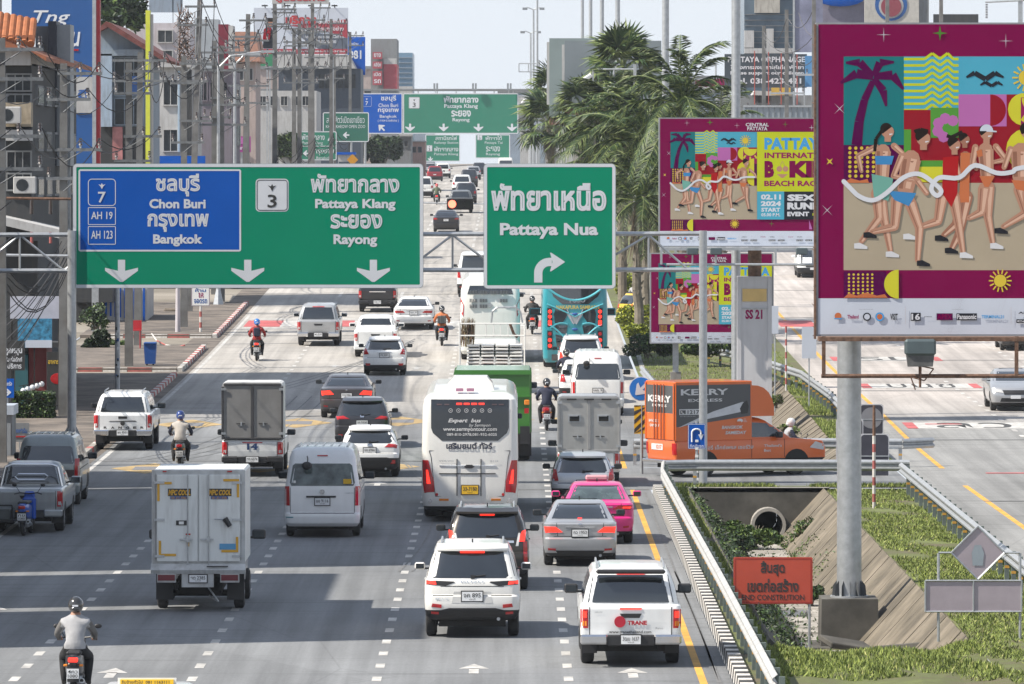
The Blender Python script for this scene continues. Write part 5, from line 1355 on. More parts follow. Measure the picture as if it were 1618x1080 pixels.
# pickup with the red mark
def pickup(label, px, py, col, W=1.86, H=1.80, L=5.3, bed=1.13, bot=.50, kind='open', o=None, name='pickup_truck', yaw=0., bumper=CHROME, lightz=(.72, 1.07), lw=.15, on=False, wr=.38, cab=1.5, group='pickups in the traffic', flaps=True, cat='pickup', glass=GLASS, simple=False, Y=None, front=None):
 o = o or {}; t = veh(name, label, cat, px, py, W, yaw, 1.15, group, Y); w = W/2
 lv = [(bot, .16, L-.12, w-.07, BLACK), (bot+.08, .13, L-.02, w-.01), (bed-.30, .11, L, w), (bed-.06, .10, L-.12, w), (bed, .12, L-.55, w-.012), (bed+.03, .15, L-1.2, w-.06)]
 sh = Shell(lv, .10, .02); sh.build('body', t, col)
 yb = .14 if kind == 'canopy' else cab + .15
 if kind != 'none':
  cv = [(bed-.05, yb, L-1.25, w-.05), (bed+.08, yb+.01, L-1.4, w-.06), ((bed+H)/2, yb+.10, L-1.8, w-.12), (H-.14, yb+.20, L-2.1, w-.19), (H-.05, yb+.28, L-2.25, w-.25), (H, yb+.5, L-2.45, w-.40)]
  cs = Shell(cv, .15, .03); cs.build('canopy' if kind == 'canopy' else 'cab', t, col)
  win = [(-(w-.14), bed+.06), (w-.14, bed+.06), (w-.24, H-.13), (-(w-.24), H-.13)]
  part('rear_window', t, win, rp(cs), glass, .006)
  for sd in (-1, 1):
   a = yb + .25; b_ = L - 2.0; nn = 3 if kind == 'canopy' else 2
   for i in range(nn):
    q0, q1 = a + (b_ - a) * i / nn + .03, a + (b_ - a) * (i + 1) / nn - .03
    part('side_window', t, [(q0, bed+.05), (q1 + (.18 if i == nn-1 else 0), bed+.05), (q1 - (.1 if i == nn-1 else 0), H-.15), (q0 + (.12 if i == 0 else 0), H-.15)], sp(cs, sd), GLASS, .006, step=.3)
  part('windscreen', t, [(-(w-.16), bed+.07), (w-.16, bed+.07), (w-.26, H-.1), (-(w-.26), H-.1)], fp(cs), GLASS, .006)
  if kind == 'canopy' and 'nobrake' not in o: part('brake_light', t, seam(-.26, .26, H-.115, H-.085), rp(cs), REDON if on else RED, .02)
 # tailgate set into the body
 m = MB(); patch(m, [(-(w-.19), bot+.10), (w-.19, bot+.10), (w-.19, bed-.02), (-(w-.19), bed-.02)], rp(sh), col, .012, .03); m.build('tailgate', t)
 for sx in (-1, 1): part('tailgate_seam', t, sorted_seam(sx*(w-.185), sx*(w-.170), bot+.10, bed-.02), rp(sh), DARK, .004)
 part('tailgate_handle', t, o.get('handle', [(-.16, bed-.22), (.16, bed-.22), (.20, bed-.14), (-.20, bed-.14)]), rp(sh), o.get('hmat', BLACK), .022)
 for sx in (-1, 1):
  P_ = [(sx*(w-lw), lightz[0]), (sx*(w-.005), lightz[0]), (sx*(w-.005), lightz[1]), (sx*(w-lw), lightz[1])]
  part(RL, t, P_, rp(sh), RED, .016, step=.06)
  if on:
   zz = lightz[0] + (lightz[1]-lightz[0]) * .55
   part(RL, t, [(sx*(w-lw+.03), zz), (sx*(w-.04), zz), (sx*(w-.04), lightz[1]-.04), (sx*(w-lw+.03), lightz[1]-.04)], rp(sh), REDON, .024, step=.06)
  part('indicator_light', t, [(sx*(w-lw+.03), lightz[0]+.04), (sx*(w-.04), lightz[0]+.04), (sx*(w-.04), lightz[0]+.13), (sx*(w-lw+.03), lightz[0]+.13)], rp(sh), (AMBER if o.get('amber') else CLEAR), .022, step=.06)
 m = MB()
 for sx in (-1, 1): m.bbox(min(sx*.42, sx*w), max(sx*.42, sx*w), -.07, .14, bot-.07, bot+.11, bumper, .035)
 m.bbox(-.44, .44, -.05, .14, bot-.10, bot+.10, BLACK, .02); m.build('bumper', t, smooth=30)
 m = MB(); m.box(-w+.3, w-.3, .3, L-.4, .28, bot+.02, DARK); m.tube((-w+.3, 1.15, .38), (w-.3, 1.15, .38), .06, .06, 8, DARK); m.ball((0, 1.15, .38), .17, .17, .15, DARK)
 for sx in (-1, 1): m.box(min(sx*.5, sx*.57), max(sx*.5, sx*.57), .1, .6, .34, .42, DARK)
 m.build('chassis', t)
 if flaps:
  for sx in (-1, 1): m = MB(); m.box(min(sx*(w-.32), sx*(w-.03)), max(sx*(w-.32), sx*(w-.03)), .66, .68, .22, bot+.08, BLACK); m.build('mud_flap', t)
 for s, x0, x1, z0, z1, mt, bo in o.get('text', ()):
  m = MB(); letters(m, s, x0, x1, z0, z1, 0, mt, bo, surf=lambda x, z: sh.rear(x, z) - .026); m.build('badge', t)
 for nm, poly, mt, off in o.get('trim', ()): part(nm, t, poly, rp(sh), mt, off)
 plate(t, sh, o.get('plate', 'บท 6031'), bot + .02, .36, .16, y=-.085)
 arches(t, sh, W, wr, 1.15, L-.85); wheels(t, W, L, wr, .25, ya=1.15, yb=L-.85, rim=o.get('rim'))
 mirrors(t, W, L-2.05, bed+.12, o.get('mirror', col), 1.1, .14)
 if front: front(t, sh, W, H, L, bed)
 return t, sh
def sorted_seam(a, b, z0, z1): return [(min(a, b), z0), (max(a, b), z0), (max(a, b), z1), (min(a, b), z1)]
t, s = pickup('white pickup with closed canopy and red TRANE mark on its tailgate', 995, 1047, PW, 1.87, 1.82, 5.3, kind='canopy', on=True, o=dict(amber=1, plate='3ฒบ 1637', mirror=BLACK,
 text=[('TRANE', -.06, .30, .78, .86, M('mark_red', (.42, .01, .03), .4), .05), ('www.tranethailand.com', -.40, .38, .625, .68, INK, .01), ('HILUX', -.66, -.52, 1.0, 1.03, STEEL, .01), ('Revo', .46, .60, .70, .74, STEEL, .01)]))
m = MB(); m.tube((-.20, .055, .84), (-.20, .09, .84), .105, .105, 20, M('mark_red', (.42, .01, .03), .4)); m.build('badge', t)
m = MB(); m.bbox(-.64, .64, .10, .26, 1.72, 1.80, BLACK, .03); m.build('spoiler', t)
for sx in (-1, 1): m = MB(); m.path([(sx*.62, .6, 1.80), (sx*.62, .8, 1.87), (sx*.62, 2.6, 1.87), (sx*.62, 2.8, 1.80)], .018, 6, STEEL); m.build('roof_rail', t)
for zz in (1.125,): part('brake_light', t, seam(-.20, .20, 1.065, 1.095), rp(s), REDON, .028)
# white pickup with spaced tailgate letters
t, s = pickup('big white pickup with RANGER spelled across its tailgate, by the left kerb', 197, 709, PW, 1.87, 1.84, 5.3, bed=1.18, bot=.56, kind='canopy', lightz=(.74, 1.14), lw=.14, o=dict(plate='ผม 8501', mirror=BLACK, handle=[(-.14, 1.02), (.14, 1.02), (.14, 1.10), (-.14, 1.10)], nobrake=1,
 trim=[('crease', [(-.45, .93), (.45, .93), (.40, .965), (-.40, .95)], BLACK, .02)],
 text=[(c, -.61 + i*.235, -.50 + i*.235, .70, .775, INK, .05) for i, c in enumerate('RANGER')]))
m = MB(); m.tube((0, .055, .88), (0, .09, .88), .075, .075, 14, INK); m.build('badge', t)
for sx in (-1, 1): m = MB(); m.path([(sx*.6, .5, 1.82), (sx*.6, .7, 1.90), (sx*.6, 2.5, 1.90)], .02, 6, STEEL); m.build('roof_rail', t)
# silver pickup parked at the left with roll bar
t, s = pickup('dented silver pickup with a tubular roll bar behind the blue motorcycle', 48, 838, PSILD, 1.78, 1.72, 5.1, bed=1.08, bot=.48, kind='open', cab=1.7, lightz=(.66, 1.05), lw=.14, bumper=PSILD, wr=.34, o=dict(plate='ผท 22', text=[('S', -.07, .07, .86, .96, STEEL, .02)]))
m = MB(); q = [(-.78, 1.5, 1.08), (-.66, 1.55, 1.60), (-.5, 1.56, 1.66), (.5, 1.56, 1.66), (.66, 1.55, 1.60), (.78, 1.5, 1.08)]; m.path(q, .03, 8, CHROME)
m.path([(-.42, 1.5, 1.36), (-.34, 1.5, 1.42), (.34, 1.5, 1.42), (.42, 1.5, 1.36), (.34, 1.5, 1.28), (-.34, 1.5, 1.28), (-.42, 1.5, 1.36)], .018, 6, CHROME); m.build('roll_bar', t, smooth=50)
# silver hilux mid left, white open pickup, dark pickup and others further off
t, s = pickup('silver pickup with a dark canopy window in the second lane', 504, 545, paint('champagne', (.42, .43, .44), .4), 1.86, 1.83, 5.3, kind='canopy', group='pickups in the traffic', o=dict(plate='ผว 510'))
t, s = pickup('white pickup with sloping deck lid ahead of the white hatchback', 594, 563, PW, 1.82, 1.74, 5.2, bed=1.14, bot=.42, kind='open', cab=1.1, lightz=(.72, 1.02), o=dict(plate='ยผ 77'), bumper=PW)
m = MB(); m.prismx([(.2, 1.16), (1.2, 1.34), (1.3, 1.16)], -.80, .80, PW); m.build('deck_lid', t)
t, s = pickup('black pickup with twin lights just under the wide green sign', 597, 492, PBLK, 1.86, 1.84, 5.3, kind='canopy', bumper=BLACK, o=dict(plate='ฒช 14', trim=[('chrome_bar', seam(-.4, .4, 1.0, 1.05), CHROME, .02)]))
t, s = pickup('dark pickup in the far lane straight under the red traffic light', 728, 336, PGREY, 1.84, 1.76, 5.2, kind='open', cab=1.4, o=dict(plate='ขจ 8'), bumper=BLACK)
# Honda-like dark crossover, white small hatch, graphite sedan
car('dark grey crossover close behind the graphite sedan', 573, 706, PDK, 1.77, 1.60, 4.3, 'hatch', belt=1.02, rake=.55, wr=.34, cat='car', mirror=BLACK, rim=None, o=dict(
 lights=[(RL, [(.40, .95), (.80, .92), (.85, 1.03), (.60, 1.05)], RED, .014)], trim=[('silver_skid', [(-.5, .34), (.5, .34), (.6, .42), (-.6, .42)], STEEL, .014), ('emblem', seam(-.06, .06, 1.0, 1.07), CHROME, .02)], plate=('ชก 9308', .82, .36, .16), brake=(.10, 1.46, 1.48, False)))
car('small white hatchback with black roof line beside the white bus', 585, 752, PW, 1.73, 1.50, 4.15, 'hatch', belt=.99, rake=.5, wr=.31, cat='car', mirror=BLACK, narrow=.06, o=dict(
 lights=[(RL, [(.44, .90), (.80, .86), (.83, .98), (.56, 1.0)], RED, .014), (RL, [(.66, .42), (.76, .42), (.76, .52), (.66, .52)], RED, .014)],
 trim=[('emblem', seam(-.07, .07, .94, 1.0), CHROME, .02), ('dark_bumper', [(-.60, .34), (.60, .34), (.66, .56), (.5, .60), (-.5, .60), (-.66, .56)], BLACK, .012)], plate=('ขข 6966', .80, .36, .16), brake=(.10, 1.37, 1.39, False)))
car('graphite sedan with wide red lights, ahead of the dark crossover', 548.5, 659, paint('graphite2', (.075, .07, .078), .4), 1.86, 1.47, 4.9, 'sedan', deck=1.06, wr=.33, cat='car', mirror=BLACK, spoiler=None, o=dict(
 lights=[(RL, [(.44, .84), (.86, .80), (.89, .96), (.58, .98)], REDON, .014)], trim=[('badge', seam(-.03, .03, .98, 1.02), CHROME, .02), ('diffuser', [(-.52, .28), (.52, .28), (.48, .40), (-.48, .40)], BLACK, .014)], plate=('5กฐ 8486', .80, .36, .16)))
car('white compact hatchback in the third lane above the graphite sedan', 608, 592, PW, 1.70, 1.53, 4.1, 'hatch', belt=1.02, rake=.45, wr=.31, cat='car', mirror=BLACK, o=dict(cleanbumper=1,
 lights=[(RL, [(.62, .86), (.82, .84), (.82, 1.02), (.74, 1.12), (.68, .98)], RED, .014), (RL, [(.56, .44), (.76, .45), (.76, .50), (.56, .50)], RED, .014)], trim=[('chrome_strip', [(-.3, .94), (.3, .94), (.26, .965), (-.26, .965)], CHROME, .02)], plate=('กน 2557', .82, .36, .16)))
car('white sedan with flat wide red lights in the far middle lane', 654, 520, PW, 1.86, 1.47, 4.85, 'sedan', deck=1.04, wr=.33, cat='car', mirror=BLACK, o=dict(lights=[(RL, [(.40, .80), (.84, .78), (.88, .90), (.50, .90)], RED, .014)], trim=[('chrome_strip', seam(-.36, .36, .92, .94), CHROME, .014)], plate=('ฎข 31', .80, .36, .16)))
# right-hand queue
car('white suv with a raised brake light behind the teal bus', 918, 600, PW, 1.80, 1.74, 4.6, 'suv', belt=1.08, rake=.5, wr=.36, cat='suv', rails=True, mirror=BLACK, o=dict(lights=[(RL, [(.70, .86), (.86, .86), (.84, 1.16), (.76, 1.12)], REDON, .014)], brake=(.12, 1.60, 1.63, True), plate=('งล 4', .8)))
car('white hatchback with dark window wedged behind the white van', 921, 636, PW, 1.74, 1.56, 4.1, 'hatch', belt=1.0, rake=.5, cat='car', mirror=BLACK, o=dict(lights=[(RL, [(.64, .80), (.84, .80), (.80, 1.1), (.70, 1.06)], RED, .014)], plate=('ขต 1', .8)))
car('silver sedan showing only roof and rear glass above the grey box pickup', 928, 727, paint('ice', (.52, .56, .60), .3), 1.76, 1.47, 4.5, 'sedan', deck=1.03, cat='car', mirror=BLACK, o=dict(glass=M('sky_glass', (.10, .14, .18), .06), lights=[(RL, [(.44, .84), (.84, .82), (.86, .94), (.58, .95)], RED, .014)], plate=('กข 9', .8)))
# far cars seen between the signs
car('black sedan alone in the far lane below the traffic light', 705, 366, PBLK, 1.76, 1.46, 4.4, 'sedan', deck=1.02, cat='car', simple=True, mirror=BLACK, o=dict(lights=[(RL, [(.56, .86), (.84, .84), (.84, .98), (.62, .96)], RED, .014)], plate=('กอ 1', .82)))
for (lab, px, py, col, kind, W, H) in (
 ('dark suv second in the far queue under the signs', 736, 322, PDK, 'suv', 1.84, 1.78), ('white suv third in the far queue', 730, 306, PW, 'suv', 1.84, 1.80),
 ('dark grey suv beside the white one in the far queue', 741, 295, PDK, 'suv', 1.84, 1.82), ('dark red suv at the left of the far queue', 687, 286, PRED, 'suv', 1.80, 1.75),
 ('white suv just behind the dark red one far away', 700, 281, PW, 'suv', 1.84, 1.80), ('white van cut by the edge of the wide green sign', 669, 312, PWD, 'suv', 1.8, 1.9),
 ('silver hatchback tucked beside the far dark truck', 748, 284, PSIL, 'suv', 1.76, 1.62), ('dark car deepest in the far queue', 757, 277, PDK, 'suv', 1.8, 1.7),
 ('blue-grey car under the far billboard at the left', 680, 272, PSIL, 'suv', 1.76, 1.6)):
 car(lab, px, py, col, W, H, 4.5, kind, belt=H*.62, rake=.4, wr=.35, cat='car', simple=True, mirror=BLACK, o=dict(lights=[(RL, [(.68, .9), (.88, .9), (.86, 1.1), (.72, 1.1)], RED, .02)], plate=('ก 1', .75)))

# vans
def van(label, px, py, col, W=1.88, H=2.24, L=5.4, o=None, glass=GLASS, yaw=0., mirrorc=BLACK, ribs=False, group='vans in the traffic', belt=1.25, rake=.26, lights=None, simple=False, Y=None):
 o = o or {}; t = veh('van', label, 'van', px, py, W, yaw, 1.0, group, Y); w = W/2
 lv = [(.28, .12, L-.15, w-.08, BLACK if 'dk' in o else col), (.36, .02, L-.04, w-.02), (.52, -.02, L, w), (.60, .0, L, w), (.63, .05, L, w), (belt-.05, .05, L-.12, w), (belt+.05, .06, L-.45, w-.02),
  (H*.72, .06+rake*.35, L-.95, w-.07), (H-.24, .06+rake*.7, L-1.35, w-.12), (H-.10, .06+rake*.95, L-1.6, w-.17), (H-.03, .06+rake*1.3, L-1.75, w-.26), (H, .06+rake+.35, L-2.0, w-.42)]
 sh = Shell(lv, .16, .03); sh.build('body', t, col)
 wt = H - (.40 if H > 2.1 else .30)
 o.setdefault('window', [(-(w-.17), belt+.04), (w-.17, belt+.04), (w-.13, belt+.12), (w-.20, wt-.05), (w-.26, wt), (-(w-.26), wt), (-(w-.20), wt-.05), (-(w-.13), belt+.12)])
 o['glass'] = glass
 o.setdefault('lights', [(RL, lights or [(w-.13, .80), (w-.005, .80), (w-.005, 1.28), (w-.12, 1.28)], RED, .012)])
 rear_set(t, sh, W, H, o)
 part('tailgate_seam', t, seam(-(w-.15), w-.15, .605, .62), rp(sh), DARK, .003)
 for sx in (-1, 1): part('tailgate_seam', t, sorted_seam(sx*(w-.15), sx*(w-.138), .62, belt), rp(sh), DARK, .003)
 for sd in (-1, 1):
  for i in range(3):
   a = .35 + i * 1.1; c = a + 1.02; e = L - 1.7
   if i == 2: c = e
   part('side_window', t, [(a + .06, belt+.06), (c + (.3 if i == 2 else 0), belt+.06), (c - (.12 if i == 2 else 0), wt-.05), (a + .10, wt-.05)], sp(sh, sd), GLASS, .006, step=.4)
  part('side_crease', t, [(.3, belt-.12), (L-.9, belt-.12), (L-.9, belt-.10), (.3, belt-.10)], sp(sh, sd), DARK, .004, step=.6)
 part('windscreen', t, [(-(w-.18), belt+.1), (w-.18, belt+.1), (w-.24, wt), (-(w-.24), wt)], fp(sh), GLASS, .006)
 if ribs:
  for i in range(7):
   x = -.6 + i * .2; m = MB(); m.box(x-.03, x+.03, .9, L-2.4, H-.01, H+.02, col, tx=.01); m.build('roof_rib', t)
 arches(t, sh, W, .34, 1.0, L-1.0); wheels(t, W, L, .33, .2, ya=1.0, yb=L-1.0)
 m = MB(); m.box(-w+.3, w-.3, .3, L-.4, .2, .34, DARK); m.build('underbody', t)
 for sx in (-1, 1): m = MB(); m.box(min(sx*(w-.3), sx*(w-.06)), max(sx*(w-.3), sx*(w-.06)), .6, .62, .16, .36, BLACK); m.build('mud_flap', t)
 mirrors(t, W, L-1.5, belt+.12, mirrorc, 1.1, .16)
 return t, sh
VG = M('van_rear_glass', (.10, .125, .12), .1, var=.8, scale=3, spec=.6)  # opaque; the pale mottled colour stands for daylight seen through the glass
t, s = van('white high-roof van with pale see-through rear window in the second lane', 511, 846, PW, glass=VG, ribs=True, o=dict(trim=[('garnish', seam(-.40, .34, 1.0, 1.045), BLACK, .03), ('reflector', seam(-.90, -.72, .50, .525), M('teal_reflector', (.05, .25, .3), .4), .01)],
 text=[('COMMUTER', .56, .78, 1.10, 1.125, STEEL, .01)], plate=('นข 9116', .90, .36, .17), brake=(.13, 2.02, 2.05, False)))
m = MB(); m.tube((0, .0, 1.15), (0, .035, 1.15), .06, .06, 14, CHROME); m.build('emblem', t)
m = MB(); m.path([(-.38, .22, 2.02), (-.36, .02, 1.98), (-.36, -.08, 1.86)], .015, 5, BLACK); m.ball((-.38, -.10, 1.80), .13, .05, .10, BLACK); m.build('rear_mirror', t)
m = MB(); m.box(.52, .72, .06, .08, 1.34, 1.46, YELP); m.box(-.72, -.66, .06, .08, 1.36, 1.42, WHITE); m.build('window_sticker', t)
t, s = van('white high-roof van in the kerb-side queue below the teal bus', 944, 655, PW, W=1.86, ribs=True, lights=[(.80, .80), (.925, .80), (.925, 1.2), (.81, 1.2)], o=dict(plate=('นค 3', .9), brake=(.12, 2.02, 2.05, False)))
m = MB(); m.path([(-.3, .22, 2.02), (-.28, .02, 1.98), (-.28, -.08, 1.92)], .015, 5, BLACK); m.ball((-.40, -.10, 1.86), .12, .05, .10, BLACK); m.build('rear_mirror', t)
t, s = van('old sage-grey van with dark windows parked at the left kerb', 79, 796, PSAGE, W=1.72, H=1.92, L=4.7, belt=1.10, rake=.30, ribs=True, o=dict(plate=('ฮค 5', .62), trim=[('dark_garnish', [(-.70, .78), (.70, .78), (.72, .98), (-.72, .98)], M('brown_garnish', (.05, .025, .025), .4), .014)], text=[('CUSTOM', -.2, .2, 1.18, 1.22, STEEL, .01)]))
t, s = van('white minibus alone at the top of the far right lane', 799, 272, PWD, W=2.1, H=2.3, L=6, o=dict(plate=('30-1', .8)))

# cargo boxes
def doors(t, w, y, z0, z1, mat, frame, style, edge=.05):
 m = MB(); m.box(-w, w, y - .02, y, z0, z1, frame); m.build('door_frame', t)
 for sx in (-1, 1):
  a, b = (-w + edge, -.012) if sx < 0 else (.012, w - edge)
  d = MB(); d.bbox(a, b, y - .045, y - .018, z0 + edge, z1 - edge, mat, .01); o = d.build('door', t)
  for xx in ((a + (b-a)*.72, a + (b-a)*.99) if sx < 0 else (b - (b-a)*.72, b - (b-a)*.99)):
   if style == 'bars' or abs(xx) > .1: pass
  xr = a + (b-a)*.76 if sx < 0 else b - (b-a)*.76
  d = MB(); d.tube((xr, y - .075, z0 - (.05 if style == 'bars' else -.08)), (xr, y - .075, z1 - .02), .014, .014, 6, frame if style != 'bars' else STEEL)
  zl = z0 + (z1-z0) * .26; d.box(xr - .17, xr + .10, y - .10, y - .07, zl - .02, zl + .015, STEEL); d.box(xr - .03, xr + .03, y - .09, y - .045, zl - .06, zl + .06, STEEL); d.build('lock_bar', o)
  for f in ((.07, .48, .9) if style == 'bars' else (.12, .9)):
   zh = z0 + (z1-z0)*f; xa = a if sx < 0 else b
   h = MB(); h.box(min(xa - sx*.16, xa + sx*.05), max(xa - sx*.16, xa + sx*.05), y - .07, y - .04, zh - .025, zh + .025, STEEL); h.build('hinge', o)
 return
# big cooled box truck, front left
t = veh('box_truck', 'dirty white refrigerated box truck marked MPC COOL, nearest lane on the left', 'truck', 318, 960, 1.9, 0, 1.3, 'trucks in the traffic')
BXW = M('stained_box_white', (.66, .68, .67), .5, var=.06, scale=1, dirt=.28); BFR = M('box_frame_grey', (.46, .47, .47), .55, var=.2, dirt=.35)
w = .96; z0, z1 = .98, 2.94
m = MB(); m.bbox(-w, w, .06, 3.0, z0, z1, BXW, .04)
m.box(-w-.008, -w+.07, .03, .06, z0, z1, BFR); m.box(w-.07, w+.008, .03, .06, z0, z1, BFR); m.box(-w+.07, w-.07, .03, .06, z1-.07, z1, BFR); m.box(-w+.07, w-.07, .03, .06, z0, z0+.07, BFR)
m.build('cargo_box', t, smooth=30)
doors(t, w - .08, .03, z0 + .05, z1 - .07, BXW, BFR, 'bars', .02)
YTAPE = M('yellow_tape', (.62, .33, .02), .5)
m = MB(); yy = -.03
for (a, b, c, d) in ((-.85, -.80, 2.30, 2.70), (-.80, -.55, 2.65, 2.70), (.80, .85, 2.38, 2.76), (.52, .80, 2.71, 2.76), (-.82, -.77, 1.16, 1.48), (-.77, -.46, 1.16, 1.21), (.78, .83, 1.24, 1.56), (.48, .78, 1.24, 1.29)): m = MB(); m.box(a, b, yy, yy+.008, c, d, YTAPE); m.build('corner_tape', t)
m = MB()
for x0 in (-.62, .22): letters(m, 'MPC COOL', x0, x0 + .46, 2.42, 2.54, -.03, YTAPE, .05, italic=.25); m.box(x0 + .04, x0 + .40, -.026, -.02, 2.34, 2.40, BLUEINK); letters(m, '081-821-8986', x0 + .06, x0 + .38, 2.345, 2.39, -.03, YTAPE, .0); m.box(x0 - .01, x0 + .47, -.024, -.02, 2.405, 2.56, INK)
m.build('lettering', t)
m = MB(); m.box(-.46, -.24, -.03, -.02, 1.80, 1.90, INK); m.box(-.40, -.30, -.034, -.03, 1.82, 1.88, WHITE); m.box(-.23, -.19, -.03, -.02, 1.47, 1.54, RED); m.box(-.26, -.16, -.03, -.02, 1.60, 1.63, RED); m.box(-.235, -.185, -.03, -.02, 1.36, 1.46, YTAPE)
m.box(.44, .78, -.03, -.02, 1.30, 1.42, M('sticker_blue', (.08, .28, .5), .5)); m.box(-.74, -.66, .0, .03, 2.90, 2.93, RED); m.box(.60, .70, .0, .03, 2.90, 2.93, RED); m.build('sticker', t)
m = MB(); m.path([(.34, -.07, 1.93), (.60, -.08, 1.92)], .012, 5, STEEL); m.tube((.55, -.07, 1.95), (.66, -.07, 1.78), .06, .05, 8, BLACK); m.build('door_handle', t)
m = MB(); m.prismx([(-.12, .80), (.06, .80), (.06, 1.0), (-.02, 1.0), (-.16, .88)], -w-.02, w+.02, BFR); m.box(.18, .62, -.14, -.10, .945, .965, BLACK); m.build('rear_sill', t)
for sx in (-1, 1):
 m = MB(); m.box(min(sx*.48, sx*.83), max(sx*.48, sx*.83), -.14, -.09, .66, .78, M('deep_red_lens', (.14, .012, .02), .3)); m.box(min(sx*.46, sx*.85), max(sx*.46, sx*.85), -.12, .06, .62, .82, BFR); m.build(RL, t)
m = MB(); m.box(-.34, .32, -.10, .1, .52, .80, BFR); m.build('plate_bracket', t)
plate(t, None, 'ยต 2385', .70, .36, .15, y=-.13)
m = MB(); m.box(-.5, -.42, .1, 4.2, .45, .62, DARK); m.box(.42, .5, .1, 4.2, .45, .62, DARK); m.box(-.45, .45, .5, 1.9, .34, .7, DARK); m.tube((-.7, 1.3, .32), (.7, 1.3, .32), .07, .07, 8, DARK); m.path([(.2, .2, .5), (.4, .3, .2), (.2, .6, .3)], .02, 5, STEEL); m.build('chassis', t)
for sx in (-1, 1): m = MB(); m.box(min(sx*.56, sx*.92), max(sx*.56, sx*.92), .84, .86, .2, .78, BLACK); m.build('mud_flap', t)
cb = Shell([(.45, 3.15, 5.0, .82), (1.0, 3.12, 5.05, .84), (1.5, 3.12, 4.5, .82), (1.85, 3.2, 4.0, .74), (1.9, 3.4, 3.9, .6)], .1, .02); cb.build('cab', t, PWD)
wheels(t, 1.86, 5.0, .33, .22, ya=1.3, yb=4.2); mirrors(t, 1.8, 4.1, 1.38, BLACK, 1.25, .2)
# pickup with canvas-edged box and number 14
t, s = pickup('white box pickup numbered 14 with two dull grey rear doors', 401, 750, PW, 1.82, 1.78, 5.3, bed=1.06, bot=.50, kind='open', cab=1.4, lightz=(.66, 1.03), lw=.16, bumper=BLACK, o=dict(plate='ยท 6576', mirror=BLACK, handle=[(-.3, 1.0), (.3, 1.0), (.3, 1.03), (-.3, 1.03)], hmat=RED, text=[('14', -.16, .16, .80, .99, M('navy_ink', (.01, .04, .14), .5), .05), ('HILUX', .42, .60, .96, .99, STEEL, 0)]))
def kbox(t, w, z0, z1, y0, y1, body, frame, door, rnd_=.12):
 m = MB(); pl = [(-w, z0), (w, z0), (w, z1 - rnd_), (w - rnd_*.3, z1 - rnd_*.3), (w - rnd_, z1), (-(w - rnd_), z1), (-(w - rnd_*.3), z1 - rnd_*.3), (-w, z1 - rnd_)]
 m.prism(pl, y0, y1, body); m.build('cargo_box', t)
 for (a, b, c, d) in ((-w - .008, -w + .06, z0 - .01, z1 - rnd_), (w - .06, w + .008, z0 - .01, z1 - rnd_), (-w + .06, w - .06, z1 - .10, z1 - .03), (-w + .06, w - .06, z0 - .01, z0 + .05), (-.05, .05, z0 + .05, z1 - .1)):
  q = MB(); q.bbox(a, b, y0 - .05, y0 - .005, c, d, frame, .012); q.build('frame_bar', t)
 for sx in (-1, 1):
  a, b = (-w + .06, -.05) if sx < 0 else (.05, w - .06)
  d = MB(); d.box(a, b, y0 - .02, y0 - .002, z0 + .05, z1 - .10, door); o = d.build('door', t)
  d = MB(); zl = z0 + (z1 - z0) * .27; c = (a + b) / 2 + sx * -.12; d.box(c - .14, c + .12, y0 - .05, y0 - .03, zl - .012, zl + .012, BLACK); d.box(c - .02, c + .02, y0 - .06, y0 - .02, zl - .06, zl + .05, STEEL); d.build('latch', o)
  for f in (.1, .88):
   h = MB(); zh = z0 + (z1 - z0) * f; h.box(min(sx*(w-.12), sx*(w+.01)), max(sx*(w-.12), sx*(w+.01)), y0 - .075, y0 - .05, zh - .035, zh + .035, STEEL); h.build('hinge', o)
kbox(t, .91, 1.12, 2.80, .10, 2.1, M('box_side', (.55, .56, .56), .5), M('dark_rubber_frame', (.05, .05, .055), .6), M('dull_aluminium_door', (.26, .255, .25), .5, .35, var=.15, scale=2, dirt=.12))
# grey aluminium box pickup
t, s = pickup('white pickup with a stickered aluminium box in the kerb-side lane', 930, 766, PW, 1.80, 1.78, 5.3, bed=1.0, bot=.5, kind='open', cab=1.4, lightz=(.62, .96), o=dict(plate='ผย 1', mirror=BLACK))
kbox(t, .90, 1.02, 2.62, .08, 2.1, ALU, M('alu_trim', (.34, .34, .34), .4, .5), M('alu_door', (.40, .40, .39), .35, .5, var=.12, dirt=.1))
for sx in (-1, 1):
 m = MB(); m.box(sx*.42 - .18, sx*.42 + .18, .03, .06, 1.86, 2.08, STEEL); m.box(sx*.42 - .14, sx*.42 + .14, .02, .035, 1.89, 2.05, DARK); m.box(sx*.42 - .15, sx*.42 + .10, .0, .03, 2.03, 2.07, STEEL); m.build('vent', t)
stk = [RED, WHITE, YTAPE, M('sticker_green', (.05, .3, .2), .5), BLUEINK, INK]
for i in range(18):
 x = rnd.choice((-1, 1)) * rnd.uniform(.14, .68); z = rnd.choice((1.16, 1.28, 1.40, 1.62, 1.74, 1.18)) + rnd.uniform(-.02, .02); a = rnd.uniform(.06, .16); m = MB()
 m.box(x - a, x + a, .072, .078, z - .03, z + .03, stk[i % 6]); m.box(x - a*.7, x + a*.7, .068, .072, z - .012, z + .012, stk[(i + 2) % 6]); m.build('sticker', t)
for x in (-.5, 0, .5): m = MB(); m.box(x - .14, x + .14, .0, .04, 2.50, 2.54, BLACK); m.build('top_lamp', t)
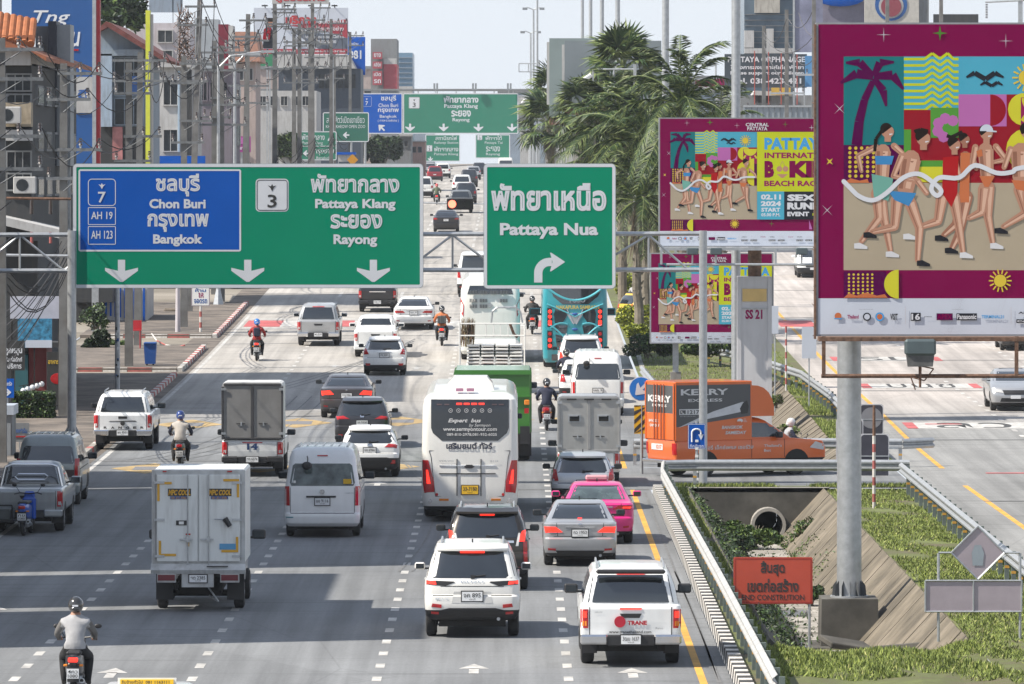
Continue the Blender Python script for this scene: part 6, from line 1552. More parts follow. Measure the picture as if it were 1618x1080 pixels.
# ---------------- buses, lorries, the orange box pickup ----------------
def bus_thing(label, cx, Y, k=None):
 t = thing('bus', label, 'bus', ((cx - CX) * Y / F, Y, zr(Y)), 0, 'buses in the traffic')
 t.rotation_euler = (math.atan2(zr(Y + 10) - zr(Y), 10), 0, 0); return t
YB2 = 170.5; kb_ = F / YB2
bx_ = lambda p: (p - 742.5) / kb_
bz_ = lambda p: CAMH - (p - HY) / kb_
t = bus_thing('white tour bus with Expert bus lettering on its black rear window', 742.5, YB2)
PBUS = paint('bus_white', (.72, .715, .68), dirt=.07)
sh = Shell([(.32, .12, 11.8, 1.15, BLACK), (.42, .05, 12, 1.21), (.60, .0, 12, 1.24), (.95, .0, 12, 1.25), (1.9, .03, 12, 1.25), (2.95, .10, 11.8, 1.23), (3.18, .18, 11.6, 1.19), (3.28, .34, 11.4, 1.12), (3.36, .8, 11.2, .95)], .20, .06)
sh.build('body', t, PBUS)
part('rear_window', t, [(bx_(681), bz_(631)), (bx_(681), bz_(676)), (bx_(684), bz_(684)), (bx_(698), bz_(696)), (bx_(787), bz_(696)), (bx_(801), bz_(684)), (bx_(804), bz_(676)), (bx_(804), bz_(631))][::-1], rp(sh), M('bus_rear_glass', (.022, .026, .032), .12, coat=.4, var=.2), .012)
def btext(s, x0, x1, y0, y1, mt, bo=.02, it=0.0, off=.026, tube=False):
 m = MB(); letters(m, s, bx_(x0), bx_(x1), bz_(y1), bz_(y0), 0, mt, bo, tube, it, surf=lambda x, z: sh.rear(x, z) - off); m.build('lettering', t)
TW = M('decal_white', (.6, .6, .6), .5)
btext('Expert  bus', 708, 760, 661, 669, TW, .03, .3); btext('by Sermyon', 741, 775, 669, 675.5, TW, .0, .3); btext('www.sermyontour.com', 700, 785, 675.5, 682.5, TW, .02); btext('089-810-2978,081-932-6025', 706, 785, 684, 689, TW, .01)
btext('เสริมยนต์ ทัวร์', 705, 778, 698.5, 709, M('decal_navy', (.03, .035, .06), .5), .045, tube=True)
btext('VOLVO', 693, 717, 726.5, 729.5, STEEL, .02); btext('B11R', 775, 788, 727, 730, STEEL, .01)
for i in range(4): part('led_bar', t, seam(bx_(721 + i*11.8), bx_(730 + i*11.8), bz_(639.5), bz_(636.5)), rp(sh), REDON, .022)
for x0 in (690, 702, 777, 788): part('led_bar', t, seam(bx_(x0), bx_(x0 + 8), bz_(640), bz_(638)), rp(sh), M('unlit_led', (.08, .05, .05), .4), .022)
for i in range(6):
 m = MB(); cx = bx_(712 + i * 12.4); cz = bz_(648.5)
 for j in range(12):
  a, b = R(30*j), R(30*j + 30); y = sh.rear(cx, cz) - .026
  m.add([(cx + .055*math.cos(a), y, cz + .055*math.sin(a)), (cx + .055*math.cos(b), y, cz + .055*math.sin(b)), (cx + .042*math.cos(b), y, cz + .042*math.sin(b)), (cx + .042*math.cos(a), y, cz + .042*math.sin(a))], [(0,1,2,3)], TW)
 m.add([(cx-.02, y, cz-.012), (cx+.022, y, cz-.016), (cx+.01, y, cz+.02)], [(0,1,2)], TW); m.build('icon', t)
for sx in (-1, 1):
 P_ = [(sx*.92, bz_(777)), (sx*1.18, bz_(779)), (sx*1.22, bz_(765)), (sx*1.235, bz_(727)), (sx*1.08, bz_(727)), (sx*.93, bz_(760))]
 part(RL, t, P_, rp(sh), RED, .016, step=.08)
 part(RL, t, [(sx*1.02, bz_(764)), (sx*1.12, bz_(764)), (sx*1.14, bz_(742)), (sx*1.09, bz_(742))], rp(sh), REDON, .026)
 part('reflector', t, sorted_seam(sx*.55, sx*.80, bz_(791), bz_(787.5)), rp(sh), AMBER, .012)
 m = MB(); m.tube((sx*1.02, .10, bz_(791)), (sx*1.02, .03, bz_(791)), .055, .05, 10, CHROME); m.tube((sx*.86, .06, bz_(781)), (sx*.86, .02, bz_(781)), .04, .04, 10, RED); m.build('fog_light', t)
 m = MB(); m.box(min(sx*.72, sx*1.15), max(sx*.72, sx*1.15), 2.0, 2.04, .08, .5, BLACK); m.build('mud_flap', t)
hatch = [(bx_(678), bz_(712)), (bx_(806), bz_(712)), (bx_(803), bz_(722)), (bx_(796), bz_(784)), (bx_(688), bz_(784)), (bx_(681), bz_(722))]
for a, b in zip(hatch, hatch[1:] + hatch[:1]):
 m = MB(); m.tube((a[0], sh.rear(a[0], a[1]) - .003, a[1]), (b[0], sh.rear(b[0], b[1]) - .003, b[1]), .008, .008, 4, DARK); m.build('hatch_seam', t)
for x in (722, 760): part('hatch_bar', t, seam(bx_(x) - .012, bx_(x) + .012, bz_(783), bz_(725)), rp(sh), BLACK, .03)
for y in (735.5, 748): part('chrome_strip', t, seam(bx_(694), bx_(783), bz_(y) - .012, bz_(y) + .012), rp(sh), CHROME if y < 740 else BLACK, .02)
part('handle_recess', t, [(bx_(733), bz_(737)), (bx_(737), bz_(739.5)), (bx_(746), bz_(739.5)), (bx_(750), bz_(737)), (bx_(746), bz_(734)), (bx_(737), bz_(734))], rp(sh), BLACK, .03)
plate(t, sh, '33-7180', bz_(773.5), .42, .22, PLATEY)
m = MB(); q = []
for i in range(9):
 a = R(180 * i / 8); q.append([(x_, 3.0 + y_, 3.28 + z_) for x_, y_, z_ in [(-.70 * math.cos(a) * 1.0, -.9, 0), (-.62 * math.cos(a), -.7, .42 * min(1, math.sin(a) * 1.6)), (-.62 * math.cos(a), .9, .42 * min(1, math.sin(a) * 1.6)), (-.70 * math.cos(a), 1.1, 0)]])
m.loft(q, PBUS); m.build('air_conditioner', t, smooth=40)
for x in (720, 737): m = MB(); m.box(bx_(x), bx_(x + 12), .5, .7, 3.38, 3.46, M('pink_lens', (.45, .22, .33), .4)); m.build('roof_lamp', t)
for sd in (-1, 1):
 for i in range(6): part('side_window', t, [(1.0 + i*1.75, 2.0), (2.65 + i*1.75, 2.0), (2.65 + i*1.75, 2.95), (1.0 + i*1.75, 2.95)], sp(sh, sd), GLASS, .008, step=.9)
 part('side_locker', t, [(4, .5), (9, .5), (9, 1.3), (4, 1.3)], sp(sh, sd), M('locker_grey', (.45, .45, .45), .4), .006, step=2)
arches(t, sh, 2.5, .5, 3.2, 9.3); wheels(t, 2.5, 12, .5, .35, ya=3.2, yb=9.3)
m = MB(); m.box(-1.0, 1.0, .5, 11, .25, .5, DARK); m.build('underbody', t); mirrors(t, 2.5, 11.9, 2.3, BLACK, .9, .02)
# white coach further on
t = bus_thing('white coach with rows of small square rear grilles behind the table lorry', 774.5, 274.0); kc2 = F / 274.0
cxx = lambda p: (p - 774.5) / kc2; czz = lambda p: CAMH - (p - HY) / kc2 - zr(274)
sh = Shell([(.35, .1, 11, 1.15), (.5, .0, 11, 1.24), (2.0, .02, 11, 1.25), (3.0, .10, 11, 1.22), (3.35, .25, 10.8, 1.12), (3.5, .7, 10.5, .9)], .2, .06); sh.build('body', t, PBUS)
part('rear_window', t, [(-.95, 2.85), (.95, 2.85), (.85, 3.2), (-.85, 3.2)], rp(sh), GLASS, .01)
for x in (742, 758, 774, 790):
 for y in (464, 477, 486):
  if y == 486 and x > 760: continue
  if y == 477 and x == 774: continue
  m = MB()
  for i in range(3):
   for j in range(3): m.box(cxx(x + i*4.3), cxx(x + i*4.3 + 3.4), -.02, .06, czz(y) + .05 * j, czz(y) + .05 * j + .035, PGREY)
  m.build('grille', t)
for sx in (-1, 1): part(RL, t, [(sx*1.12, czz(500)), (sx*1.24, czz(492)), (sx*1.24, czz(470)), (sx*1.10, czz(482))], rp(sh), RED, .02, step=.1)
m = MB(); m.tube((0, .02, czz(482)), (0, -.02, czz(482)), .09, .09, 12, STEEL); m.build('emblem', t)
wheels(t, 2.5, 11, .5, .35, ya=3, yb=8.5); mirrors(t, 2.5, 10.9, 2.4, BLACK, 1.0, .05)
car('white van with black rear glass further up, cut by the Pattaya Nua sign', 751, 440, PW, 1.9, 2.2, 4.9, 'suv', belt=1.35, rake=.2, wr=.34, cat='van', name='van', mirror=BLACK, Y=345.0, o=dict(lights=[(RL, [(.76, .9), (.93, .9), (.93, 1.2), (.80, 1.2)], RED, .014)], plate=('ง 7', .8)))
# teal double-deck coach
YT = 268.0; kt = F / YT; t = bus_thing('teal double-deck coach with stacked red lamps and swooping black windows', 908.5, YT)
tx_ = lambda p: (p - 908.5) / kt; tz_ = lambda p: CAMH - (p - HY) / kt - zr(YT)
sh = Shell([(.28, .10, 11.8, 1.20), (.45, .0, 12, 1.30), (1.2, -.02, 12, 1.33), (2.4, .04, 12, 1.33), (3.6, .14, 11.8, 1.28), (4.05, .35, 11.5, 1.15), (4.15, .8, 11, .9)], .22, .08); sh.build('body', t, PTEAL)
part('rear_window', t, [(tx_(869), tz_(452)), (tx_(874), tz_(468)), (tx_(888), tz_(480)), (tx_(930), tz_(480)), (tx_(945), tz_(468)), (tx_(953), tz_(452)), (tx_(950), tz_(440)), (tx_(872), tz_(440))], rp(sh), GLASS, .014, step=.15)
def crv(pts, w, mt, nm):
 for sx in (-1, 1):
  m = MB()
  q = [(sx * x, sh.rear(x, z) - .02, z) for x, z in pts]
  m.path(q, w, 5, mt); m.build(nm, t)
LTEAL = paint('light_teal', (.08, .42, .50))
def arc(x0, z0, x1, z1, bow, n=8): return [(x0 + (x1-x0)*i/n, z0 + (z1-z0)*i/n + bow*4*(i/n)*(1-i/n)) for i in range(n+1)]
crv(arc(.0, tz_(474), 1.1, tz_(455), -.12), .05, LTEAL, 'trim_line'); crv(arc(.0, tz_(500), 1.15, tz_(480), .02), .03, LTEAL, 'trim_line'); crv(arc(.2, tz_(545), 1.1, tz_(512), .12), .035, LTEAL, 'trim_line')
crv(arc(.3, tz_(512), 1.0, tz_(518), .12), .03, LTEAL, 'trim_line'); crv([(.05, tz_(512)), (.33, tz_(488))], .025, CHROME, 'trim_line')
for sx in (-1, 1):
 for P_ in ([(.28, tz_(488)), (.78, tz_(486)), (.86, tz_(496)), (.82, tz_(510)), (.52, tz_(510)), (.34, tz_(500))], [(.30, tz_(514)), (.80, tz_(513)), (.78, tz_(524)), (.36, tz_(527))], [(.30, tz_(531)), (.80, tz_(528)), (.74, tz_(548)), (.34, tz_(552))]):
  part('dark_panel', t, [(sx*a, b) for a, b in P_], rp(sh), GLASS, .014)
 for yy in (492, 500, 508, 511.5, 527, 537, 546):
  m = MB(); xx = sx * 1.02; z = tz_(yy); y = sh.rear(xx, z); m.tube((xx, y + .03, z), (xx, y - .05, z), .085, .075, 10, REDON if yy != 527 else RED); m.build(RL, t)
 part('lamp_surround', t, [(sx*.92, tz_(516)), (sx*1.13, tz_(516)), (sx*1.13, tz_(486)), (sx*.95, tz_(486))], rp(sh), BLACK, .012, step=.1); part('lamp_surround', t, [(sx*.92, tz_(552)), (sx*1.13, tz_(552)), (sx*1.13, tz_(522)), (sx*.92, tz_(522))], rp(sh), BLACK, .012, step=.1)
 m = MB(); m.box(min(sx*.7, sx*1.2), max(sx*.7, sx*1.2), .9, .94, .05, .45, BLACK); m.build('mud_flap', t)
m = MB(); letters(m, 'FUSO', tx_(900), tx_(925), tz_(477.5), tz_(471.5), 0, STEEL, .04, surf=lambda x, z: sh.rear(x, z) - .04); m.build('lettering', t)
m = MB(); letters(m, 'NAKAPURA SAMRARN', tx_(879), tx_(947), tz_(488), tz_(482), 0, M('decal_gold', (.5, .38, .08), .4), .03, surf=lambda x, z: sh.rear(x, z) - .03); m.build('lettering', t)
part('emblem_panel', t, [(-.1, tz_(511)), (.1, tz_(511)), (.36, tz_(494)), (-.36, tz_(494))], rp(sh), STEEL, .012)
for z in (tz_(496), tz_(520)): m = MB(); m.ball((0, sh.rear(0, z) - .02, z), .13, .04, .06, BLUEINK); m.build('emblem', t)
part('bumper_panel', t, seam(-.95, .95, .36, .62), rp(sh), GLASS, .012)
wheels(t, 2.6, 12, .5, .35, ya=2.6, yb=9); mirrors(t, 2.6, 11.4, 1.9, PTEAL, 2.0, .3)
# green lorry
YL = 204.0; kl = F / YL; t = thing('lorry', 'bright green high-sided lorry mostly hidden by the white tour bus', 'truck', ((778.5 - CX) / kl, YL, zr(YL)), 0, 'trucks in the traffic')
m = MB(); m.bbox(-1.17, 1.17, .1, 6.2, .85, 2.80, PGRN, .03); m.build('tipper_body', t)
m = MB(); m.box(-1.19, 1.19, .0, .1, 2.70, 2.84, PGRN); m.box(-1.19, 1.19, .0, .1, 2.0, 2.06, PGRN); m.build('top_rail', t)
for i in range(6): m = MB(); m.box(1.17, 1.21, .5 + i, .6 + i, .9, 2.75, PGRN); m.box(-1.21, -1.17, .5 + i, .6 + i, .9, 2.75, PGRN); m.build('side_rib', t)
m = MB(); m.box(-1.0, 1.1, .1, 7, .5, .85, DARK); m.box(.85, 1.15, -.05, .1, .55, 1.1, BLACK); m.build('chassis', t)
m = MB(); m.bbox(.98, 1.14, -.06, .0, 1.76, 1.92, AMBER, .02); m.box(.98, 1.12, -.05, .0, 1.5, 1.66, RED); m.build(RL, t)
m = MB(); m.bbox(-1.1, 1.1, 6.4, 8.2, .6, 2.5, PGRN, .15); m.build('cab', t)
m = MB(); m.box(-1.2, 1.2, .75, .8, .15, .95, BLACK); m.build('mud_flap', t)
wheels(t, 2.35, 8.5, .48, .34, ya=1.4, yb=7.2); mirrors(t, 2.3, 8.1, 2.1, BLACK, 1.2, .12)
# lorry stacked with folded tables
YQ = 248.0; kq = F / YQ; t = thing('loaded_pickup', 'pickup with a tall white rack loaded with stacked white folding tables', 'truck', ((781 - CX) / kq, YQ, zr(YQ)), 0, 'trucks in the traffic')
qx = lambda p: (p - 781) / kq; qz = lambda p: CAMH - (p - HY) / kq - zr(YQ)
m = MB(); m.bbox(-1.1, 1.1, .1, 3.2, .55, 1.05, PWD, .03); m.build('bed', t)
m = MB(); m.bbox(-.95, .95, 3.4, 5.2, .5, 1.95, PWD, .15); m.build('cab', t); part('rear_window', t, [(-.7, 1.3), (.7, 1.3), (.65, 1.75), (-.65, 1.75)], lambda x, z, o: (x, 3.40 - o, z), GLASS, .01)
for x in (726, 829): m = MB(); m.tube((qx(x), .1, .6), (qx(x), .1, qz(509)), .03, .03, 6, WHITE); m.build('rack_post', t); m = MB(); m.tube((qx(x), 3.1, .6), (qx(x), 3.1, qz(512)), .03, .03, 6, WHITE); m.build('rack_post', t)
for y in (511, 530, 584): m = MB(); m.tube((qx(726), .1, qz(y)), (qx(829), .1, qz(y)), .03, .03, 6, WHITE); m.build('rack_bar', t)
for x in (768, 780, 791, 803): m = MB(); m.tube((qx(x), .1, qz(533)), (qx(x), .1, qz(511)), .022, .022, 5, WHITE); m.build('rack_bar', t)
m = MB(); m.box(qx(722), qx(832), .0, .08, qz(590), qz(586), PGRN); m.build('green_edge', t)
m = MB(); m.box(qx(748), qx(806), -.02, .06, qz(580.5), qz(578), M('orange_strap', (.5, .12, .03), .6)); m.build('strap', t)
m = MB(); m.path([(qx(776), .8, qz(512)), (qx(778), .8, qz(492)), (qx(786), .8, qz(486)), (qx(815), .8, qz(486)), (qx(822), .8, qz(492)), (qx(826), .8, qz(512))], .04, 6, STEEL); m.build('hoop', t)
wheels(t, 1.9, 5.2, .36, .22, ya=1.1, yb=4.3)
k = MB(); k.bbox(-.24, .24, 0, 1.6, -.035, .035, WHITE, .012); k.box(-.20, .20, .02, 1.5, -.05, -.036, DARK); tbl = k.mesh('folding_table')
for c in range(4):
 for r_ in range(7):
  o = ob('folding_table', tbl, None, loc=((748 + c * 22.5 - CX) / kq, YQ + .15 + rnd.uniform(0, .08), CAMH - (578 - r_ * 5.3 - HY) / kq), rot=(0, R(rnd.uniform(-1, 1)), R(rnd.uniform(-1, 1))))
  tag(o, ('lowest', 'second', 'third', 'middle', 'fifth', 'sixth', 'topmost')[r_] + ' white folding table in the ' + ('leftmost', 'second', 'third', 'rightmost')[c] + ' column on the racked pickup', 'folding table', 'folding tables stacked on the racked pickup')
m = MB()
for i in range(160):
 x = qx(rnd.uniform(728, 749)); z = rnd.uniform(qz(550), qz(520)); m.tube((x, .3 + rnd.random(), z), (x + rnd.uniform(-.08, .08), .3 + rnd.random(), qz(508) + rnd.uniform(-.1, .15)), .012, .004, 3, (RUST, DARK, M('dry_straw', (.30, .24, .12), .9))[i % 3])
o = m.build('broom_bundle'); o.location = t.location; tag(o, 'bundle of straw brooms standing at the left of the table rack', 'brooms', kind='stuff')
m = MB(); m.path([(qx(806), .3, qz(512)), (qx(812), .3, qz(528)), (qx(818), .3, qz(533))], .06, 6, RUST); o = m.build('tyre_roll'); o.location = t.location; tag(o, 'dark rolled cloth hanging in the table rack', 'cloth roll')

# ---- orange box pickup crossing on the turning lane ----
YK = 194.6; th_ = R(-63)
t = thing('delivery_truck', 'orange and grey KERRY EXPRESS box pickup crossing on the turning lane', 'truck', (0, 0, 0), 0)
kk_ = F / YK
# rear right corner sits at picture x 1066; heading right and away
W = 1.86; wk = .93
hd = Vector((math.sin(-th_), math.cos(-th_), 0)); rt = Vector((hd.y, -hd.x, 0))
c0 = Vector(((1066 - CX) / kk_, YK, 0)); org = c0 - rt * wk
t.location = org; t.rotation_euler = (0, 0, math.atan2(hd.y, hd.x) - math.pi / 2)
L = 5.2
sh = Shell([(.42, .08, L-.1, wk-.05, BLACK), (.52, .04, L, wk-.01), (.80, .0, L, wk), (1.02, .0, L-.1, wk), (1.12, .04, L-1.15, wk-.03), (1.15, .10, L-1.3, wk-.06)], .10, .02)
sh.build('body', t, POR)
cs = Shell([(1.05, 2.35, L-1.05, wk-.04), (1.16, 2.35, L-1.2, wk-.05), (1.45, 2.36, L-1.65, wk-.11), (1.64, 2.4, L-1.95, wk-.17), (1.72, 2.5, L-2.15, wk-.26), (1.75, 2.6, L-2.3, wk-.4)], .12, .03); cs.build('cab', t, POR)
m = MB(); m.bbox(-wk, wk, .02, 2.62, 1.08, 2.84, POR, .02)
m.build('cargo_box', t)
q = [(2.62, 1.78)] + [(2.62 + .80 * math.sin(R(a)), 1.78 + .92 * math.cos(R(a)) ) for a in range(0, 91, 10)]
q = [(2.62, 1.78), (2.62, 2.70), (2.85, 2.69), (3.05, 2.62), (3.22, 2.48), (3.34, 2.28), (3.40, 2.05), (3.40, 1.78)]
m = MB(); m.prismx(q[::-1], -wk + .06, wk - .06, POR); m.build('wind_deflector', t, smooth=30)
KG_ = M('kerry_grey', (.075, .078, .082), .45, var=.04)
sd = lambda u: u     # side coordinate along the truck from the rear
m = MB(); X = wk + .004
m.add([(X, .06, 1.50), (X, .06, 2.74), (X, 2.56, 2.74), (X, 2.56, 1.80)][::1], [(0, 3, 2, 1)], KG_)
m.add([(X + .004, .10, 1.48), (X + .004, 1.05, 1.72), (X + .004, 2.30, 1.93), (X + .004, 2.42, 2.15), (X + .004, 2.30, 2.22), (X + .004, 1.30, 1.95), (X + .004, .9, 1.80)], [(0, 1, 2, 3, 4, 5, 6)], M('decal_pale', (.55, .56, .58), .5))
m.add([(X + .006, 2.24, 1.86), (X + .006, 2.46, 1.88), (X + .006, 2.50, 2.08), (X + .006, 2.44, 2.26), (X + .006, 2.30, 2.18), (X + .006, 2.20, 2.02)], [(0, 1, 2, 3, 4, 5)], INK)
m.build('side_panel', t)
KW_ = M('kerry_letter', (.62, .62, .62), .5)
def stext(s, u0, u1, z0, z1, mt=KW_, bo=.02, it=0., x=None):
 m = MB(); vs, fs = text_mesh(s, bo, False, it); xx = X + .012 if x is None else x
 m.add([(xx, u0 + (u1-u0)*u, z0 + (z1-z0)*v) for u, v, d in vs], fs, mt); m.build('lettering', t)
stext('KERRY', .20, 1.80, 2.44, 2.62, bo=.03); stext('EXPRESS', .45, 1.60, 2.24, 2.33); stext('1217', .42, .82, 1.88, 2.0, KG_, .03, x=X + .02)
m = MB(); m.box(X + .004, X + .014, .15, .88, 1.86, 2.03, KW_); m.box(X + .014, X + .018, .18, .36, 1.885, 2.0, KG_); m.build('number_panel', t)
m = MB(); m.path([(X + .024, .22, 1.98), (X + .024, .23, 1.92), (X + .024, .30, 1.90)], .014, 5, KW_); m.build('phone_icon', t)
stext('www.kerryexpress.com', .17, .70, 1.80, 1.83, bo=0); stext('BANGKOK', 1.58, 2.30, 1.42, 1.52, bo=.03, it=.2); stext('SAMEDAY', 1.70, 2.42, 1.26, 1.36, bo=.03, it=.2)
m = MB()
m.ball((X + .012, 2.20, 1.66), .006, .10, .06, KW_, 12, 6); m.box(X + .012, X + .018, 2.12, 2.24, 1.58, 1.64, POR)
for i in range(3): m.box(X + .006, X + .012, 2.32, 2.44 - .02*i, 1.62 + i*.04, 1.63 + i*.04, KW_)
m.build('helmet_icon', t)
stext('บ. เคอรี่ เอ็กซ์เพรส เซอร์วิส', .75, 2.66, .82, .95, bo=.01); stext("Thailand's", 3.02, 3.62, .86, .94, bo=.01); stext('Best', 3.02, 3.25, .72, .80, bo=.01)
part('side_window', t, [(2.62, 1.16), (3.70, 1.16), (3.32, 1.56), (2.66, 1.60)], sp(cs, 1), GLASS, .01, step=.2)
part('side_window', t, [(2.62, 1.16), (3.70, 1.16), (3.32, 1.56), (2.66, 1.60)], sp(cs, -1), GLASS, .01, step=.2)
for yy, za, zb in ((2.60, .55, 1.15), (3.72, .55, 1.10)): part('door_seam', t, [(yy, za), (yy+.015, za), (yy+.015, zb), (yy, zb)], sp(sh, 1), DARK, .004, step=.3)
part('windscreen', t, [(-.7, 1.2), (.7, 1.2), (.6, 1.62), (-.6, 1.62)], fp(cs), GLASS, .01)
part('head_light', t, [(L-.62, .82), (L-.14, .74), (L-.12, .92), (L-.42, 1.0)], sp(sh, 1), CLEAR, .012, step=.1)
part('head_light', t, [(L-.62, .82), (L-.14, .74), (L-.12, .92), (L-.42, 1.0)], sp(sh, -1), CLEAR, .012, step=.1)
# rear doors
m = MB(); m.box(-wk + .04, -.02, .0, .02, 1.9, 2.72, KG_); m.box(.02, wk - .04, .0, .02, 1.9, 2.72, KG_); m.box(-wk+.04, wk-.04, .0, .02, 1.12, 1.9, POR); m.build('door', t)
for x in (-.30, -.12, .12, .30): m = MB(); m.tube((x, -.03, 1.12), (x, -.03, 2.76), .018, .018, 6, M('lock_bar_red', (.35, .08, .03), .5)); m.build('lock_bar', t)
for x in (-wk+.03, wk-.08): m = MB(); m.box(x, x+.05, -.02, .0, 1.1, 2.8, POR); m.build('frame_bar', t)
m = MB(); letters(m, 'KERRY', -.72, .72, 2.22, 2.42, -.012, KW_, .05); m.build('lettering', t); m = MB(); letters(m, 'EXPRESS', -.45, .45, 2.08, 2.16, -.012, KW_, .02); m.build('lettering', t)
m = MB(); letters(m, 'BANGKOK', -.66, -.05, 1.62, 1.70, -.012, KW_, .02); m.build('lettering', t); m = MB(); letters(m, 'SAMEDAY', -.60, .0, 1.48, 1.56, -.012, KW_, .02); m.build('lettering', t)
m = MB(); m.box(-.5, .2, -.012, -.006, .80, .98, KW_); m.build('number_panel', t); m = MB(); letters(m, '1217', -.2, .14, .83, .95, -.018, POR, .03); m.build('lettering', t)
for sx in (-1, 1): part(RL, t, sorted_seam(sx*.76, sx*.92, .68, 1.02), rp(sh), RED, .016, step=.06)
m = MB(); m.bbox(-.9, .9, -.12, .0, .42, .52, CHROME, .02); m.build('bumper', t)
arches(t, sh, W, .36, 1.05, 4.14); wheels(t, W, L, .355, .22, ya=1.05, yb=4.14, rim=M('steel_rim', (.16, .16, .17), .5, .5))
m = MB(); m.box(-.7, .7, .3, L-.4, .25, .5, DARK); m.build('underbody', t); mirrors(t, W, 3.45, 1.22, BLACK, 1.1, .13)

# ---- cars on the side road, coming this way ----
def facing(t, sh, W, H, L, b):
 w = W/2
 for sx in (-1, 1): part('head_light', t, [(sx*.42, .66), (sx*.80, .70), (sx*.84, .82), (sx*.50, .78)], fp(sh), CLEAR, .02, step=.08)
 part('grille', t, [(-.40, .60), (.40, .60), (.46, .76), (-.46, .76)], fp(sh), BLACK, .02); part('lower_grille', t, [(-.55, .34), (.55, .34), (.5, .48), (-.5, .48)], fp(sh), BLACK, .02)
 m = MB(); y = sh.front(0, .5) + .03; m.box(-.18, .18, y, y + .02, .46, .58, PLATEW); m.build('licence_plate', t)
def oncoming(lab, px, py, col, W, H, L, kind, cat='car', **kw):
 t, sh = car(lab, px, py, col, W, H, L, kind, cat=cat, front=facing, mirror=col, group='cars on the side road', simple=True, o=dict(lights=[(RL, [(.6, .8), (.8, .8), (.8, .95), (.6, .95)], RED, .014)], **kw))
 Yt = t.location.y; t.rotation_euler = (-t.rotation_euler[0], 0, math.pi); t.location.y = Yt + L + .0; t.location.z = zr(t.location.y)
oncoming('silver-white sedan coming down the side road at the picture edge', 1602, 648, PSIL, 1.74, 1.44, 4.4, 'sedan')
oncoming('white suv coming down the side road between the billboards', 1284, 438, PW, 1.80, 1.70, 4.5, 'suv')
oncoming('black car under the foot of the huge billboard', 1612, 553, PBLK, 1.80, 1.5, 4.5, 'sedan')
t, s = car('yellow-black small suv waiting past the teal coach', 985, 512, PYEL, 1.72, 1.55, 4.1, 'suv', belt=.98, rake=.3, wr=.33, cat='suv', yaw=R(-62), mirror=BLACK, roofmat=BLACK, simple=True, o=dict(lights=[(RL, [(.6, .8), (.8, .8), (.8, 1.0), (.6, 1.0)], RED, .014)]))
# car carrying a yellow roof board whose top just enters the picture
Yr = 99.0; t = thing('roof_sign_pickup', 'vehicle at the bottom edge carrying a yellow Thai-lettered roof board', 'pickup', ((232 - CX) * Yr / F, Yr - 2.2, 0), 0)
sh = Shell([(.45, .1, 5.0, .85), (.6, .0, 5.1, .9), (1.05, .0, 5.0, .9), (1.1, .1, 3.9, .86)], .1, .02); sh.build('body', t, PW)
cs = Shell([(1.0, 1.5, 3.9, .85), (1.35, 1.6, 3.3, .72), (1.44, 1.8, 3.1, .6)], .1, .02); cs.build('cab', t, PW)
kr_ = F / Yr; m = MB(); m.box(-.40, .40, 2.2, 2.26, 1.42, CAMH - (1073.5 - HY) / kr_, YELP); m.box(-.44, .44, 2.26, 2.30, 1.40, CAMH - (1071.5 - HY) / kr_, WHITE); m.build('roof_board', t)
m = MB(); zt = CAMH - (1074.3 - HY) / kr_; letters(m, 'รับจ้างทั่วไป  081 1163111', -.38, .34, zt - .055, zt, 2.19, INK, .02); m.build('lettering', t)
wheels(t, 1.8, 5.1, .34, .2, ya=1.1, yb=4.2)

# ---------------- riders and their motorcycles ----------------
def skin_mesh(J, E_, rad, root):
 me = bpy.data.meshes.new('sk'); me.from_pydata(J, E_, []); o = bpy.data.objects.new('sk', me); COL.objects.link(o)
 o.modifiers.new('s', 'SKIN'); sub = o.modifiers.new('u', 'SUBSURF'); sub.levels = 1; sub.render_levels = 1
 for i, r in enumerate(rad):
  me.skin_vertices[0].data[i].radius = r if isinstance(r, tuple) else (r, r)
 for i in range(len(rad)): me.skin_vertices[0].data[i].use_root = (i == root)
 bpy.context.view_layer.update()
 em = bpy.data.meshes.new_from_object(o.evaluated_get(bpy.context.evaluated_depsgraph_get()))
 vs = [tuple(v.co) for v in em.vertices]; fs = [tuple(p.vertices) for p in em.polygons]
 bpy.data.objects.remove(o); bpy.data.meshes.remove(em); return vs, fs
J = [(0, .26, .84), (0, .28, 1.0), (0, .36, 1.20), (0, .42, 1.36), (0, .45, 1.46), (0, .48, 1.56), (0, .47, 1.66)]
Rr = [(.19, .15), (.18, .14), (.205, .145), (.15, .11), .06, .085, .08]
Ed = [(0, 1), (1, 2), (2, 3), (3, 4), (4, 5), (5, 6)]
for sx in (-1, 1):
 b = len(J); J += [(sx*.21, .41, 1.32), (sx*.33, .50, 1.12), (sx*.31, .74, 1.03), (sx*.30, .82, 1.02)]; Rr += [.088, .066, .044, (.04, .028)]
 Ed += [(3, b), (b, b+1), (b+1, b+2), (b+2, b+3)]
 b = len(J); J += [(sx*.12, .30, .82), (sx*.23, .64, .72), (sx*.21, .52, .36), (sx*.21, .56, .27), (sx*.22, .68, .25)]; Rr += [.125, .09, .062, .05, .045]
 Ed += [(0, b), (b, b+1), (b+1, b+2), (b+2, b+3), (b+3, b+4)]
RV, RF = skin_mesh(J, Ed, Rr, 0)
SKINM = M('skin', (.32, .17, .11), .6);
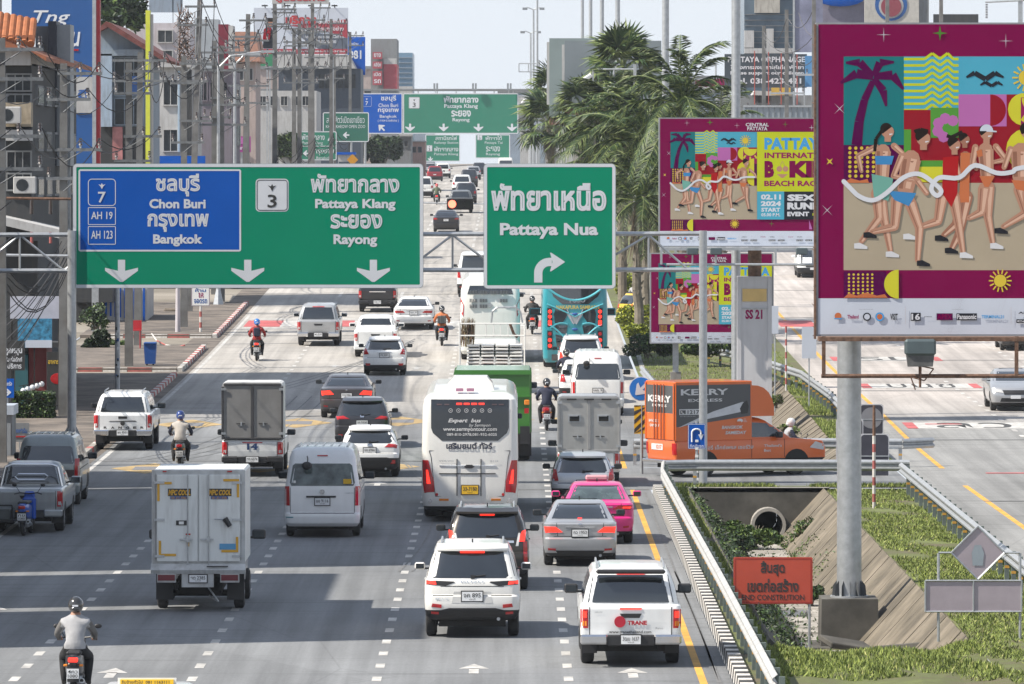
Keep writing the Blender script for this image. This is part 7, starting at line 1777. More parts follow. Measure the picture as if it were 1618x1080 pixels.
def rider(label, loc, yaw, jacket, pants, helmet, extra=None, sleeves=None, scale=1.0, group='riders on motorcycles'):
 t = thing('person', label, 'person', loc, yaw, group)
 m = MB(); mats = {}
 m.v = list(RV)
 for f in RF:
  c = [sum(RV[i][k] for i in f) / len(f) for k in range(3)]; ax = abs(c[0])
  if c[2] > 1.44 and ax < .1: mt = SKINM
  elif ax > .22 and c[1] > .72 and c[2] > .9: mt = SKINM
  elif c[2] > .90 and not (ax > .05 and c[1] > .45 and c[2] < .85): mt = (sleeves or jacket) if ax > .25 else jacket
  elif c[2] < .32: mt = M('dark_shoe', (.04, .035, .03), .7)
  else: mt = pants
  m.f.append(list(f)); m.m.append(m.mi(mt))
 for sx in (-1, 1):      # fingers closed round the grips, thumb underneath
  for i in range(4):
   x = sx * (.275 + i * .022); l = (.030, .034, .032, .026)[i]
   m.path([(x, .84, 1.035), (x, .84 + l, 1.045), (x, .85 + l, 1.01), (x, .83 + l * .6, .985)], .0095, 5, SKINM)
  m.path([(sx*.262, .82, 1.01), (sx*.258, .85, .992), (sx*.265, .87, .985)], .011, 5, SKINM)
 m.ball((.0, .545, 1.57), .016, .022, .022, SKINM, 6, 4)
 for sx in (-1, 1): m.ball((sx*.03, .54, 1.60), .012, .008, .008, INK, 6, 4)
 m.build('body', t, smooth=70)
 h = MB(); h.ball((0, .46, 1.62), .135, .155, .15, helmet, 14, 10); h.box(-.095, .095, .575, .60, 1.54, 1.64, M('visor', (.03, .035, .04), .1)); h.ball((0, .34, 1.56), .09, .05, .05, helmet, 10, 6)
 h.box(-.05, .05, .305, .318, 1.60, 1.63, SIGNW); h.build('helmet', t, smooth=50)
 if extra: extra(t)
 return t
def bike(label, loc, yaw, col, seat=BLACK, plate_t='1กก 88', on=True, sc_=1, name='motorcycle', group='motorcycles', big=False):
 t = thing(name, label, 'motorcycle', loc, yaw, group)
 ty, rm = wheel_mesh(.28, .11, M('alloy', (.35, .36, .38), .35, .8))
 for y in (0, 1.26):
  o = ob('wheel', ty, t, loc=(0, y, .28)); ob('rim', rm, o)
 m = MB(); rings = []
 for (y, z0, z1, w) in ((-.28, .62, .78, .07), (-.12, .50, .82, .13), (.15, .42, .80, .16), (.45, .38, .76, .15), (.62, .34, .62, .12)):
  rings.append([(-w, y, z0 + .06), (-w * .7, y, z0), (w * .7, y, z0), (w, y, z0 + .06), (w, y, z1 - .04), (w * .6, y, z1), (-w * .6, y, z1), (-w, y, z1 - .04)])
 m.loft(rings, col); m.build('tail_fairing', t, smooth=50)
 m = MB(); m.bbox(-.13, .13, -.15, .62, .78, .86, seat, .03); m.build('seat', t)
 m = MB(); m.bbox(-.16, .16, .40, .95, .24, .38, BLACK, .03); m.bbox(-.17, .17, .95, 1.10, .34, .92, col, .05); m.build('front_fairing', t)
 m = MB(); m.bbox(-.13, .13, 1.02, 1.18, .86, 1.06, col, .04); m.build('head_cowl', t)
 m = MB(); m.tube((0, 1.26, .28), (0, 1.06, .9), .035, .03, 6, BLACK); m.box(-.07, .07, 1.10, 1.42, .50, .58, col, tx=.03); m.build('fork', t)
 m = MB(); m.path([(-.34, .80, 1.0), (-.22, .92, 1.03), (0, 1.0, 1.0), (.22, .92, 1.03), (.34, .80, 1.0)], .016, 6, BLACK); m.build('handlebar', t)
 for sx in (-1, 1):
  m = MB(); m.path([(sx*.22, .92, 1.03), (sx*.32, .93, 1.18)], .008, 4, BLACK); m.ball((sx*.36, .93, 1.22), .065, .02, .042, BLACK, 8, 5); m.build('mirror', t)
  m = MB(); m.bbox(min(sx*.10, sx*.17), max(sx*.10, sx*.17), -.22, -.14, .60, .64, AMBER, .01); m.build('indicator_light', t)
 m = MB(); m.bbox(-.085, .085, -.32, -.24, .68, .76, REDON if on else RED, .015); m.build(RL, t)
 m = MB(); m.box(-.10, .10, -.30, -.14, .34, .62, BLACK, ty=.04); m.build('mudguard', t)
 m = MB(); m.box(-.105, .105, -.345, -.33, .40, .57, PLATEW); o = m.build('licence_plate', t); m = MB(); letters(m, plate_t, -.085, .085, .49, .55, -.35, INK, .01); letters(m, '1080', -.085, .085, .415, .475, -.35, INK, .01); m.build('plate_number', o)
 m = MB(); m.tube((.15, -.26, .36), (.15, .35, .27), .05, .035, 8, STEEL); m.tube((.15, -.263, .36), (.15, -.258, .36), .035, .035, 8, DARK); m.build('exhaust', t)
 m = MB(); m.bbox(-.14, .12, .1, .5, .2, .42, STEEL, .03); m.box(-.06, -.03, -.1, .3, .2, .3, BLACK); m.build('engine', t)
 return t
def moto(px, py, blab, rlab, col, jacket, pants, helmet, yaw=0.0, Y=None, extra=None, sleeves=None, S_=1, **kw):
 Yt = gy(py) if Y is None else Y; loc = ((px - CX) * Yt / F, Yt, zr(Yt))
 bike(blab, loc, yaw, col, **kw).scale = (S_,) * 3; rider(rlab, loc, yaw, jacket, pants, helmet, extra, sleeves).scale = (S_,) * 3
JG = M('grey_jacket', (.33, .33, .34), .8, var=.15, scale=8, bump=.4); JD = M('dark_sleeve', (.13, .125, .12), .8, var=.2, scale=8); JW = M('cream_jacket', (.42, .39, .36), .8, var=.15, scale=8, bump=.4)
TR = M('black_trousers', (.015, .015, .017), .85, var=.3, scale=8); NAVY = M('navy_cloth', (.012, .016, .04), .8, var=.3, scale=6); REDS = M('red_shirt', (.28, .02, .02), .8, var=.2, scale=8); ORS = M('orange_shirt', (.50, .15, .05), .8, var=.2, scale=8)
HBK = M('black_helmet', (.03, .03, .03), .2, coat=.8, var=.1); HBL = M('blue_helmet', (.02, .05, .22), .2, coat=.8, var=.1); HWH = M('white_helmet', (.6, .6, .6), .2, coat=.8, var=.1); HRD = M('red_helmet', (.5, .03, .02), .2, coat=.8, var=.1)
def backpack(mt, cage=False):
 def f(t):
  m = MB()
  if not cage: m.bbox(-.14, .14, .08, .28, 1.02, 1.40, mt, .05)
  else:
   m.bbox(-.17, .17, .02, .24, .98, 1.32, mt, .02)
   for x in (-.18, 0, .18): m.tube((x, .0, .96), (x, .0, 1.36), .01, .01, 4, BLACK)
  m.build('backpack', t)
 return f
def vest(t):
 m = MB(); m.prismx([(.14, 1.0), (.20, 1.38), (.3, 1.42), (.26, 1.0)], .10, .19, NAVY); m.build('vest_panel', t)
moto(117, 1106, 'black scooter with lit red tail lamp under the grey-jacketed rider', 'rider in a grey jacket with dark sleeves and black helmet, bottom left', PBLK, JG, TR, HBK, sleeves=JD, plate_t='4กว')
moto(284, 741, 'dark scooter of the blue-helmeted rider in cream', 'rider in a cream and dark jacket with a navy helmet, ahead of the MPC truck', PDK, JW, TR, HBL, sleeves=NAVY, on=False)
moto(405.5, 570, 'small scooter with lit red lamp of the red-shirted rider', 'rider in red with a dark backpack and bright blue helmet near the left kerb', PDK, REDS, TR, M('bright_blue_helmet', (.03, .16, .5), .2, coat=.8), extra=backpack(NAVY))
moto(698, 546, 'scooter with lit lamp carrying the orange-shirted courier', 'courier in orange with a caged black carrier on the back, centre lane', PDK, ORS, TR, HBK, extra=backpack(M('carrier_grey', (.10, .11, .11), .5), True))
moto(864, 680, 'red and black scooter between the lorry and the box pickup', 'rider in a navy racing jersey and black helmet between lanes', PRED, NAVY, TR, HBK, on=False)
moto(841, 528, 'dark motorcycle filtering past the teal coach', 'rider in all black filtering beside the teal coach', PBLK, M('black_jacket', (.02, .02, .02), .7), TR, HBK)
moto(690, 323, 'tiny far motorcycle left of the traffic light', 'far rider with a red helmet in the queue', PDK, M('olive_shirt', (.08, .10, .06), .8), TR, HRD)
moto(895, 625, 'black scooter squeezed beside the white van', 'rider in dark clothes squeezed beside the white van', PBLK, NAVY, TR, HBK)
moto(1229, 742, 'dark motorcycle beyond the orange delivery truck', 'rider with a white helmet seen over the bonnet of the orange truck', PBLK, M('pale_shirt', (.30, .31, .33), .8), TR, HWH, yaw=R(-75), Y=198.8, S_=.90, sleeves=NAVY)
moto(999, 500, 'red motorcycle by the yellow suv and bushes', 'rider in grey with orange gear by the bushes', PRED, JG, ORS, HBK, yaw=R(-20))
t = bike('blue step-through motorcycle with a sidecar frame, standing by the dented silver pickup', ((37 - CX) * gy(846) / F, gy(846), 0), R(-4), PBLUE, on=False, plate_t='กข', group=None)
m = MB(); m.bbox(-.95, -.25, .1, 1.0, .32, .38, BLACK, .01); m.tube((-.95, .1, .35), (-.95, .1, .75), .02, .02, 5, BLACK); m.tube((-.3, .1, .35), (-.3, .1, .75), .02, .02, 5, BLACK); m.tube((-.95, .1, .75), (-.3, .1, .75), .02, .02, 5, BLACK); m.bbox(-.9, -.35, .15, .9, .38, .66, M('crate_grey', (.10, .11, .11), .7), .02); m.build('sidecar', t)
m = MB(); m.tube((-.9, .5, .22), (-.8, .5, .22), .2, .2, 14, RUBBER); m.build('sidecar_wheel', t)
# ---------------- plants ----------------
def leafm(name, c, tr=.25):
 m = M(name, c, .55, var=.35, scale=2.0); nt = m.node_tree; b = nt.nodes['Principled BSDF']
 b.inputs['Subsurface Weight'].default_value = 0
 return m
LF = [leafm('leaf_dark', (.02, .04, .012)), leafm('leaf_mid', (.045, .09, .018)), leafm('leaf_light', (.13, .19, .04))]
LFY = [leafm('hedge_dark', (.12, .15, .015)), leafm('hedge_mid', (.34, .38, .03)), leafm('hedge_bright', (.50, .52, .05))]  # three leaf tones, mixed at random over the clump
PLM = [leafm('frond_dark', (.012, .03, .008)), leafm('frond_mid', (.032, .068, .014)), leafm('frond_pale', (.13, .17, .045))]
DRYF = leafm('frond_dry', (.16, .13, .09)); TRUNK = M('palm_trunk', (.16, .14, .11), .9, var=.4, scale=4, bump=.5)
def feather(L_, droop, rr, wl=.55):
 m = MB(); n = 13; pts = []
 for i in range(n + 1):
  t = i / n; pts.append(Vector((0, L_ * (t * .86 + .12 * math.sin(t * 2)), L_ * (.42 * math.sin(t * 2.2) * (1 - droop) - droop * t * t * .95))))
 m.path(pts, [.035 * (1 - .85 * i / n) + .004 for i in range(n + 1)], 4, PLM[2])
 for i in range(n * 4):
  t = .1 + .9 * i / (n * 4); j = min(int(t * n), n - 1); p = pts[j].lerp(pts[j + 1], t * n - j); d = (pts[j + 1] - pts[j]).normalized()
  wl_ = wl * L_ / 3.4 * (math.sin(t * 2.9) * .75 + .30)
  for sx in (-1, 1):
   tip = p + Vector((sx * wl_ * rr.uniform(.7, 1), 0, 0)) + d * wl_ * rr.uniform(.4, .8) + Vector((0, 0, -wl_ * rr.uniform(.25, .75)))
   md = p.lerp(tip, .45) + Vector((0, 0, wl_ * .12))
   m.add([p - d * .018, p + d * .018, md + d * .028, tip, md - d * .024], [(0, 1, 2, 3, 4)], PLM[rr.choice((0, 1, 1, 2))])
 return m.mesh('frond')
def fan(rad, rr):
 m = MB(); m.path([(0, 0, 0), (0, rad * .5, rad * .12), (0, rad, rad * .1)], [.03, .02, .015], 4, PLM[2]); c = Vector((0, rad, rad * .1)); n = 22
 for i in range(n):
  a = R(-120 + 240 * i / (n - 1)); dr = Vector((math.sin(a), math.cos(a), -.10)); sd = Vector((math.cos(a), -math.sin(a), 0)) * rad * .055
  l = rad * rr.uniform(.85, 1.1); tip = c + dr * l + Vector((0, 0, -rad * rr.uniform(.05, .4)))
  md = c + dr * l * .6; m.add([c, md + sd + Vector((0, 0, .04)), tip, md - sd], [(0, 1, 2, 3)], PLM[rr.choice((0, 1, 1, 2, 2))])
 return m.mesh('frond')
fr = random.Random(3)
FM = [feather(3.6, d, fr) for d in (.15, .35, .6, .9)]; FN = [fan(1.35, fr) for _ in range(3)]
def palm(label, px, py, Y, kind='feather', n=30, s=1.0, tr=.2, dead=True):
 x, _, z = at(px, py, Y); z0 = zr(Y); t = thing('palm_tree', label, 'palm tree', (x, Y, z0), 0, 'palms on the median'); h = z - z0
 m = MB(); q = [(fr.uniform(-.06, .06), fr.uniform(-.06, .06), h * i / 8) for i in range(9)]; m.path(q, [tr * (1.15 - .3 * i / 8) for i in range(9)], 9, TRUNK)
 for i in range(30): zz = h * (.3 + .7 * i / 30); a = i * 2.4; m.tube((math.cos(a)*tr*.8, math.sin(a)*tr*.8, zz), (math.cos(a)*tr*1.5, math.sin(a)*tr*1.5, zz + .16), .06, .03, 4, TRUNK)
 m.build('trunk', t)
 for i in range(n):
  u = (i + .5) / n; el = 78 - 105 * u ** .85 if kind == 'feather' else 85 - 135 * u; az = i * 137.5 + fr.uniform(-10, 10)
  me = (FM[min(3, int(u * 4))] if kind == 'feather' else FN[i % 3]); sc_ = s * fr.uniform(.85, 1.1)
  o = ob('frond', me, t, loc=(0, 0, h + (0 if kind == 'feather' else .2 * math.sin(R(el))))); o.rotation_euler = (R(max(el, -35) * (1 if kind != 'feather' else .75)), R(fr.uniform(-25, 25)), R(az)); o.scale = (sc_,) * 3
 if dead:
  m = MB()
  for i in range(70):
   a = fr.uniform(0, 6.3); zz = h - .3 - fr.random() * 1.6; m.tube((math.cos(a)*tr, math.sin(a)*tr, zz), (math.cos(a)*(tr+fr.uniform(.1,.5)), math.sin(a)*(tr+fr.uniform(.1,.5)), zz - fr.uniform(.6, 1.5)), .03, .008, 3, DRYF)
  m.build('dead_fronds', t)
palm('tall feather palm whose arching fronds sweep left behind the Pattaya Nua sign', 982, 216, 312, n=38, s=1.05)
palm('feather palm rising just over the beach race billboard', 1078, 168, 290, n=32, s=.95)
palm('feather palm low behind the top edge of the beach race billboard', 1140, 206, 330, n=20, s=.8)
palm('full feather palm filling the middle of the median group', 1022, 232, 302, n=34, s=1.0)
palm('short drooping palm left of the beach race billboard', 1008, 318, 292, n=28, s=.72)
palm('lower drooping palm behind the gantry leg', 1034, 290, 300, n=24, s=.8)
palm('shaggy palm at the left of the median group', 940, 262, 360, n=24, s=.85)
palm('tall fan palm crowning the grey billboard', 985, 112, 405, 'fan', n=40, s=1.12, tr=.22)
palm('fan palm left of the tall one', 918, 178, 440, 'fan', n=30, s=1.0)
palm('fan palm with a bare leaning trunk furthest left', 868, 200, 500, 'fan', n=30, s=1.15)
palm('small fan palm hanging low beside the far trunk', 872, 150, 520, 'fan', n=26, s=1.0)
def clump(name, label, cat, loc, rx, ry, rz, n, mats, sz=.09, group=None, kind=None, stems=True, box=False, shape=None, par=None):
 m = MB(); c = random.Random(hash(label) % 1000 if 0 else int(loc[0] * 31 + loc[1]))
 lob = [(c.uniform(-.8, .8), c.uniform(-.7, .7), c.uniform(-.5, .8), c.uniform(.22, .5)) for _ in range(15)]
 for i in range(n):
  if box: p = (c.uniform(-1, 1), c.uniform(-1, 1), c.uniform(-1, 1)); k = c.randrange(3); p = list(p); p[k] = c.choice((-1, 1)) * c.uniform(.86, 1.04); d = Vector(p)
  else:
   l = c.choice(lob); v = Vector((c.gauss(0, 1), c.gauss(0, 1), c.gauss(0, 1))).normalized() * l[3] * c.uniform(.7, 1.08) ; d = Vector((l[0], l[1], l[2])) + v
  P = Vector((d.x * rx, d.y * ry, max(-.02, (d.z * .52 + .38)) * rz if not box else (d.z * .5 + .5) * rz))
  a = Vector((c.gauss(0, 1), c.gauss(0, 1), c.gauss(0, .7))).normalized() * sz * c.uniform(.6, 1.3); b = a.cross(Vector((c.gauss(0, 1), c.gauss(0, 1), c.gauss(0, 1)))).normalized() * sz * c.uniform(.3, .6)
  m.add([P - a, P + b, P + a, P - b], [(0, 1, 2, 3)], mats[min(2, int(abs(c.gauss(.9, .8))))])
 if stems:
  t = par or thing(name, label, cat, loc, 0, group); m.build('foliage', t)
  q = MB()
  for i in range(5): q.tube((c.uniform(-.2, .2) * rx, 0, -.1), (c.uniform(-.6, .6) * rx, c.uniform(-.5, .5) * ry, rz * .7), .03, .012, 4, TRUNK)
  q.build('stem', t); return t
 o = m.build(name); o.location = loc; tag(o, label, cat, group, kind); return o
def bush(label, px0, px1, pyb, pyt, mats, n=2500, Y=None, box=False, sz=.09, zoff=0, cat='bush', name='bush'):
 Y = Y or gy(pyb); k = F / Y; w = (px1 - px0) / 2 / k
 return clump(name, label, cat, ((px0 + px1) / 2 / k - CX / k, Y, CAMH - (pyb - HY) / k), w, max(w * .8, .4), (pyb - pyt) / k, n, mats, sz, box=box)
bush('rounded bright yellow-green bush at the bend of the kerb', 972, 1030, 520, 478, LFY, 4200, 296, sz=.08)
bush('second clipped yellow bush in front of the rounded one', 985, 1034, 545, 505, LFY, 3500, 282, sz=.08)
bush('dark clipped bush under the lower billboard edge', 990, 1062, 562, 520, LF, 4200, 272)
bush('dark bush right beside the lower billboard post', 1075, 1160, 560, 535, LF, 3000, 268)
bush('yellow shrubs glimpsed beyond the gantry truss', 975, 1022, 470, 430, LFY, 2600, 330)
bush('row of green shrubs behind the white column', 1120, 1165, 552, 536, LF, 1800, 266)
bush('box-clipped hedge with a bright top by the hanging globes', 24, 84, 668, 620, [LF[0], LF[1], LF[2]], 5200, 228, box=True, cat='hedge', name='hedge')
bush('dark leafy bush in the pale planter on the pavement', 132, 172, 562, 515, [LF[0], LF[0], LF[1]], 4000, 285)
bush('spindly potted tree above the dark planter bush', 128, 176, 520, 478, LF, 900, 288)
bush('pale grass-green bush beside the blue-striped fence', 168, 205, 558, 535, LF[1:] + [LF[2]], 1800, 290)
bush('leafy green shrub growing on the grass mound before the plinth', 1366, 1482, 1066, 1036, [LF[1], LFY[1], LFY[2]], 3200, 131, sz=.06)
bush('weeds rooted at the mouth of the culvert pipe', 1146, 1232, 862, 816, [LF[1], LF[2], LF[2]], 3200, 182, sz=.07, cat='weeds', name='weeds')
bush('weeds along the right foot of the near slope', 1255, 1300, 860, 812, [LF[1], LF[2], DRYF], 1300, 181, sz=.06, cat='weeds', name='weeds')
for i, (a, b, c_, d, Y) in enumerate(((1120, 1160, 905, 850, 168), (1130, 1175, 960, 905, 155), (1178, 1215, 1010, 965, 146), (1262, 1300, 950, 925, 158), (1150, 1190, 880, 840, 175), (1100, 1135, 870, 820, 178), (1205, 1240, 1035, 1000, 141), (1226, 1262, 690, 668, 222), (1218, 1236, 640, 622, 232))):
 bush(('weeds hanging over the dark near bank by the gantry footing', 'weeds over the dark bank behind the orange board', 'weeds left of the concrete plinth in the water', 'tall weeds against the thick mast at the bed edge', 'weeds spilling on the bed near the pipe', 'weeds at the top of the dark bank under the rail', 'weeds at the near end of the drain by the broken slab', 'dry weeds on the far slope beside the delivery truck', 'dry weeds high on the far slope by the white column')[i],
  a, b, c_, d, ([LF[0], LF[1], LF[2]] if i < 7 else [LF[2], DRYF, LF[1]]), 900, Y, sz=.07, cat='weeds', name='weeds')
def tree(label, px0, px1, pyb, pyt, Y, mats=LF, n=5000, sz=.3):
 k = F / Y; w = (px1 - px0) / 2 / k; z0 = zr(Y); zt = CAMH - (pyt - HY) / k; zb = CAMH - (pyb - HY) / k
 t = thing('tree', label, 'tree', ((px0 + px1) / 2 / k - CX / k, Y, z0), 0, 'broad-leaved trees along the road')
 m = MB(); m.tube((0, 0, 0), (.2, 0, zb - z0 + .6), .28, .18, 8, TRUNK)
 for i in range(5): m.tube((.1, 0, (zb - z0) * .9), (w * .6 * math.cos(i * 1.3), w * .5 * math.sin(i * 1.3), (zt - z0) * .8), .12, .04, 5, TRUNK)
 m.build('trunk', t); c = clump('x', label, 'x', (0, 0, 0), w, w * .8, zt - zb, n, mats, sz, stems=False); c.name = 'crown'; c.parent = t; c.location = (0, 0, zb - z0)
 for k_ in ('label', 'category'): del c[k_]
tree('bright tree in the gap under the footbridge', 380, 445, 262, 196, 640, LF[1:] + [LFY[1]])
tree('dark tree behind the small green signs', 576, 632, 262, 212, 700, [LF[0], LF[0], LF[1]])
tree('small tree behind the purple shop board', 440, 480, 258, 205, 600)
tree('tree at the foot of the big pale billboard', 336, 380, 262, 215, 520)
tree('roof-top greenery beside the blue shop sign', 148, 226, 66, -25, 425, n=2500)
tree('feathery street tree in front of the grey shophouse', 905, 960, 258, 205, 600, n=3000)
tree('leafy mass low behind the median palms', 950, 1040, 262, 225, 460, n=6000)
tree('dark tree behind the lower billboard', 1008, 1040, 400, 345, 330, n=3000, sz=.18)
def litter(name, label, n, fx, mats, sz, seed):
 m = MB(); c = random.Random(seed)
 for _ in range(n):
  x, y, z = fx(c); a = Vector((c.gauss(0, 1), c.gauss(0, 1), c.gauss(0, .8))).normalized() * sz * c.uniform(.5, 1.5); b = a.cross(Vector((c.gauss(0, 1), c.gauss(0, 1), c.gauss(0, 1)))).normalized() * sz * .4; P = Vector((x, y, z))
  m.add([P - a, P + b, P + a, P - b], [(0, 1, 2, 3)], mats[min(len(mats) - 1, int(abs(c.gauss(.9, .8))))])
 o = m.build(name); tag(o, label, 'weeds', kind='stuff')
def bank(c):
 y = c.choice((134, 139, 147, 152, 158, 163, 171, 178, 183)) + c.gauss(0, 1.6); x = min(7.1, 5.0 + abs(c.gauss(.4, .6))); y = min(y, 186.3)
 return x, y, max(-1.36, .08 - (x - 4.88) * 1.04) + abs(c.gauss(0, .13))
litter('undergrowth', 'dark weeds overgrowing the shaded bank of the near drain', 15000, bank, [LF[0], LF[1], LF[2]], .06, 4)
def foot(c): y = c.choice((150, 157, 168, 176, 183)) + c.gauss(0, 1.2); x = 7.7 + c.gauss(0, .12) + (.35 if c.random() < .25 else 0); return x, min(y, 186.3), max(-1.36, .02 - (8.92 - x) * 1.09) + abs(c.gauss(0, .1))
litter('undergrowth', 'dry and green weeds along the foot of the sloped slabs', 5000, foot, [LF[1], LF[2], DRYF], .05, 6)
litter('leaf_litter', 'dead leaves and scraps scattered over the drain bed and verge', 700, lambda c: (lambda x, y: (x, y, -1.33))(c.uniform(6.4, 7.6), c.uniform(130, 186)), [DRYF, DARK, DRYF], .03, 8)
# grass blades over the near verges
GM = [M('blade_a', (.13, .17, .035), .8, var=.3), M('blade_b', (.23, .28, .06), .8, var=.3), M('blade_c', (.36, .36, .13), .8, var=.3)]
def blades(name, label, boxes, zf):
 m = MB(); c = random.Random(11)
 V = []; Fc = []; Mi = []; m.mats = GM
 for (x0, x1, y0, y1, n, h) in boxes:
  for _ in range(n):
   x = c.uniform(x0, x1); y = c.uniform(y0, y1)
   if math.sin(x * 2.3 + y * .9) + math.sin(y * .37 - x) < -1.5 + c.random() * .9: continue
   z = zf(x, y); hh = h * c.uniform(.4, 1.5); a = c.uniform(0, 3.14); b = len(V); w = c.uniform(.012, .03)
   V += [(x - w*math.cos(a), y - w*math.sin(a), z - .01), (x + w*math.cos(a), y + w*math.sin(a), z - .01), (x + c.gauss(0, .04), y + c.gauss(0, .04), z + hh)]
   Fc.append((b, b + 1, b + 2)); Mi.append(min(2, int(abs(c.gauss(.8, .7)))))
 m.v = V; m.f = Fc; m.m = Mi; o = m.build(name); tag(o, label, 'grass', kind='stuff')
blades('grass', 'rough grass along both banks of the near drain', [(4.5, 4.9, 112, 187.5, 12000, .08), (8.95, 11.7, 112, 187.5, 42000, .06), (4.9, 8.9, 118, 130, 16000, .08), (4.9, 6.2, 130, 186, 20000, .13), (8.2, 8.9, 132, 186, 2500, .08), (4.6, 11.5, 187, 187.6, 5000, .10)],
 lambda x, y: mound(x, y) if 4.9 < x < 8.9 and y < 130 else (.08 - (x - 4.88) * 1.04) if 4.9 < x < 6.25 and y < 186.9 else (.02 - (8.92 - x) * 1.09) if 8.1 < x < 8.9 and y < 186.9 else (.10 if x < 5 or y > 186.9 else .03))
blades('grass', 'rough grass on the far banks beyond the turning lane', [(4.95, 5.85, 202, 256, 8000, .08), (10.4, 11.7, 202, 256, 12000, .08), (5.2, 11.4, 256, 290, 16000, .09), (5.0, 11.0, 200.5, 202, 2500, .08)], lambda x, y: zr(y) + .08)
# ---------------- the town ----------------
def wallm(name, c, dirt=.3): return M('wall_' + name, c, .85, var=.12, scale=.5, dirt=dirt)
WG, WW, WP, WD, WB, WM = wallm('grey', (.20, .21, .22)), wallm('white', (.42, .42, .42)), wallm('pink', (.38, .31, .29)), wallm('dark', (.035, .038, .042), .2), wallm('bluegrey', (.22, .27, .33)), wallm('mauve', (.18, .16, .19))
SHADEG = M('window_dark', (.03, .035, .04), .15, var=.3)
ROOFT = M('terracotta_tile', (.30, .10, .045), .8, var=.35, scale=3, dirt=.2); ROOFO = M('orange_tile', (.33, .11, .04), .7, var=.3, scale=4)
class Bd:
 def __init__(s, name, label, Y, cat='building', group=None, z0=None):
  s.Y = Y; s.k = F / Y; s.z0 = zr(Y) if z0 is None else z0; s.t = thing(name, label, cat, (0, Y, 0), 0, group)
 def x(s, p): return (p - CX) / s.k
 def z(s, p): return CAMH - (p - HY) / s.k
 def box(s, nm, x0, x1, y0, y1, mt, d0=0.0, d1=8.0, ground=False):
  m = MB(); m.box(s.x(x0), s.x(x1), d0, d1, s.z0 - .3 if ground else s.z(y1), s.z(y0), mt); return m.build(nm, s.t)
 def poly(s, nm, pts, mt, d0, d1): m = MB(); m.prism([(s.x(a), s.z(b)) for a, b in pts][::-1], d0, d1, mt); return m.build(nm, s.t)
 def win(s, x0, x1, y0, y1, d=0.0, fr=WW, bars=1):
  m = MB(); a, b, c, e = s.x(x0), s.x(x1), s.z(y1), s.z(y0); f = .06
  m.box(a-f, b+f, d-.08, d, e, e+f, fr); m.box(a-f, b+f, d-.12, d, c-f, c, fr); m.box(a-f, a, d-.08, d, c, e, fr); m.box(b, b+f, d-.08, d, c, e, fr)
  for i in range(bars): xx = a + (b-a)*(i+1)/(bars+1); m.box(xx-.02, xx+.02, d-.05, d, c, e, fr)
  o = m.build('window', s.t); m = MB(); m.box(a, b, d-.02, d+.02, c, e, SHADEG); m.build('pane', o)
 def swin(s, xw, d0, d1, z0, z1, n=3, rows=1, fr=WW):      # windows on the face toward the road
  for r_ in range(rows):
   zz0 = z0 + (z1-z0)*r_/rows + .5; zz1 = z0 + (z1-z0)*(r_+1)/rows - .6
   for i in range(n):
    a = d0 + (d1-d0)*(i+.2)/n; b = d0 + (d1-d0)*(i+.8)/n
    m = MB(); m.box(xw, xw+.10, a-.08, b+.08, zz0-.08, zz1+.08, fr); o = m.build('window', s.t); m = MB(); m.box(xw+.09, xw+.12, a, b, zz0, zz1, SHADEG); m.build('pane', o)
 def txt(s, st, x0, x1, y0, y1, d, mt, bo=.02, it=0.0): m = MB(); letters(m, st, s.x(x0), s.x(x1), s.z(y1), s.z(y0), d, mt, bo, False, it); m.build('lettering', s.t)
 def ac(s, px, py, d=-.4): m = MB(); m.bbox(s.x(px)-.4, s.x(px)+.4, d, d+.35, s.z(py)-.3, s.z(py)+.3, WW, .03); m.tube((s.x(px)-.08, d-.01, s.z(py)), (s.x(px)-.08, d, s.z(py)), .22, .22, 12, SHADEG); m.build('air_conditioner', s.t)
# shade-casting blocks beside the road, nearer than the picture's edge
def nearblock(label, x1, y0, y1, h, floors, mt):
 t = thing('shophouse', label, 'building', (0, y0, 0), 0, 'shophouses on the left side')
 m = MB(); m.box(x1 - 4.5, x1, 0, y1 - y0, 0, h, mt); m.build('wall', t); m = MB(); m.box(x1 - 4.6, x1 + .1, 0, y1 - y0, h, h + .3, WG); m.build('roof', t)
 n = max(1, int((y1 - y0) / 4))
 for f in range(1, floors):
  for i in range(n):
   m = MB(); a = (y1-y0)*(i+.2)/n; b = (y1-y0)*(i+.8)/n; z = h*f/floors; m.box(x1, x1+.1, a, b, z+.7, z+2.3, WW); o = m.build('window', t); m = MB(); m.box(x1+.09, x1+.12, a+.08, b-.08, z+.78, z+2.22, SHADEG); m.build('pane', o)
 return t
nearblock('pale shophouse block whose shade crosses the lower left lanes', -18.9, 123.8, 132.8, 18.8, 5, WP)
nearblock('lower pale shophouse between the two taller blocks', -18.9, 135.2, 145.0, 16.3, 4, WW)
nearblock('long grey shophouse block whose shade covers the middle left lanes', -18.9, 147.6, 184.8, 19.8, 6, WG)
nearblock('low grey shophouse wing next to the long block', -18.9, 186.6, 195.5, 10.8, 3, WP)
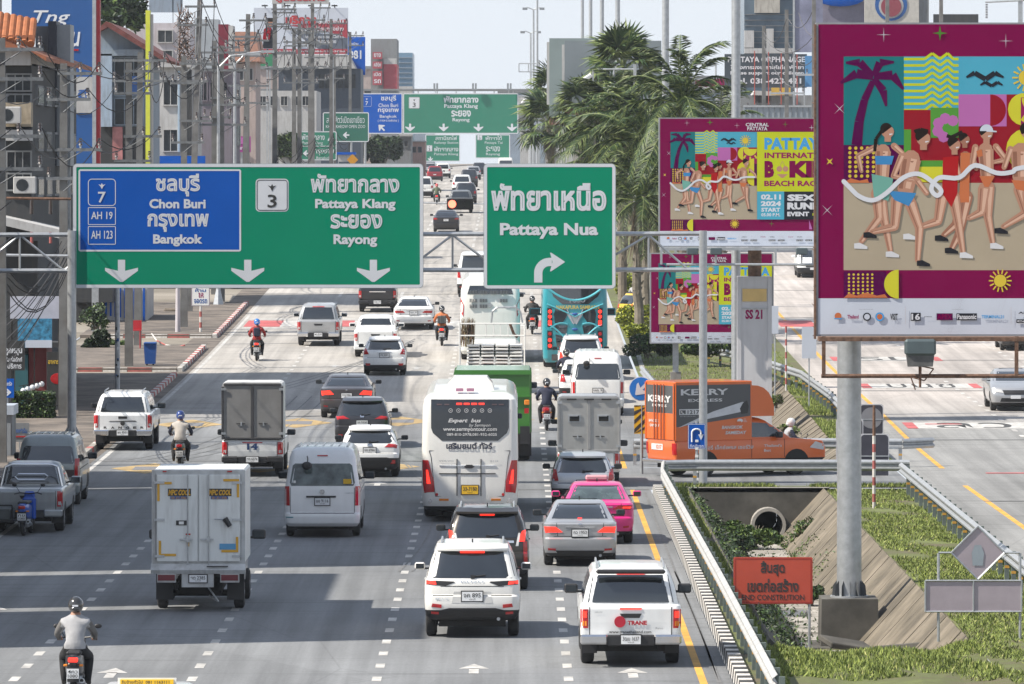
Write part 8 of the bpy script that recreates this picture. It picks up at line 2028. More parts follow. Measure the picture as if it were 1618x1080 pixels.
# orange tiled shop
b = Bd('tiled_shop', 'dark glazed shop with orange barrel tiles on its roof, top left corner', 234, group='shophouses on the left side')
b.box('wall', -260, 50, 100, 0, WD, 0, 24, True); b.box('back_wall', -330, -90, -160, 0, WG, 3, 27, True); b.box('fascia', -120, 50, 80, 103, WW, -.5, 24)
b.poly('roof', [(-140, 60), (0, 60), (76, 90), (76, 97), (50, 80), (-140, 78)], ROOFT, -1.0, 24.5)
for i in range(10):
 m = MB(); x = b.x(-42 + i * 10.4); m.tube((x, -.9, b.z(62 + max(0, i - 4) * 1.6)), (x, .3, b.z(14 + i * 2)), .14, .14, 10, ROOFO); m.tube((x, -.9, b.z(62)) , (x, -.92, b.z(62)), .15, .15, 10, ROOFT)
 m.build('tile', b.t)
for y in (118, 150, 240, 275): b.win(12, 48, y, y + 24, 0, WG, 2)
b.box('balcony', 8, 52, 162, 200, M('stained_cream', (.36, .30, .22), .85, var=.4, scale=2, dirt=.5), -1.0, 0); b.box('balcony', 10, 52, 205, 222, WW, -1.2, 0)
b.ac(20, 182, -1.5); b.ac(40, 292); b.swin(b.x(50), 1, 23, b.z(330), b.z(110), 5, 3, WG)
b.poly('canopy', [(-60, 330), (10, 340), (108, 362), (108, 376), (10, 353), (-60, 345)], WW, -3, 1)
b.box('shop_front', -60, 60, 380, 0, WD, -.2, 0, True)
# slab signs
b = Bd('tower_sign', 'tall dark slab sign standing edge-on beside the tiled shop', 246, 'sign'); b.box('panel', 76, 89, 33, 262, M('slab_navy', (.02, .025, .04), .5), 0, 2.2); b.box('panel', 89, 110, 38, 262, M('slab_grey', (.24, .26, .28), .6), .4, 2.4)
for x in (80, 104): m = MB(); m.box(b.x(x)-.1, b.x(x)+.1, .9, 1.1, zr(246), b.z(262), STEEL); m.build('post', b.t)
b.box('back_frame', 53, 76, 40, 106, WG, 1, 1.4)
b = Bd('shop_sign', 'huge blue shop sign with white italic lettering and a red edge stripe', 300, 'sign'); b.poly('panel', [(18, -40), (146, -40), (146, 262), (117, 262), (117, 121), (110, 121), (110, 70), (18, 40)], M('shop_blue', (.008, .075, .26), .5, var=.04), 0, .5)
b.box('frame_bar', 146, 152, -40, 262, STEEL, -.1, .7); b.box('frame_bar', 152, 158, -40, 262, M('stripe_red', (.30, .01, .02), .5), -.05, .6)
b.txt('Tng', 53, 111, 16, 42, -.02, SIGNW, .01, .3); b.txt('u', 113, 127, 50, 73, -.02, SIGNW, .01, .2); b.box('accent', 114, 124, 77, 80, RED, -.03, 0); b.box('inset', 119, 147, 121, 178, WW, -.06, 0)
b.txt('ดี', 123, 140, 140, 156, -.08, BLUEINK, .04)
for x in (60, 149): m = MB(); m.box(b.x(x)-.15, b.x(x)+.15, .5, .8, zr(300), b.z(10), STEEL); m.build('post', b.t)
# gabled house
b = Bd('gabled_house', 'grey-blue gabled house with a rusty red roof edge and dark openings', 330, group='shophouses on the left side')
b.poly('wall', [(158, 262), (158, 48), (172, 38), (232, 78), (232, 262)], WB, 0, 12); b.poly('roof', [(170, 34), (176, 36), (272, 96), (262, 98), (172, 43), (156, 52), (156, 46)], M('rusty_red_roof', (.16, .05, .045), .8, var=.4), -1.2, 12.5)
b.box('column', 160, 178, 85, 200, M('pale_blue_paint', (.30, .38, .48), .8, dirt=.4), -.6, 0); b.box('beam', 160, 228, 78, 88, WB, -.6, 0)
for y0, y1 in ((92, 150), (156, 196)): b.win(182, 226, y0, y1, 0, WB, 2)
b.box('shop_front', 158, 232, 200, 0, WD, -.1, 0, True); b.box('poster', 178, 194, 200, 252, M('poster_pink', (.36, .15, .15), .6, var=.4, scale=2), -.2, -.1); b.box('poster', 204, 228, 120, 150, BLUEINK, -.2, -.1)
b = Bd('pennant_sign', 'thin tall yellow-green blade sign', 322, 'sign'); b.box('panel', 230, 237, 16, 262, M('blade_yellow', (.55, .58, .05), .5), 0, .8); b.box('panel', 237, 241, 22, 262, WW, .1, .8)
m = MB(); m.box(b.x(234)-.06, b.x(234)+.06, .3, .4, zr(322), b.z(262), STEEL); m.build('post', b.t)
b = Bd('apartment_block', 'lavender-white block topped by a steel billboard frame', 430, group='town blocks on the left'); LAV = wallm('lavender', (.48, .45, .48)); b.box('wall', 205, 300, 36, 0, LAV, 0, 14, True); b.box('roof_board', 233, 286, -20, 18, WB, 2, 2.3)
for x in (216, 270, 283): b.box('frame_post', x, x+1.5, -20, 36, STEEL, 2, 2.2)
m = MB(); m.tube((b.x(205), 1.5, b.z(36)), (b.x(232), 1.5, b.z(0)), .08, .08, 5, RUST); m.build('brace', b.t)
for y in (48, 80): b.win(250, 272, y, y+18)
b = Bd('shophouse', 'white narrow shophouse with stacked dark windows behind the slanting pole', 365, group='shophouses on the left side'); b.box('wall', 243, 300, 104, 0, WW, 0, 14, True); b.box('parapet', 240, 303, 100, 106, WW, -.4, 14)
for y0, y1 in ((126, 165), (205, 238)): b.win(259, 280, y0, y1)
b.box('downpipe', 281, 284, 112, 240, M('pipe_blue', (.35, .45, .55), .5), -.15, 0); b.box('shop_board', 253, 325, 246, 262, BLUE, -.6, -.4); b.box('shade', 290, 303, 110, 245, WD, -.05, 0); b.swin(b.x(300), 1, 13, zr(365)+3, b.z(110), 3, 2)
b = Bd('scaffold', 'dark tangle of old scaffold and dead creeper on a rooftop', 395, 'scaffold'); m = MB()
for i in range(180): x = b.x(281) + abs(fr.gauss(0, .4)) * 1.2; x = min(x, b.x(308)); z = fr.uniform(b.z(112), b.z(20)); m.tube((x, .2, z), (x + fr.uniform(-.5, .5), .6, z + fr.uniform(-.5, .7)), .035, .015, 3, RUST if i % 3 else DARK)
m.build('creeper', b.t)
for x in (283, 296, 307): b.box('pole', x, x+1.2, 18, 262, RUST, .3, .4)
b = Bd('panel_tower', 'pale sheet-metal tower with a dark red panel edge', 392, group='town blocks on the left'); b.box('wall', 308, 345, 30, 108, M('sheet_metal', (.38, .41, .44), .4, .3, var=.2, scale=1), 0, 3); b.box('red_panel', 345, 361, 38, 110, M('panel_darkred', (.17, .012, .03), .5), .0, 3); b.box('edge_panel', 361, 368, 40, 108, WW, .0, 3); b.box('wall', 308, 366, 110, 0, WM, .5, 12, True)
for i in range(3): b.win(316 + i*16, 326 + i*16, 130, 158, .5, WM)
b.swin(b.x(366), 1.5, 11, zr(392)+4, b.z(115), 3, 3, WM)
b = Bd('shop_board', 'magenta shop board with a round emblem', 430, 'sign'); b.box('panel', 368, 396, 215, 240, M('board_magenta', (.30, .03, .22), .5), 0, .3); m = MB(); m.tube((b.x(382), -.01, b.z(222)), (b.x(382), -.03, b.z(222)), .22, .22, 14, PC['pink']); m.build('emblem', b.t); b.txt('ร้านอาหาร', 370, 394, 230, 236, -.02, SIGNW); b.box('post', 380, 383, 240, 262, STEEL, .1, .3)
b = Bd('house', 'pink house under a salmon tiled hip roof', 520, 'house', group='town blocks on the left'); b.box('wall', 366, 404, 96, 0, WP, 0, 10, True); b.poly('roof', [(360, 97), (366, 50), (404, 50), (412, 97)], M('salmon_tile', (.42, .22, .16), .8, var=.25, scale=6), -.8, 11); b.win(374, 384, 108, 126); b.win(390, 399, 108, 126)
b = Bd('white_building', 'long pale low building under the big pale billboard', 600, group='town blocks on the left'); b.box('wall', 366, 500, 143, 0, WW, 0, 14, True)
for i in range(7): b.win(376 + i*17, 386 + i*17, 152, 166)
# big pale billboard
b = Bd('billboard', 'pale billboard with red Thai headline and a figure in red, above the pole cluster', 560, 'billboard'); b.box('board', 401, 550, 12, 84, M('print_pale', (.42, .46, .54), .5, var=.03), 0, .5)
b.poly('dark_wedge', [(450, 42), (549, 60), (549, 78), (505, 78)], M('print_slate', (.10, .12, .16), .5), -.02, 0); b.poly('red_wedge', [(458, 40), (549, 30), (549, 60), (520, 50)], M('print_crimson', (.36, .04, .06), .5), -.03, -.01); b.box('red_band', 412, 549, 77, 85, M('print_crimson', (.36, .04, .06), .5), -.05, -.01)
b.txt('บริการ', 451, 500, 24, 38, -.06, RED, .05); b.txt('ซ่อมแซม', 502, 543, 29, 37, -.06, SIGNW, .04); b.txt('จัดหาช่างและเปลี่ยนทุกอย่าง', 452, 543, 41, 50, -.06, SIGNW, .02); b.txt('ติดตั้ง ซ่อมแซม ตรวจสอบ เช็คระบบ', 482, 543, 55, 60, -.06, SIGNW); b.txt('สะดวกสบาย', 502, 531, 63, 68, -.06, SIGNW); b.txt('081-232-3828  ทุกวัน  086-232-3828', 415, 545, 79, 83, -.06, SIGNW)
m = MB()
for pts, mt in (([(415, 76), (418, 46), (426, 40), (431, 48), (432, 76)], PC['dark']), ([(415, 62), (417, 46), (424, 40), (429, 44), (426, 62)], PC['red']), ([(422, 41), (421, 33), (427, 29), (431, 34), (429, 41)], PC['skin']), ([(421, 34), (422, 28), (431, 28), (431, 34)], PC['hair'])): m.flat([(b.x(u), b.z(v)) for u, v in pts][::-1], -.03 - .01 * len(m.f), mt)
m.build('figure_print', b.t)
for x in (425, 475, 525): b.box('post', x, x+2, 84, 0, STEEL, .5, .8, True)
for x in (419, 455, 492, 529): m = MB(); m.path([(b.x(x), .2, b.z(12)), (b.x(x), -1, b.z(8))], .05, 4, DARK); m.box(b.x(x)-.25, b.x(x)+.25, -1.2, -.9, b.z(12)+.1, b.z(8), DARK); m.build('floodlight', b.t)
b = Bd('billboard', 'cut-off upper billboard with red letters at the picture top', 575, 'billboard'); b.box('board', 430, 520, -40, 6, WW, 0, .4); b.txt('ศูนย์บริการ', 436, 514, -8, 4, -.02, RED, .04)
for x in (445, 505): b.box('post', x, x+1.5, 6, 14, STEEL, .1, .3)
b = Bd('shop_board', 'green panel hung under the big pale billboard', 556, 'sign'); b.box('panel', 408, 436, 85, 104, M('panel_green', (.03, .2, .1), .5), 0, .2); b.box('post', 421, 423, 104, 0, STEEL, .05, .15, True)
b = Bd('canopy_hall', 'hall with a white curved roof and dark navy front', 640, group='town blocks on the left'); b.poly('roof', [(436, 86), (550, 86), (562, 108), (440, 108)], WW, -1, 12); b.box('wall', 440, 570, 108, 0, M('navy_wall', (.045, .06, .085), .6), 0, 12, True)
for i in range(6): b.win(505 + i*10, 511 + i*10, 118, 138, 0, WD, 0)
b = Bd('billboard', 'blue board showing the digits 081', 650, 'billboard'); b.box('board', 549, 577, 58, 118, BLUE, 0, .4); b.txt('081', 551, 571, 79, 93, -.02, SIGNW, .03); b.txt('ขายบ้าน', 551, 566, 66, 71, -.02, SIGNW); b.box('post', 560, 563, 118, 0, STEEL, .1, .3, True)
b = Bd('tower_block', 'grey and crimson tower with a stacked red sign', 830, group='town blocks on the left'); CR = M('tower_crimson', (.34, .06, .08), .6); b.box('wall', 586, 627, 61, 0, WG, 0, 14, True); b.box('red_panel', 606, 627.5, 101, 140, CR, -.1, 14.1); b.box('upper_band', 606, 627, 92, 101, WW, -.1, 0)
for i, y in enumerate((82, 97, 112, 123)): b.box('sign_panel', 589, 604, y, y + 11, CR, -.6, -.2); b.txt(('ยาง', 'คลินิก', 'เปิด', 'รถ')[i], 591, 602, y + 2, y + 8, -.62, SIGNW)
b = Bd('tower_block', 'hazy blue-grey glass tower right of the crimson one', 860, group='town blocks on the left'); b.box('wall', 627, 652, 83, 0, M('glass_blue', (.16, .26, .36), .3, var=.15, scale=.4), 0, 16, True); b.box('base_wall', 627, 652, 136, 0, WW, -.3, 0, True)
for y in range(90, 136, 8): b.box('floor_band', 627, 652, y, y+1.5, WB, -.15, 0)
# footbridge over the road
b = Bd('footbridge', 'pale footbridge crossing over the far road', 790, 'footbridge'); b.box('deck', 355, 900, 172, 190, WG, 0, 4); b.box('parapet', 355, 900, 150, 172, WW, -.1, .1); b.box('roof', 355, 900, 140, 143, WG, -.3, 4.3)
for x in range(360, 900, 30): b.box('roof_post', x, x+1.5, 143, 150, STEEL, 0, .2)
for x in (372, 560, 862): b.box('pier', x, x+9, 190, 0, CONC, .5, 3.5, True)
# low clutter under the footbridge
for i, (x0, x1, yt, Y, mt, lab) in enumerate(((366, 372, 190, 560, WG, 'narrow grey column by the small bright tree'), (532, 562, 225, 690, wallm('lilac', (.42, .40, .50)), 'lilac columned building behind the small signs'), (628, 650, 215, 800, WG, 'grey hazy shop at the foot of the glass tower'), (650, 672, 224, 840, wallm('peach', (.45, .30, .26)), 'peach hazy shop beside the far signs'), (822, 846, 205, 860, WW, 'white hazy building by the far gantry leg'), (872, 905, 195, 640, WW, 'pale wall behind the bare palm trunk'), (905, 985, 215, 700, WG, 'grey wall low behind the palms'))):
 b = Bd('low_building', lab, Y, group='low hazy buildings by the far road'); b.box('wall', x0, x1, yt, 0, mt, 0, 10, True); b.box('parapet', x0 - 1, x1 + 1, yt - 2, yt, WW, -.3, 10)
 n = max(1, int((x1 - x0) / 9))
 for j in range(n): b.win(x0 + 2 + j*9, x0 + 7 + j*9, yt + 8, yt + 16, 0, WG, 0)
b = Bd('crossing_sign', 'orange diamond pedestrian sign low behind the green signs', 540, 'road sign'); b.poly('panel', [(557, 243), (566, 252), (557, 261), (548, 252)], M('diamond_orange', (.60, .28, .02), .5), 0, .05); b.box('post', 556.5, 557.5, 260, 0, STEEL, .05, .1, True)
b = Bd('bus_shelter', 'blue-edged white shelter sign behind the two-row green sign', 585, 'shelter'); b.box('roof', 532, 562, 240, 244, BLUE, 0, 2); b.box('panel', 534, 560, 244, 255, WW, .2, .4); b.box('post', 534, 535, 255, 0, STEEL, .2, .3, True); b.box('post', 559, 560, 255, 0, STEEL, .2, .3, True)
# ---- left pavement things ----
b = Bd('light_box', 'blank white light box above the blue water poster', 231, 'sign'); b.box('panel', 16, 95, 468, 503, M('dull_white_panel', (.42, .43, .50), .5), 0, .3); m = MB()
for x in (18, 93): m.tube((b.x(x), .15, zr(231)), (b.x(x), .15, b.z(468)), .04, .04, 5, DARK)
m.build('post', b.t)
b = Bd('poster_board', 'blue rippling water poster board', 230.5, 'sign'); wm = M('water_print', (.04, .22, .38), .5, var=.9, scale=6); b.box('panel', 28, 82, 503, 549, wm, 0, .1); b.box('white_foot', 40, 82, 537, 549, PC['pale'], -.01, 0); b.box('post', 53, 55, 549, 0, DARK, .03, .08, True)
b = Bd('shop_board', 'black board with white Thai lettering at the far left', 229.5, 'sign'); b.box('panel', 8, 39, 538, 585, INK, 0, .1); b.txt('ลูกหมุน', 8, 35, 550, 561, -.02, SIGNW, .03); b.txt('ปั๊ม ท่อดักท์', 8, 35, 563, 571, -.02, SIGNW); b.txt('บริการ', 12, 34, 574, 582, -.02, SIGNW); b.box('post', 20, 22, 585, 0, DARK, .03, .08, True)
b = Bd('arrow_sign', 'small blue sign with a white right arrow at the picture edge', 226, 'sign'); b.box('panel', 2, 22, 598, 628, BLUE, 0, .05); m = MB(); down_arrow(m, b.x(12), b.z(614), b.z(625), .24, -.01, SIGNW, R(90)); m.build('arrow', b.t); b.txt('เซ็นทรัล', 5, 19, 602, 609, -.01, SIGNW); b.box('post', 10, 13, 628, 0, STEEL, .05, .1, True)
for i in range(5):
 x, Y, z = at(37 + i * 7.2, 617 - i * 2.6, 229 + i * .6); m = MB(); m.ball((0, 0, 0), .10, .10, .10, SIGNW, 12, 8); m.tube((0, 0, .09), (0, 0, .16), .02, .02, 5, DARK); o = m.build('globe_lamp'); o.location = (x, Y, z)
 tag(o, ('frontmost white globe of the hanging string', 'second white globe of the hanging string', 'middle white globe of the hanging string', 'fourth white globe of the hanging string', 'last white globe of the string, next to the 79 board')[i], 'globe lamp', 'white globes hanging over the hedge')
m = MB(); m.path([at(30, 610, 229), at(52, 606, 230), at(70, 602, 232)], .015, 4, DARK); o = m.build('lamp_wire'); tag(o, 'wire carrying the white globes', 'wire')
b = Bd('menu_board', 'dark restaurant board with yellow script, red oval and 79', 232, 'sign'); b.box('panel', 74, 111, 556, 640, INK, 0, .15); b.txt('อาหารญี่ปุ่น', 76, 108, 566, 577, -.02, M('script_yellow', (.6, .4, .03), .5), .03); m = MB(); m.ball((b.x(92), -.01, b.z(598)), .28, .01, .2, RED, 14, 6); m.build('red_oval', b.t); b.txt('79.-', 96, 110, 603, 615, -.02, SIGNW, .03)
b = Bd('container_shop', 'teal and dark red shutters of a street stall', 232.6, 'stall'); b.box('shutter', 24, 44, 560, 0, M('teal_shutter', (.02, .10, .12), .6), 0, 3, True); b.box('shutter', 45, 73, 548, 0, M('red_shutter', (.16, .02, .02), .6), .1, 3, True); b.box('awning', 10, 112, 540, 548, WD, -.6, 3)
b = Bd('kiosk', 'grey roadside kiosk cut by the left edge', 205, 'kiosk'); b.box('wall', -60, 19, 655, 0, WG, 0, 1.6, True); b.box('roof', -60, 22, 640, 655, M('kiosk_roof', (.40, .45, .52), .5), -.1, 1.8); b.box('panel', -40, 17, 668, 735, M('slab_grey', (.24, .26, .28), .6), -.04, 0)
b = Bd('small_board', 'small grey board with blue Thai word and red arrow behind the kiosk', 208, 'sign'); b.box('panel', 19, 46, 668, 698, WG, 0, .06); b.txt('จองฟาร์ม', 20, 43, 676, 684, -.02, BLUEINK, .03); b.box('arrow', 22, 42, 688.5, 690.5, RED, -.02, 0); b.box('post', 30, 32, 698, 0, STEEL, 0, .05, True)
b = Bd('planter', 'pale concrete planter holding the dark bush', 285, 'planter'); b.box('box', 133, 166, 556, 584, WG, -.5, 1.5)
b = Bd('striped_building', 'low white building with blue stripes behind the pavement trees', 312, group='shophouses on the left side'); b.box('wall', 120, 232, 452, 520, WW, 0, 6, True)
for i in range(9): b.box('blue_stripe', 166 + i*7.5, 169 + i*7.5, 455, 498 + i, BLUE, -.05, 0)
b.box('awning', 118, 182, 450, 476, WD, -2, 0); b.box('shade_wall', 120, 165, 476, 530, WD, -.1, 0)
b = Bd('shop_row', 'row of dim shopfronts in purple, pink and green under the sign', 372, group='shophouses on the left side'); b.box('wall', 240, 425, 440, 0, WG, 0, 6, True)
for i, mt in enumerate((WD, M('f_purple', (.12, .03, .13), .6), WD, M('f_pink', (.30, .12, .2), .6), DGREEN, WD, M('f_wine', (.16, .03, .05), .6), WW, M('f_pink', (.3, .12, .2), .6))): b.box('shop_front', 262 + i*17.5, 276 + i*17.5, 445, 476, mt, -.1, 0)
b = Bd('wheelie_bin', 'blue wheeled rubbish bin standing on the pavement', gy(577, .14), 'bin'); m = MB(); m.box(b.x(229), b.x(245), 0, .55, zr(b.Y) + .2, zr(b.Y) + 1.0, M('bin_blue', (.01, .07, .28), .5), tx=-.05); m.build('tub', b.t); m = MB(); m.bbox(b.x(227), b.x(247), -.06, .6, zr(b.Y) + 1.0, zr(b.Y) + 1.08, M('bin_blue', (.01, .07, .28), .5), .02); m.build('lid', b.t)
for x in (232, 242): m = MB(); m.tube((b.x(x)-.03, .1, zr(b.Y)+.22), (b.x(x)+.03, .1, zr(b.Y)+.22), .09, .09, 10, RUBBER); m.build('wheel', b.t)
b = Bd('stone_pillar', 'squat stone pillar wrapped by red and white tape', 322, 'pillar'); m = MB(); m.bbox(b.x(259), b.x(289), 0, .9, zr(322), b.z(487), M('brown_stone', (.17, .14, .11), .9, var=.4, bump=.4), .06); m.build('shaft', b.t)
b = Bd('plastic_chair', 'red plastic chair beside the utility pole', 284, 'chair'); RC_ = M('red_plastic', (.40, .02, .03), .4); m = MB(); m.box(b.x(200), b.x(223), 0, .4, b.z(521)-.04, b.z(521), RC_); m.build('seat', b.t); m = MB(); m.box(b.x(200), b.x(223), .38, .42, b.z(521), b.z(506), RC_); m.build('backrest', b.t)
for x in (202, 221):
 for y in (.02, .38): m = MB(); m.tube((b.x(x), y, zr(284)+.14), (b.x(x), y, b.z(521)), .02, .02, 5, RC_); m.build('leg', b.t)
m = MB(); q = [at(240, 527, 292), at(248, 538, 291), at(262, 545, 289), at(280, 548, 287), at(292, 545, 286)]
for i in range(4): m.tube(q[i], q[i+1], .035, .035, 4, KRED if i % 2 else KWH)
o = m.build('barrier_tape'); tag(o, 'sagging red and white barrier tape on the pavement', 'barrier tape')
for i, (px, Y, zt, lab) in enumerate(((345, 330, 12.0, 'steel lamp post with flared foot on the second pavement block'), (371, 352, 12.0, 'next steel lamp post beyond the flared one'), (281, 300, 5.2, 'lilac stickered post near the pavement tape'))):
 x = (px - CX) * Y / F; t = thing('lamp_post', lab, 'lamp post', (x, Y, zr(Y) + .1)); m = MB(); m.tube((0, 0, 0), (0, 0, zt), .12, .07, 10, STEEL if i < 2 else LAV); m.build('pole', t, smooth=40)
 if i < 2: m = MB(); m.tube((0, 0, 0), (0, 0, .8), .30, .12, 6, STEEL); m.build('foot', t); m = MB(); m.path([(0, 0, zt - .1), (.6, 0, zt + .5), (1.6, 0, zt + .6)], .05, 6, STEEL); m.box(1.4, 2.1, -.12, .12, zt + .52, zt + .66, STEEL); m.build('lamp_arm', t)
# ---- utility poles and cables ----
CP = M('pole_concrete', (.15, .15, .148), .85, var=.3, scale=2, dirt=.4); INS = M('brown_insulator', (.035, .018, .012), .2, coat=.6); INSW = M('white_insulator', (.5, .5, .5), .3)
poles = []
im = MB(); im.tube((0, 0, 0), (0, 0, .10), .03, .05, 6, INSW)
for i in range(3): im.tube((0, 0, .10 + i*.09), (0, 0, .17 + i*.09), .085 - i*.012, .05, 8, INS)
ime = im.mesh('insulator')
for i, (Y, dx, top, lean) in enumerate(((201, 0, 13.0, 0), (229, 0, 12.3, 0), (268, 0, 12.4, 0), (290, -.9, 12.8, .01), (305, .4, 12.6, 0), (322, -.2, 15.3, .035), (333, .9, 13, 0), (345, 0, 13.2, 0), (362, .8, 14.6, .02), (385, .1, 13.4, 0), (405, 1.0, 15.2, 0), (425, .3, 15.0, 0), (446, 1.2, 14, 0), (465, .2, 13.8, 0), (485, .9, 15.8, 0), (505, .1, 14.2, 0), (535, .9, 15.2, 0), (570, .2, 14.5, 0), (610, .6, 15, 0))):
 x = -15.6 + dx; z0 = zr(Y) + .1; t = thing('utility_pole', ('first concrete utility pole at the left edge', 'round-topped pole beside the wide sign', 'pole planted by the blue bin', 'grey pole right of the blue shop sign', 'pole in front of the gabled house', 'leaning tall pole over the white shophouse', 'stout pole right of the leaning one', 'pole in front of the metal tower', 'slim leaning pole by the red panel', 'dark pole before the pink house', 'bare pole just right of the dark one', 'tall pole crossing the big pale billboard', 'pole at the left third of the billboard foot', 'pole in the thick of the crossarm cluster', 'tallest pole of the crossarm cluster', 'pole beside the half-hidden blue sign', 'thin pole over the blue sign', 'pole left of the zoo sign', 'furthest utility pole of the left row')[i], 'utility pole', (x, Y, z0), 0, 'utility poles along the left pavement')
 m = MB(); h = top - (z0 if 0 else 0); m.box(-.17, .17, -.15, .15, -.3, h, CP, tx=.05, ty=.04)
 me = m.build('shaft', t); me.rotation_euler = (0, lean, 0)
 tops = []
 for j, dz in enumerate((.35, 1.25, 3.0, 4.0)):
  if i % 5 == 3 and j > 1: continue
  z = h - dz; a, b2 = ((-.2, 1.35) if j % 2 == 0 else (-.6, .95)) if i % 3 else (-1.1, 1.3)
  m = MB(); m.box(a, b2, -.22, -.15, z - .06, z + .05, DSTEEL); m.tube((0, -.2, z - .45), (b2 * .5, -.2, z - .05), .018, .018, 4, DSTEEL); m.build('crossarm', t)
  for xx in (b2 - .1, b2 - .75) if j % 2 == 0 else (b2 - .1, a + .1): ob('insulator', ime, t, loc=(xx, -.18, z + .05)); tops.append((xx, -.18, z + .38))
 poles.append((x, Y, z0, h, tops, t['label']))
CAB = M('black_cable', (.03, .03, .032), .9, spec=.1); CAB2 = M('grey_cable', (.11, .11, .115), .9, spec=.1)
def cable(p, q, sag, r, mt, lab='slack cable strung between the utility poles on the left', grp='cables between the utility poles'):
 m = MB(); p = Vector(p); q = Vector(q); m.path([p.lerp(q, i / 7) - Vector((0, 0, sag * 4 * (i / 7) * (1 - i / 7))) for i in range(8)], r, 4, mt); o = m.build('power_cable'); tag(o, lab, 'cable', grp)
W6 = ('topmost', 'second', 'third', 'fourth', 'fifth', 'sixth')
for a, b_ in zip(poles, poles[1:]):
 n = min(len(a[4]), len(b_[4]), 6)
 for i in range(n):
  p = Vector((a[0], a[1], a[2])) + Vector(a[4][i]); q = Vector((b_[0], b_[1], b_[2])) + Vector(b_[4][i]); cable(p, q, rnd.uniform(.5, 1.3), .02, CAB2 if i % 2 else CAB, W6[i] + ' wire from the insulators of the ' + a[5], 'wires between the utility poles')
 for i in range(4): cable((a[0] + .2, a[1], a[2] + 5.9 - i * .22), (b_[0] + .2, b_[1], b_[2] + 5.9 - i * .22), rnd.uniform(.5, 1.3), .022, CAB, W6[i] + ' thick low cable leaving the ' + a[5])
x, Y, z0, h, tp, _l = poles[0]
for i in range(6): cable((x + .3, Y, z0 + h - .6 - i * 1.1), (x - 2, Y - 30, z0 + h - .4 - i), 1.2, .02, CAB2 if i % 2 else CAB)
for i in range(9): cable(at(105 + rnd.uniform(-10, 5), 375 + i * 6, 215), at(-5, 500 + i * 12, 212), .35, .018, CAB if i % 2 else CAB2, 'thin cable drooping from the gantry leg to the left edge', 'cables drooping at the left edge')
b = Bd('high_tension_arm', 'rusty horizontal arm with dark insulators left of the wide sign', 208, 'crossarm')
for y in (312, 402): m = MB(); m.tube((b.x(-40), 0, b.z(y)), (b.x(112), 0, b.z(y + 2)), .05, .05, 6, RUST if y < 350 else STEEL); m.build('arm', b.t)
for x in (50, 80): m = MB(); m.tube((b.x(x), 0, b.z(338)), (b.x(x), 0, b.z(316)), .06, .05, 8, INS); m.tube((b.x(x), 0, b.z(384)), (b.x(x), 0, b.z(366)), .05, .04, 8, KRED); m.build('insulator', b.t)
# ---- median masts and right-hand background ----
for i, (Y, x) in enumerate(((231, 7.86), (297, 6.93), (433, 6.95), (505, 6.9), (578, 6.9), (650, 6.95))):
 t = thing('light_mast', ('tall steel mast beside the white SS 21 column', 'tall mast behind the feather palms', 'mast in line behind the fan palms', 'fourth mast of the median line', 'fifth mast, thinner and hazier', 'last and thinnest mast of the line')[i], 'light mast', (x, Y, zr(Y) - (1.6 if i == 0 else 0)), 0, 'steel masts in a line on the median'); m = MB(); m.tube((0, 0, 0), (0, 0, 28), .165, .15, 12, STEEL); m.build('pole', t, smooth=40); m = MB(); m.tube((0, 0, 28), (0, 0, 28.3), .9, .9, 12, STEEL); m.build('lamp_ring', t)
for i, (px, yt, Y) in enumerate(((838.5, 52, 640), (843, 15, 600), (849, -10, 560), (852, 95, 590))):
 t = thing('street_light', ('double-armed street light, shorter of the left pair', 'double-armed street light, taller of the left pair', 'plain pole rising out of the picture beside the lights', 'short post with a loop of steel frame')[i], 'street light', ((px - CX) * Y / F, Y, zr(Y)), 0, 'poles beside the far lanes'); h = CAMH - (yt - HY) * Y / F - zr(Y); m = MB(); m.tube((0, 0, 0), (0, 0, h), .11, .08, 8, STEEL); m.build('pole', t)
 if i < 2:
  for sx in (-1, 1): m = MB(); m.path([(0, 0, h), (sx*.5, 0, h + .2), (sx*.8, 0, h + .1)], .05, 5, STEEL); m.box(min(sx*.55, sx*1.0), max(sx*.55, sx*1.0), -.15, .15, h - .02, h + .2, M('grey_box', (.22, .24, .26), .6)); m.build('lamp_head', t)
for i, (x0, x1, y0, y1, Y, cx) in enumerate(((820, 850, 100, 113, 595, 819), (937, 1003, 109, 137, 380, 928), (1068, 1131, 101, 125, 400, 1131))):
 b = Bd('camera_frame', ('small loop frame on the short far post', 'rectangular steel arm with a white camera among the palms', 'rectangular steel arm above the feather palm')[i], Y, 'camera arm'); m = MB()
 for p, q in (((x0, y0), (x1, y0)), ((x1, y0), (x1, y1)), ((x1, y1), (x0, y1)), ((x0, y1), (x0, y0)), (((x0+x1)/2, y0), ((x0+x1)/2, y1))): m.tube((b.x(p[0]), 0, b.z(p[1])), (b.x(q[0]), 0, b.z(q[1])), .05, .05, 5, STEEL)
 m.build('arm', b.t); xp = x1 if i < 2 else x0; b.box('post', xp - 2.5, xp + 2.5 if i else xp, y0 - 8, 0, STEEL, -.08, .08, True)
 if i == 1: m = MB(); m.tube((b.x(922), -.3, b.z(126)), (b.x(933), .1, b.z(119)), .14, .14, 8, WHITE); m.build('camera', b.t)
GB = M('board_back_grey', (.17, .20, .22), .6, var=.12, scale=.5)
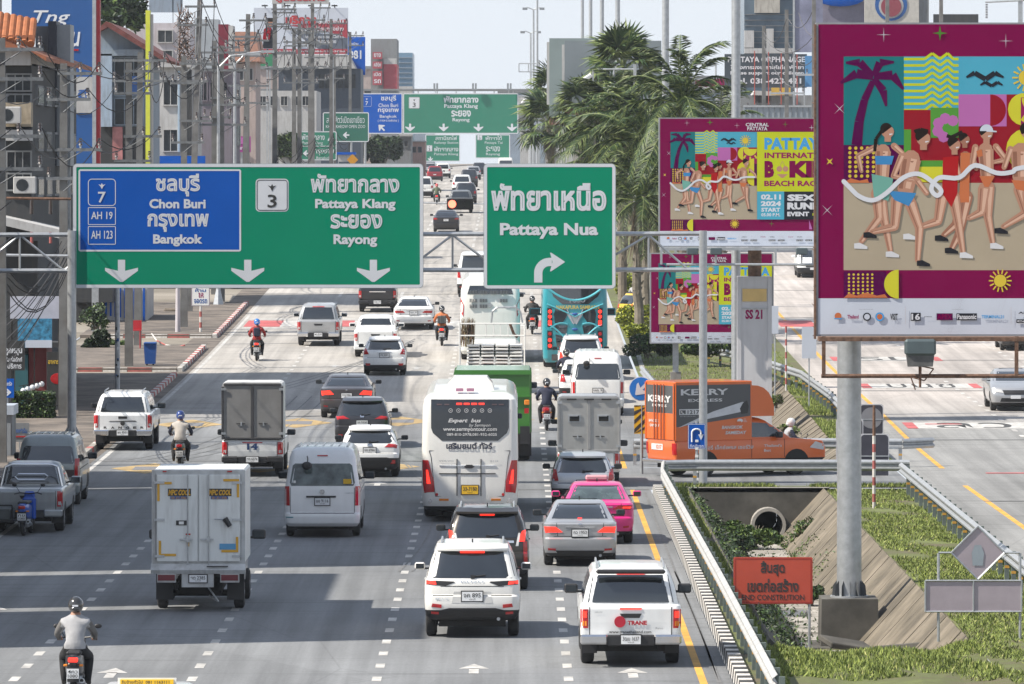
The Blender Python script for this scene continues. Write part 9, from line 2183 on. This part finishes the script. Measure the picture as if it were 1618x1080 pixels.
for i, (x0, x1, y0, y1, Y) in enumerate(((868, 960, 60, 185, 470), (892, 1045, 64, 169, 440))):
 b = Bd('billboard', ('grey-backed billboard set further back with a greenish tint', 'big blank grey billboard behind the fan palms')[i], Y, 'billboard'); b.box('board', x0, x1, y0, y1, GB if i else M('board_back_green', (.20, .25, .25), .6, var=.1, scale=.5), 0, .5); b.box('side_edge', x0 - 4, x0, y0 + 6, y1 - 20, WW, .1, .4)
 b.box('lower_beam', x0, x1, y1, y1 + 12, RUST, .1, .4); b.box('column', x0 + 38, x0 + 50, y1 + 12, 0, CONC, .5, 1.5, True)
b = Bd('glass_block', 'grey glass office block with pale stained panels, top right', 520, group='blocks on the right'); b.box('wall', 1176, 1256, -60, 0, M('office_glass', (.10, .14, .18), .25, var=.4, scale=.35), 0, 14, True); b.box('upper_panel', 1192, 1232, -60, 20, M('stained_panel', (.42, .40, .36), .8, var=.4, scale=.5, dirt=.5), -.3, 0); b.box('pale_box', 1176, 1191, 48, 75, WW, -.5, 0); b.box('pale_box', 1211, 1222, 45, 76, WW, -.5, 0); b.box('sill', 1176, 1256, 76, 84, WW, -.5, 0)
for y in range(22, 76, 9): b.box('mullion', 1176, 1256, y, y + .8, WG, -.12, 0)
b = Bd('wall_advert', 'lavender-grey wall advert panel beside the huge billboard', 500, 'advert'); b.box('panel', 1255, 1300, -60, 82, M('advert_lavender', (.22, .23, .33), .5, var=.5, scale=.4), 0, .6); b.box('post', 1253, 1256, -60, 0, STEEL, -.1, .2, True)
b = Bd('charity_board', 'dark board reading Pattaya Orphanage behind thin red scaffolding', 505, 'sign board'); b.box('panel', 1145, 1275, 85, 138, M('board_slate', (.045, .06, .075), .6), 0, .4)
for s_, x0, x1, y0, y1 in (('PATTAYA ORPHANAGE', 1150, 1272, 89, 98), ('โครงการสงเคราะห์เด็ก พัทยา', 1154, 1270, 102, 109), ('Please support our children', 1154, 1270, 112, 119), ('Tel. 038-423-421', 1156, 1266, 123, 132)): b.txt(s_, x0, x1, y0, y1, -.02, SIGNW, .03)
for x in (1150, 1270): b.box('post', x, x+2, 138, 0, STEEL, .1, .4, True)
for i, x in enumerate((1191, 1213, 1233, 1258)): b.box('red_scaffold', x, x + 1.3, 80 + i*2, 165, M('scaffold_red', (.38, .07, .05), .6), -1.0, -.8)
b.box('blue_panel', 1272, 1283, 88, 137, M('panel_sky', (.08, .25, .5), .5), -.3, .0)
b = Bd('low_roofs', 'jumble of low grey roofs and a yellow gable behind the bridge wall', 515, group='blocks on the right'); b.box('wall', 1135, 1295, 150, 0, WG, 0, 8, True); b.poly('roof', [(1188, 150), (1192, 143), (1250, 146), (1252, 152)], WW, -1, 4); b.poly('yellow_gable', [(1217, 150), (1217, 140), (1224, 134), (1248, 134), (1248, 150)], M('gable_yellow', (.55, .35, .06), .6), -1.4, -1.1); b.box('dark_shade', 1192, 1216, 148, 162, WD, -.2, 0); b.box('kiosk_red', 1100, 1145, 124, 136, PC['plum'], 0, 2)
b = Bd('barrier_wall', 'ribbed grey metal wall above the beach race billboard', 492, 'wall'); SM = M('sheet_grey', (.26, .30, .34), .5, .2, var=.1); b.box('sheet', 1175, 1300, 168, 0, SM, 0, .3, True); b.box('cap', 1175, 1300, 166, 169, STEEL, -.1, .4)
for x in range(1178, 1300, 9): b.box('rib', x, x + 1.2, 169, 200, M('rib_dark', (.14, .16, .18), .5), -.06, 0)
for i, (px, yt, Y) in enumerate(((1207, 40, 495), (1243, 15, 490), (1286, -20, 470), (1402, -20, 480), (1487, -20, 480))):
 t = thing('utility_pole', ('thin concrete pole before the glass block', 'taller concrete pole before the charity board', 'pole just left of the huge billboard', 'pole before the round-logo board', 'pole right of the round-logo board')[i], 'utility pole', ((px - CX) * Y / F, Y, zr(Y)), 0, 'poles on the right side'); h = CAMH - (yt - HY) * Y / F - zr(Y); m = MB(); m.box(-.17, .17, -.15, .15, 0, h, CP, tx=.04); m.build('shaft', t)
 m = MB(); m.box(-1.3, 1.3, -.2, -.1, h - 6.3, h - 6.15, STEEL); m.build('crossarm', t)
 for xx in (-1.2, -.5, .5, 1.2): ob('insulator', ime, t, loc=(xx, -.15, h - 6.15))
for (p, q) in (((1207, 50), (1243, 30)), ((1243, 25), (1287, 10)), ((1207, 60), (1287, 55)), ((1262, 20), (1300, 40)), ((1243, 60), (1287, 90)), ((1207, 72), (1270, 135))): cable(at(*p, 493), at(*q, 480), 1.2, .03, CAB2, 'pale cable slung between the right-hand poles', 'cables on the right side')
b = Bd('round_logo_board', 'cream board with a blue and red round emblem above the huge billboard', 530, 'sign board'); b.box('panel', 1366, 1452, -60, 42, M('board_cream', (.5, .48, .44), .6, dirt=.15), 0, 2); m = MB()
m.tube((b.x(1408), -.01, b.z(7)), (b.x(1408), -.05, b.z(7)), 1.3, 1.3, 24, M('emblem_blue', (.02, .10, .32), .5)); m.tube((b.x(1408), -.05, b.z(9)), (b.x(1408), -.08, b.z(9)), 1.0, 1.0, 24, WW); m.tube((b.x(1408), -.08, b.z(10)), (b.x(1408), -.11, b.z(10)), .82, .82, 24, M('emblem_red', (.26, .05, .07), .5)); m.build('emblem', b.t); b.box('side_panel', 1452, 1468, -60, 42, WG, .2, 2); b.box('column', 1405, 1412, 42, 0, STEEL, .5, 1, True)
b = Bd('oval_sign', 'blue oval shop sign cut off at the top edge', 520, 'sign'); m = MB(); m.ball((b.x(1328), 0, b.z(-4)), 1.9, .2, .7, BLUE, 20, 8); m.build('oval', b.t); b.box('backing', 1300, 1366, -60, 42, M('advert_dusk', (.16, .15, .2), .6, var=.4, scale=.4), .3, .8); b.box('post', 1332, 1336, 42, 0, STEEL, .3, .6, True)
b = Bd('dark_board', 'long dark board low above the huge billboard', 560, 'sign board'); b.box('panel', 1475, 1546, 22, 42, WD, 0, .4); b.box('post', 1508, 1512, 42, 0, STEEL, .1, .3, True)
b = Bd('steel_portal', 'grey power-line portal frame at the top right corner', 420, 'power frame'); m = MB(); m.tube((b.x(1557), 0, b.z(3)), (b.x(1640), 0, b.z(-1)), .06, .06, 5, STEEL); m.build('beam', b.t); b.box('column', 1609, 1616, -60, 0, STEEL, 0, .3, True)
m = MB()
for i in range(9): m.tube((b.x(1559), 0, b.z(6 + i*2.6)), (b.x(1559), 0, b.z(7.5 + i*2.6)), .09, .06, 8, INS)
m.build('insulator', b.t)
# hazy town mass that closes the far view on both sides
fb = random.Random(5)
for i in range(34):
 px = fb.choice((fb.uniform(-200, 560), fb.uniform(900, 1750))); Y = fb.uniform(900, 1500); w = fb.uniform(14, 40); h = fb.uniform(9, 17) if px < 560 else fb.uniform(8, 15); x = (px - CX) * Y / F
 t = thing('far_building', 'hazy ' + ('white', 'grey', 'pinkish', 'blue-grey')[i % 4] + ' block in the distant town', 'building', (x, Y, zr(Y)), 0, 'distant hazy blocks'); m = MB(); m.box(-w/2, w/2, 0, 14, -1, h, (WW, WG, WP, WB)[i % 4]); m.build('wall', t); m = MB(); m.box(-w/2 - .3, w/2 + .3, -.3, 14.3, h, h + .5, WG); m.build('roof', t)
 for j in range(int(w / 5)): m = MB(); m.box(-w/2 + 1.5 + j*5, -w/2 + 4 + j*5, -.1, 0, h*.55, h*.8, SHADEG); m.build('window', t)
# ---- air ----
hz = MB(); hz.box(-420, 420, -60, 1700, -3.5, 60, EARTH)
hz = hz.build('haze', kind='stuff'); hm = bpy.data.materials.new('air'); hm.use_nodes = True; nt = hm.node_tree; nt.nodes.remove(nt.nodes['Principled BSDF'])
pv = nt.nodes.new('ShaderNodeVolumePrincipled'); pv.inputs['Color'].default_value = (.86, .92, 1.0, 1); pv.inputs['Density'].default_value = .00010; pv.inputs['Anisotropy'].default_value = .25
nt.links.new(pv.outputs[0], nt.nodes['Material Output'].inputs['Volume']); hz.data.materials.clear(); hz.data.materials.append(hm)
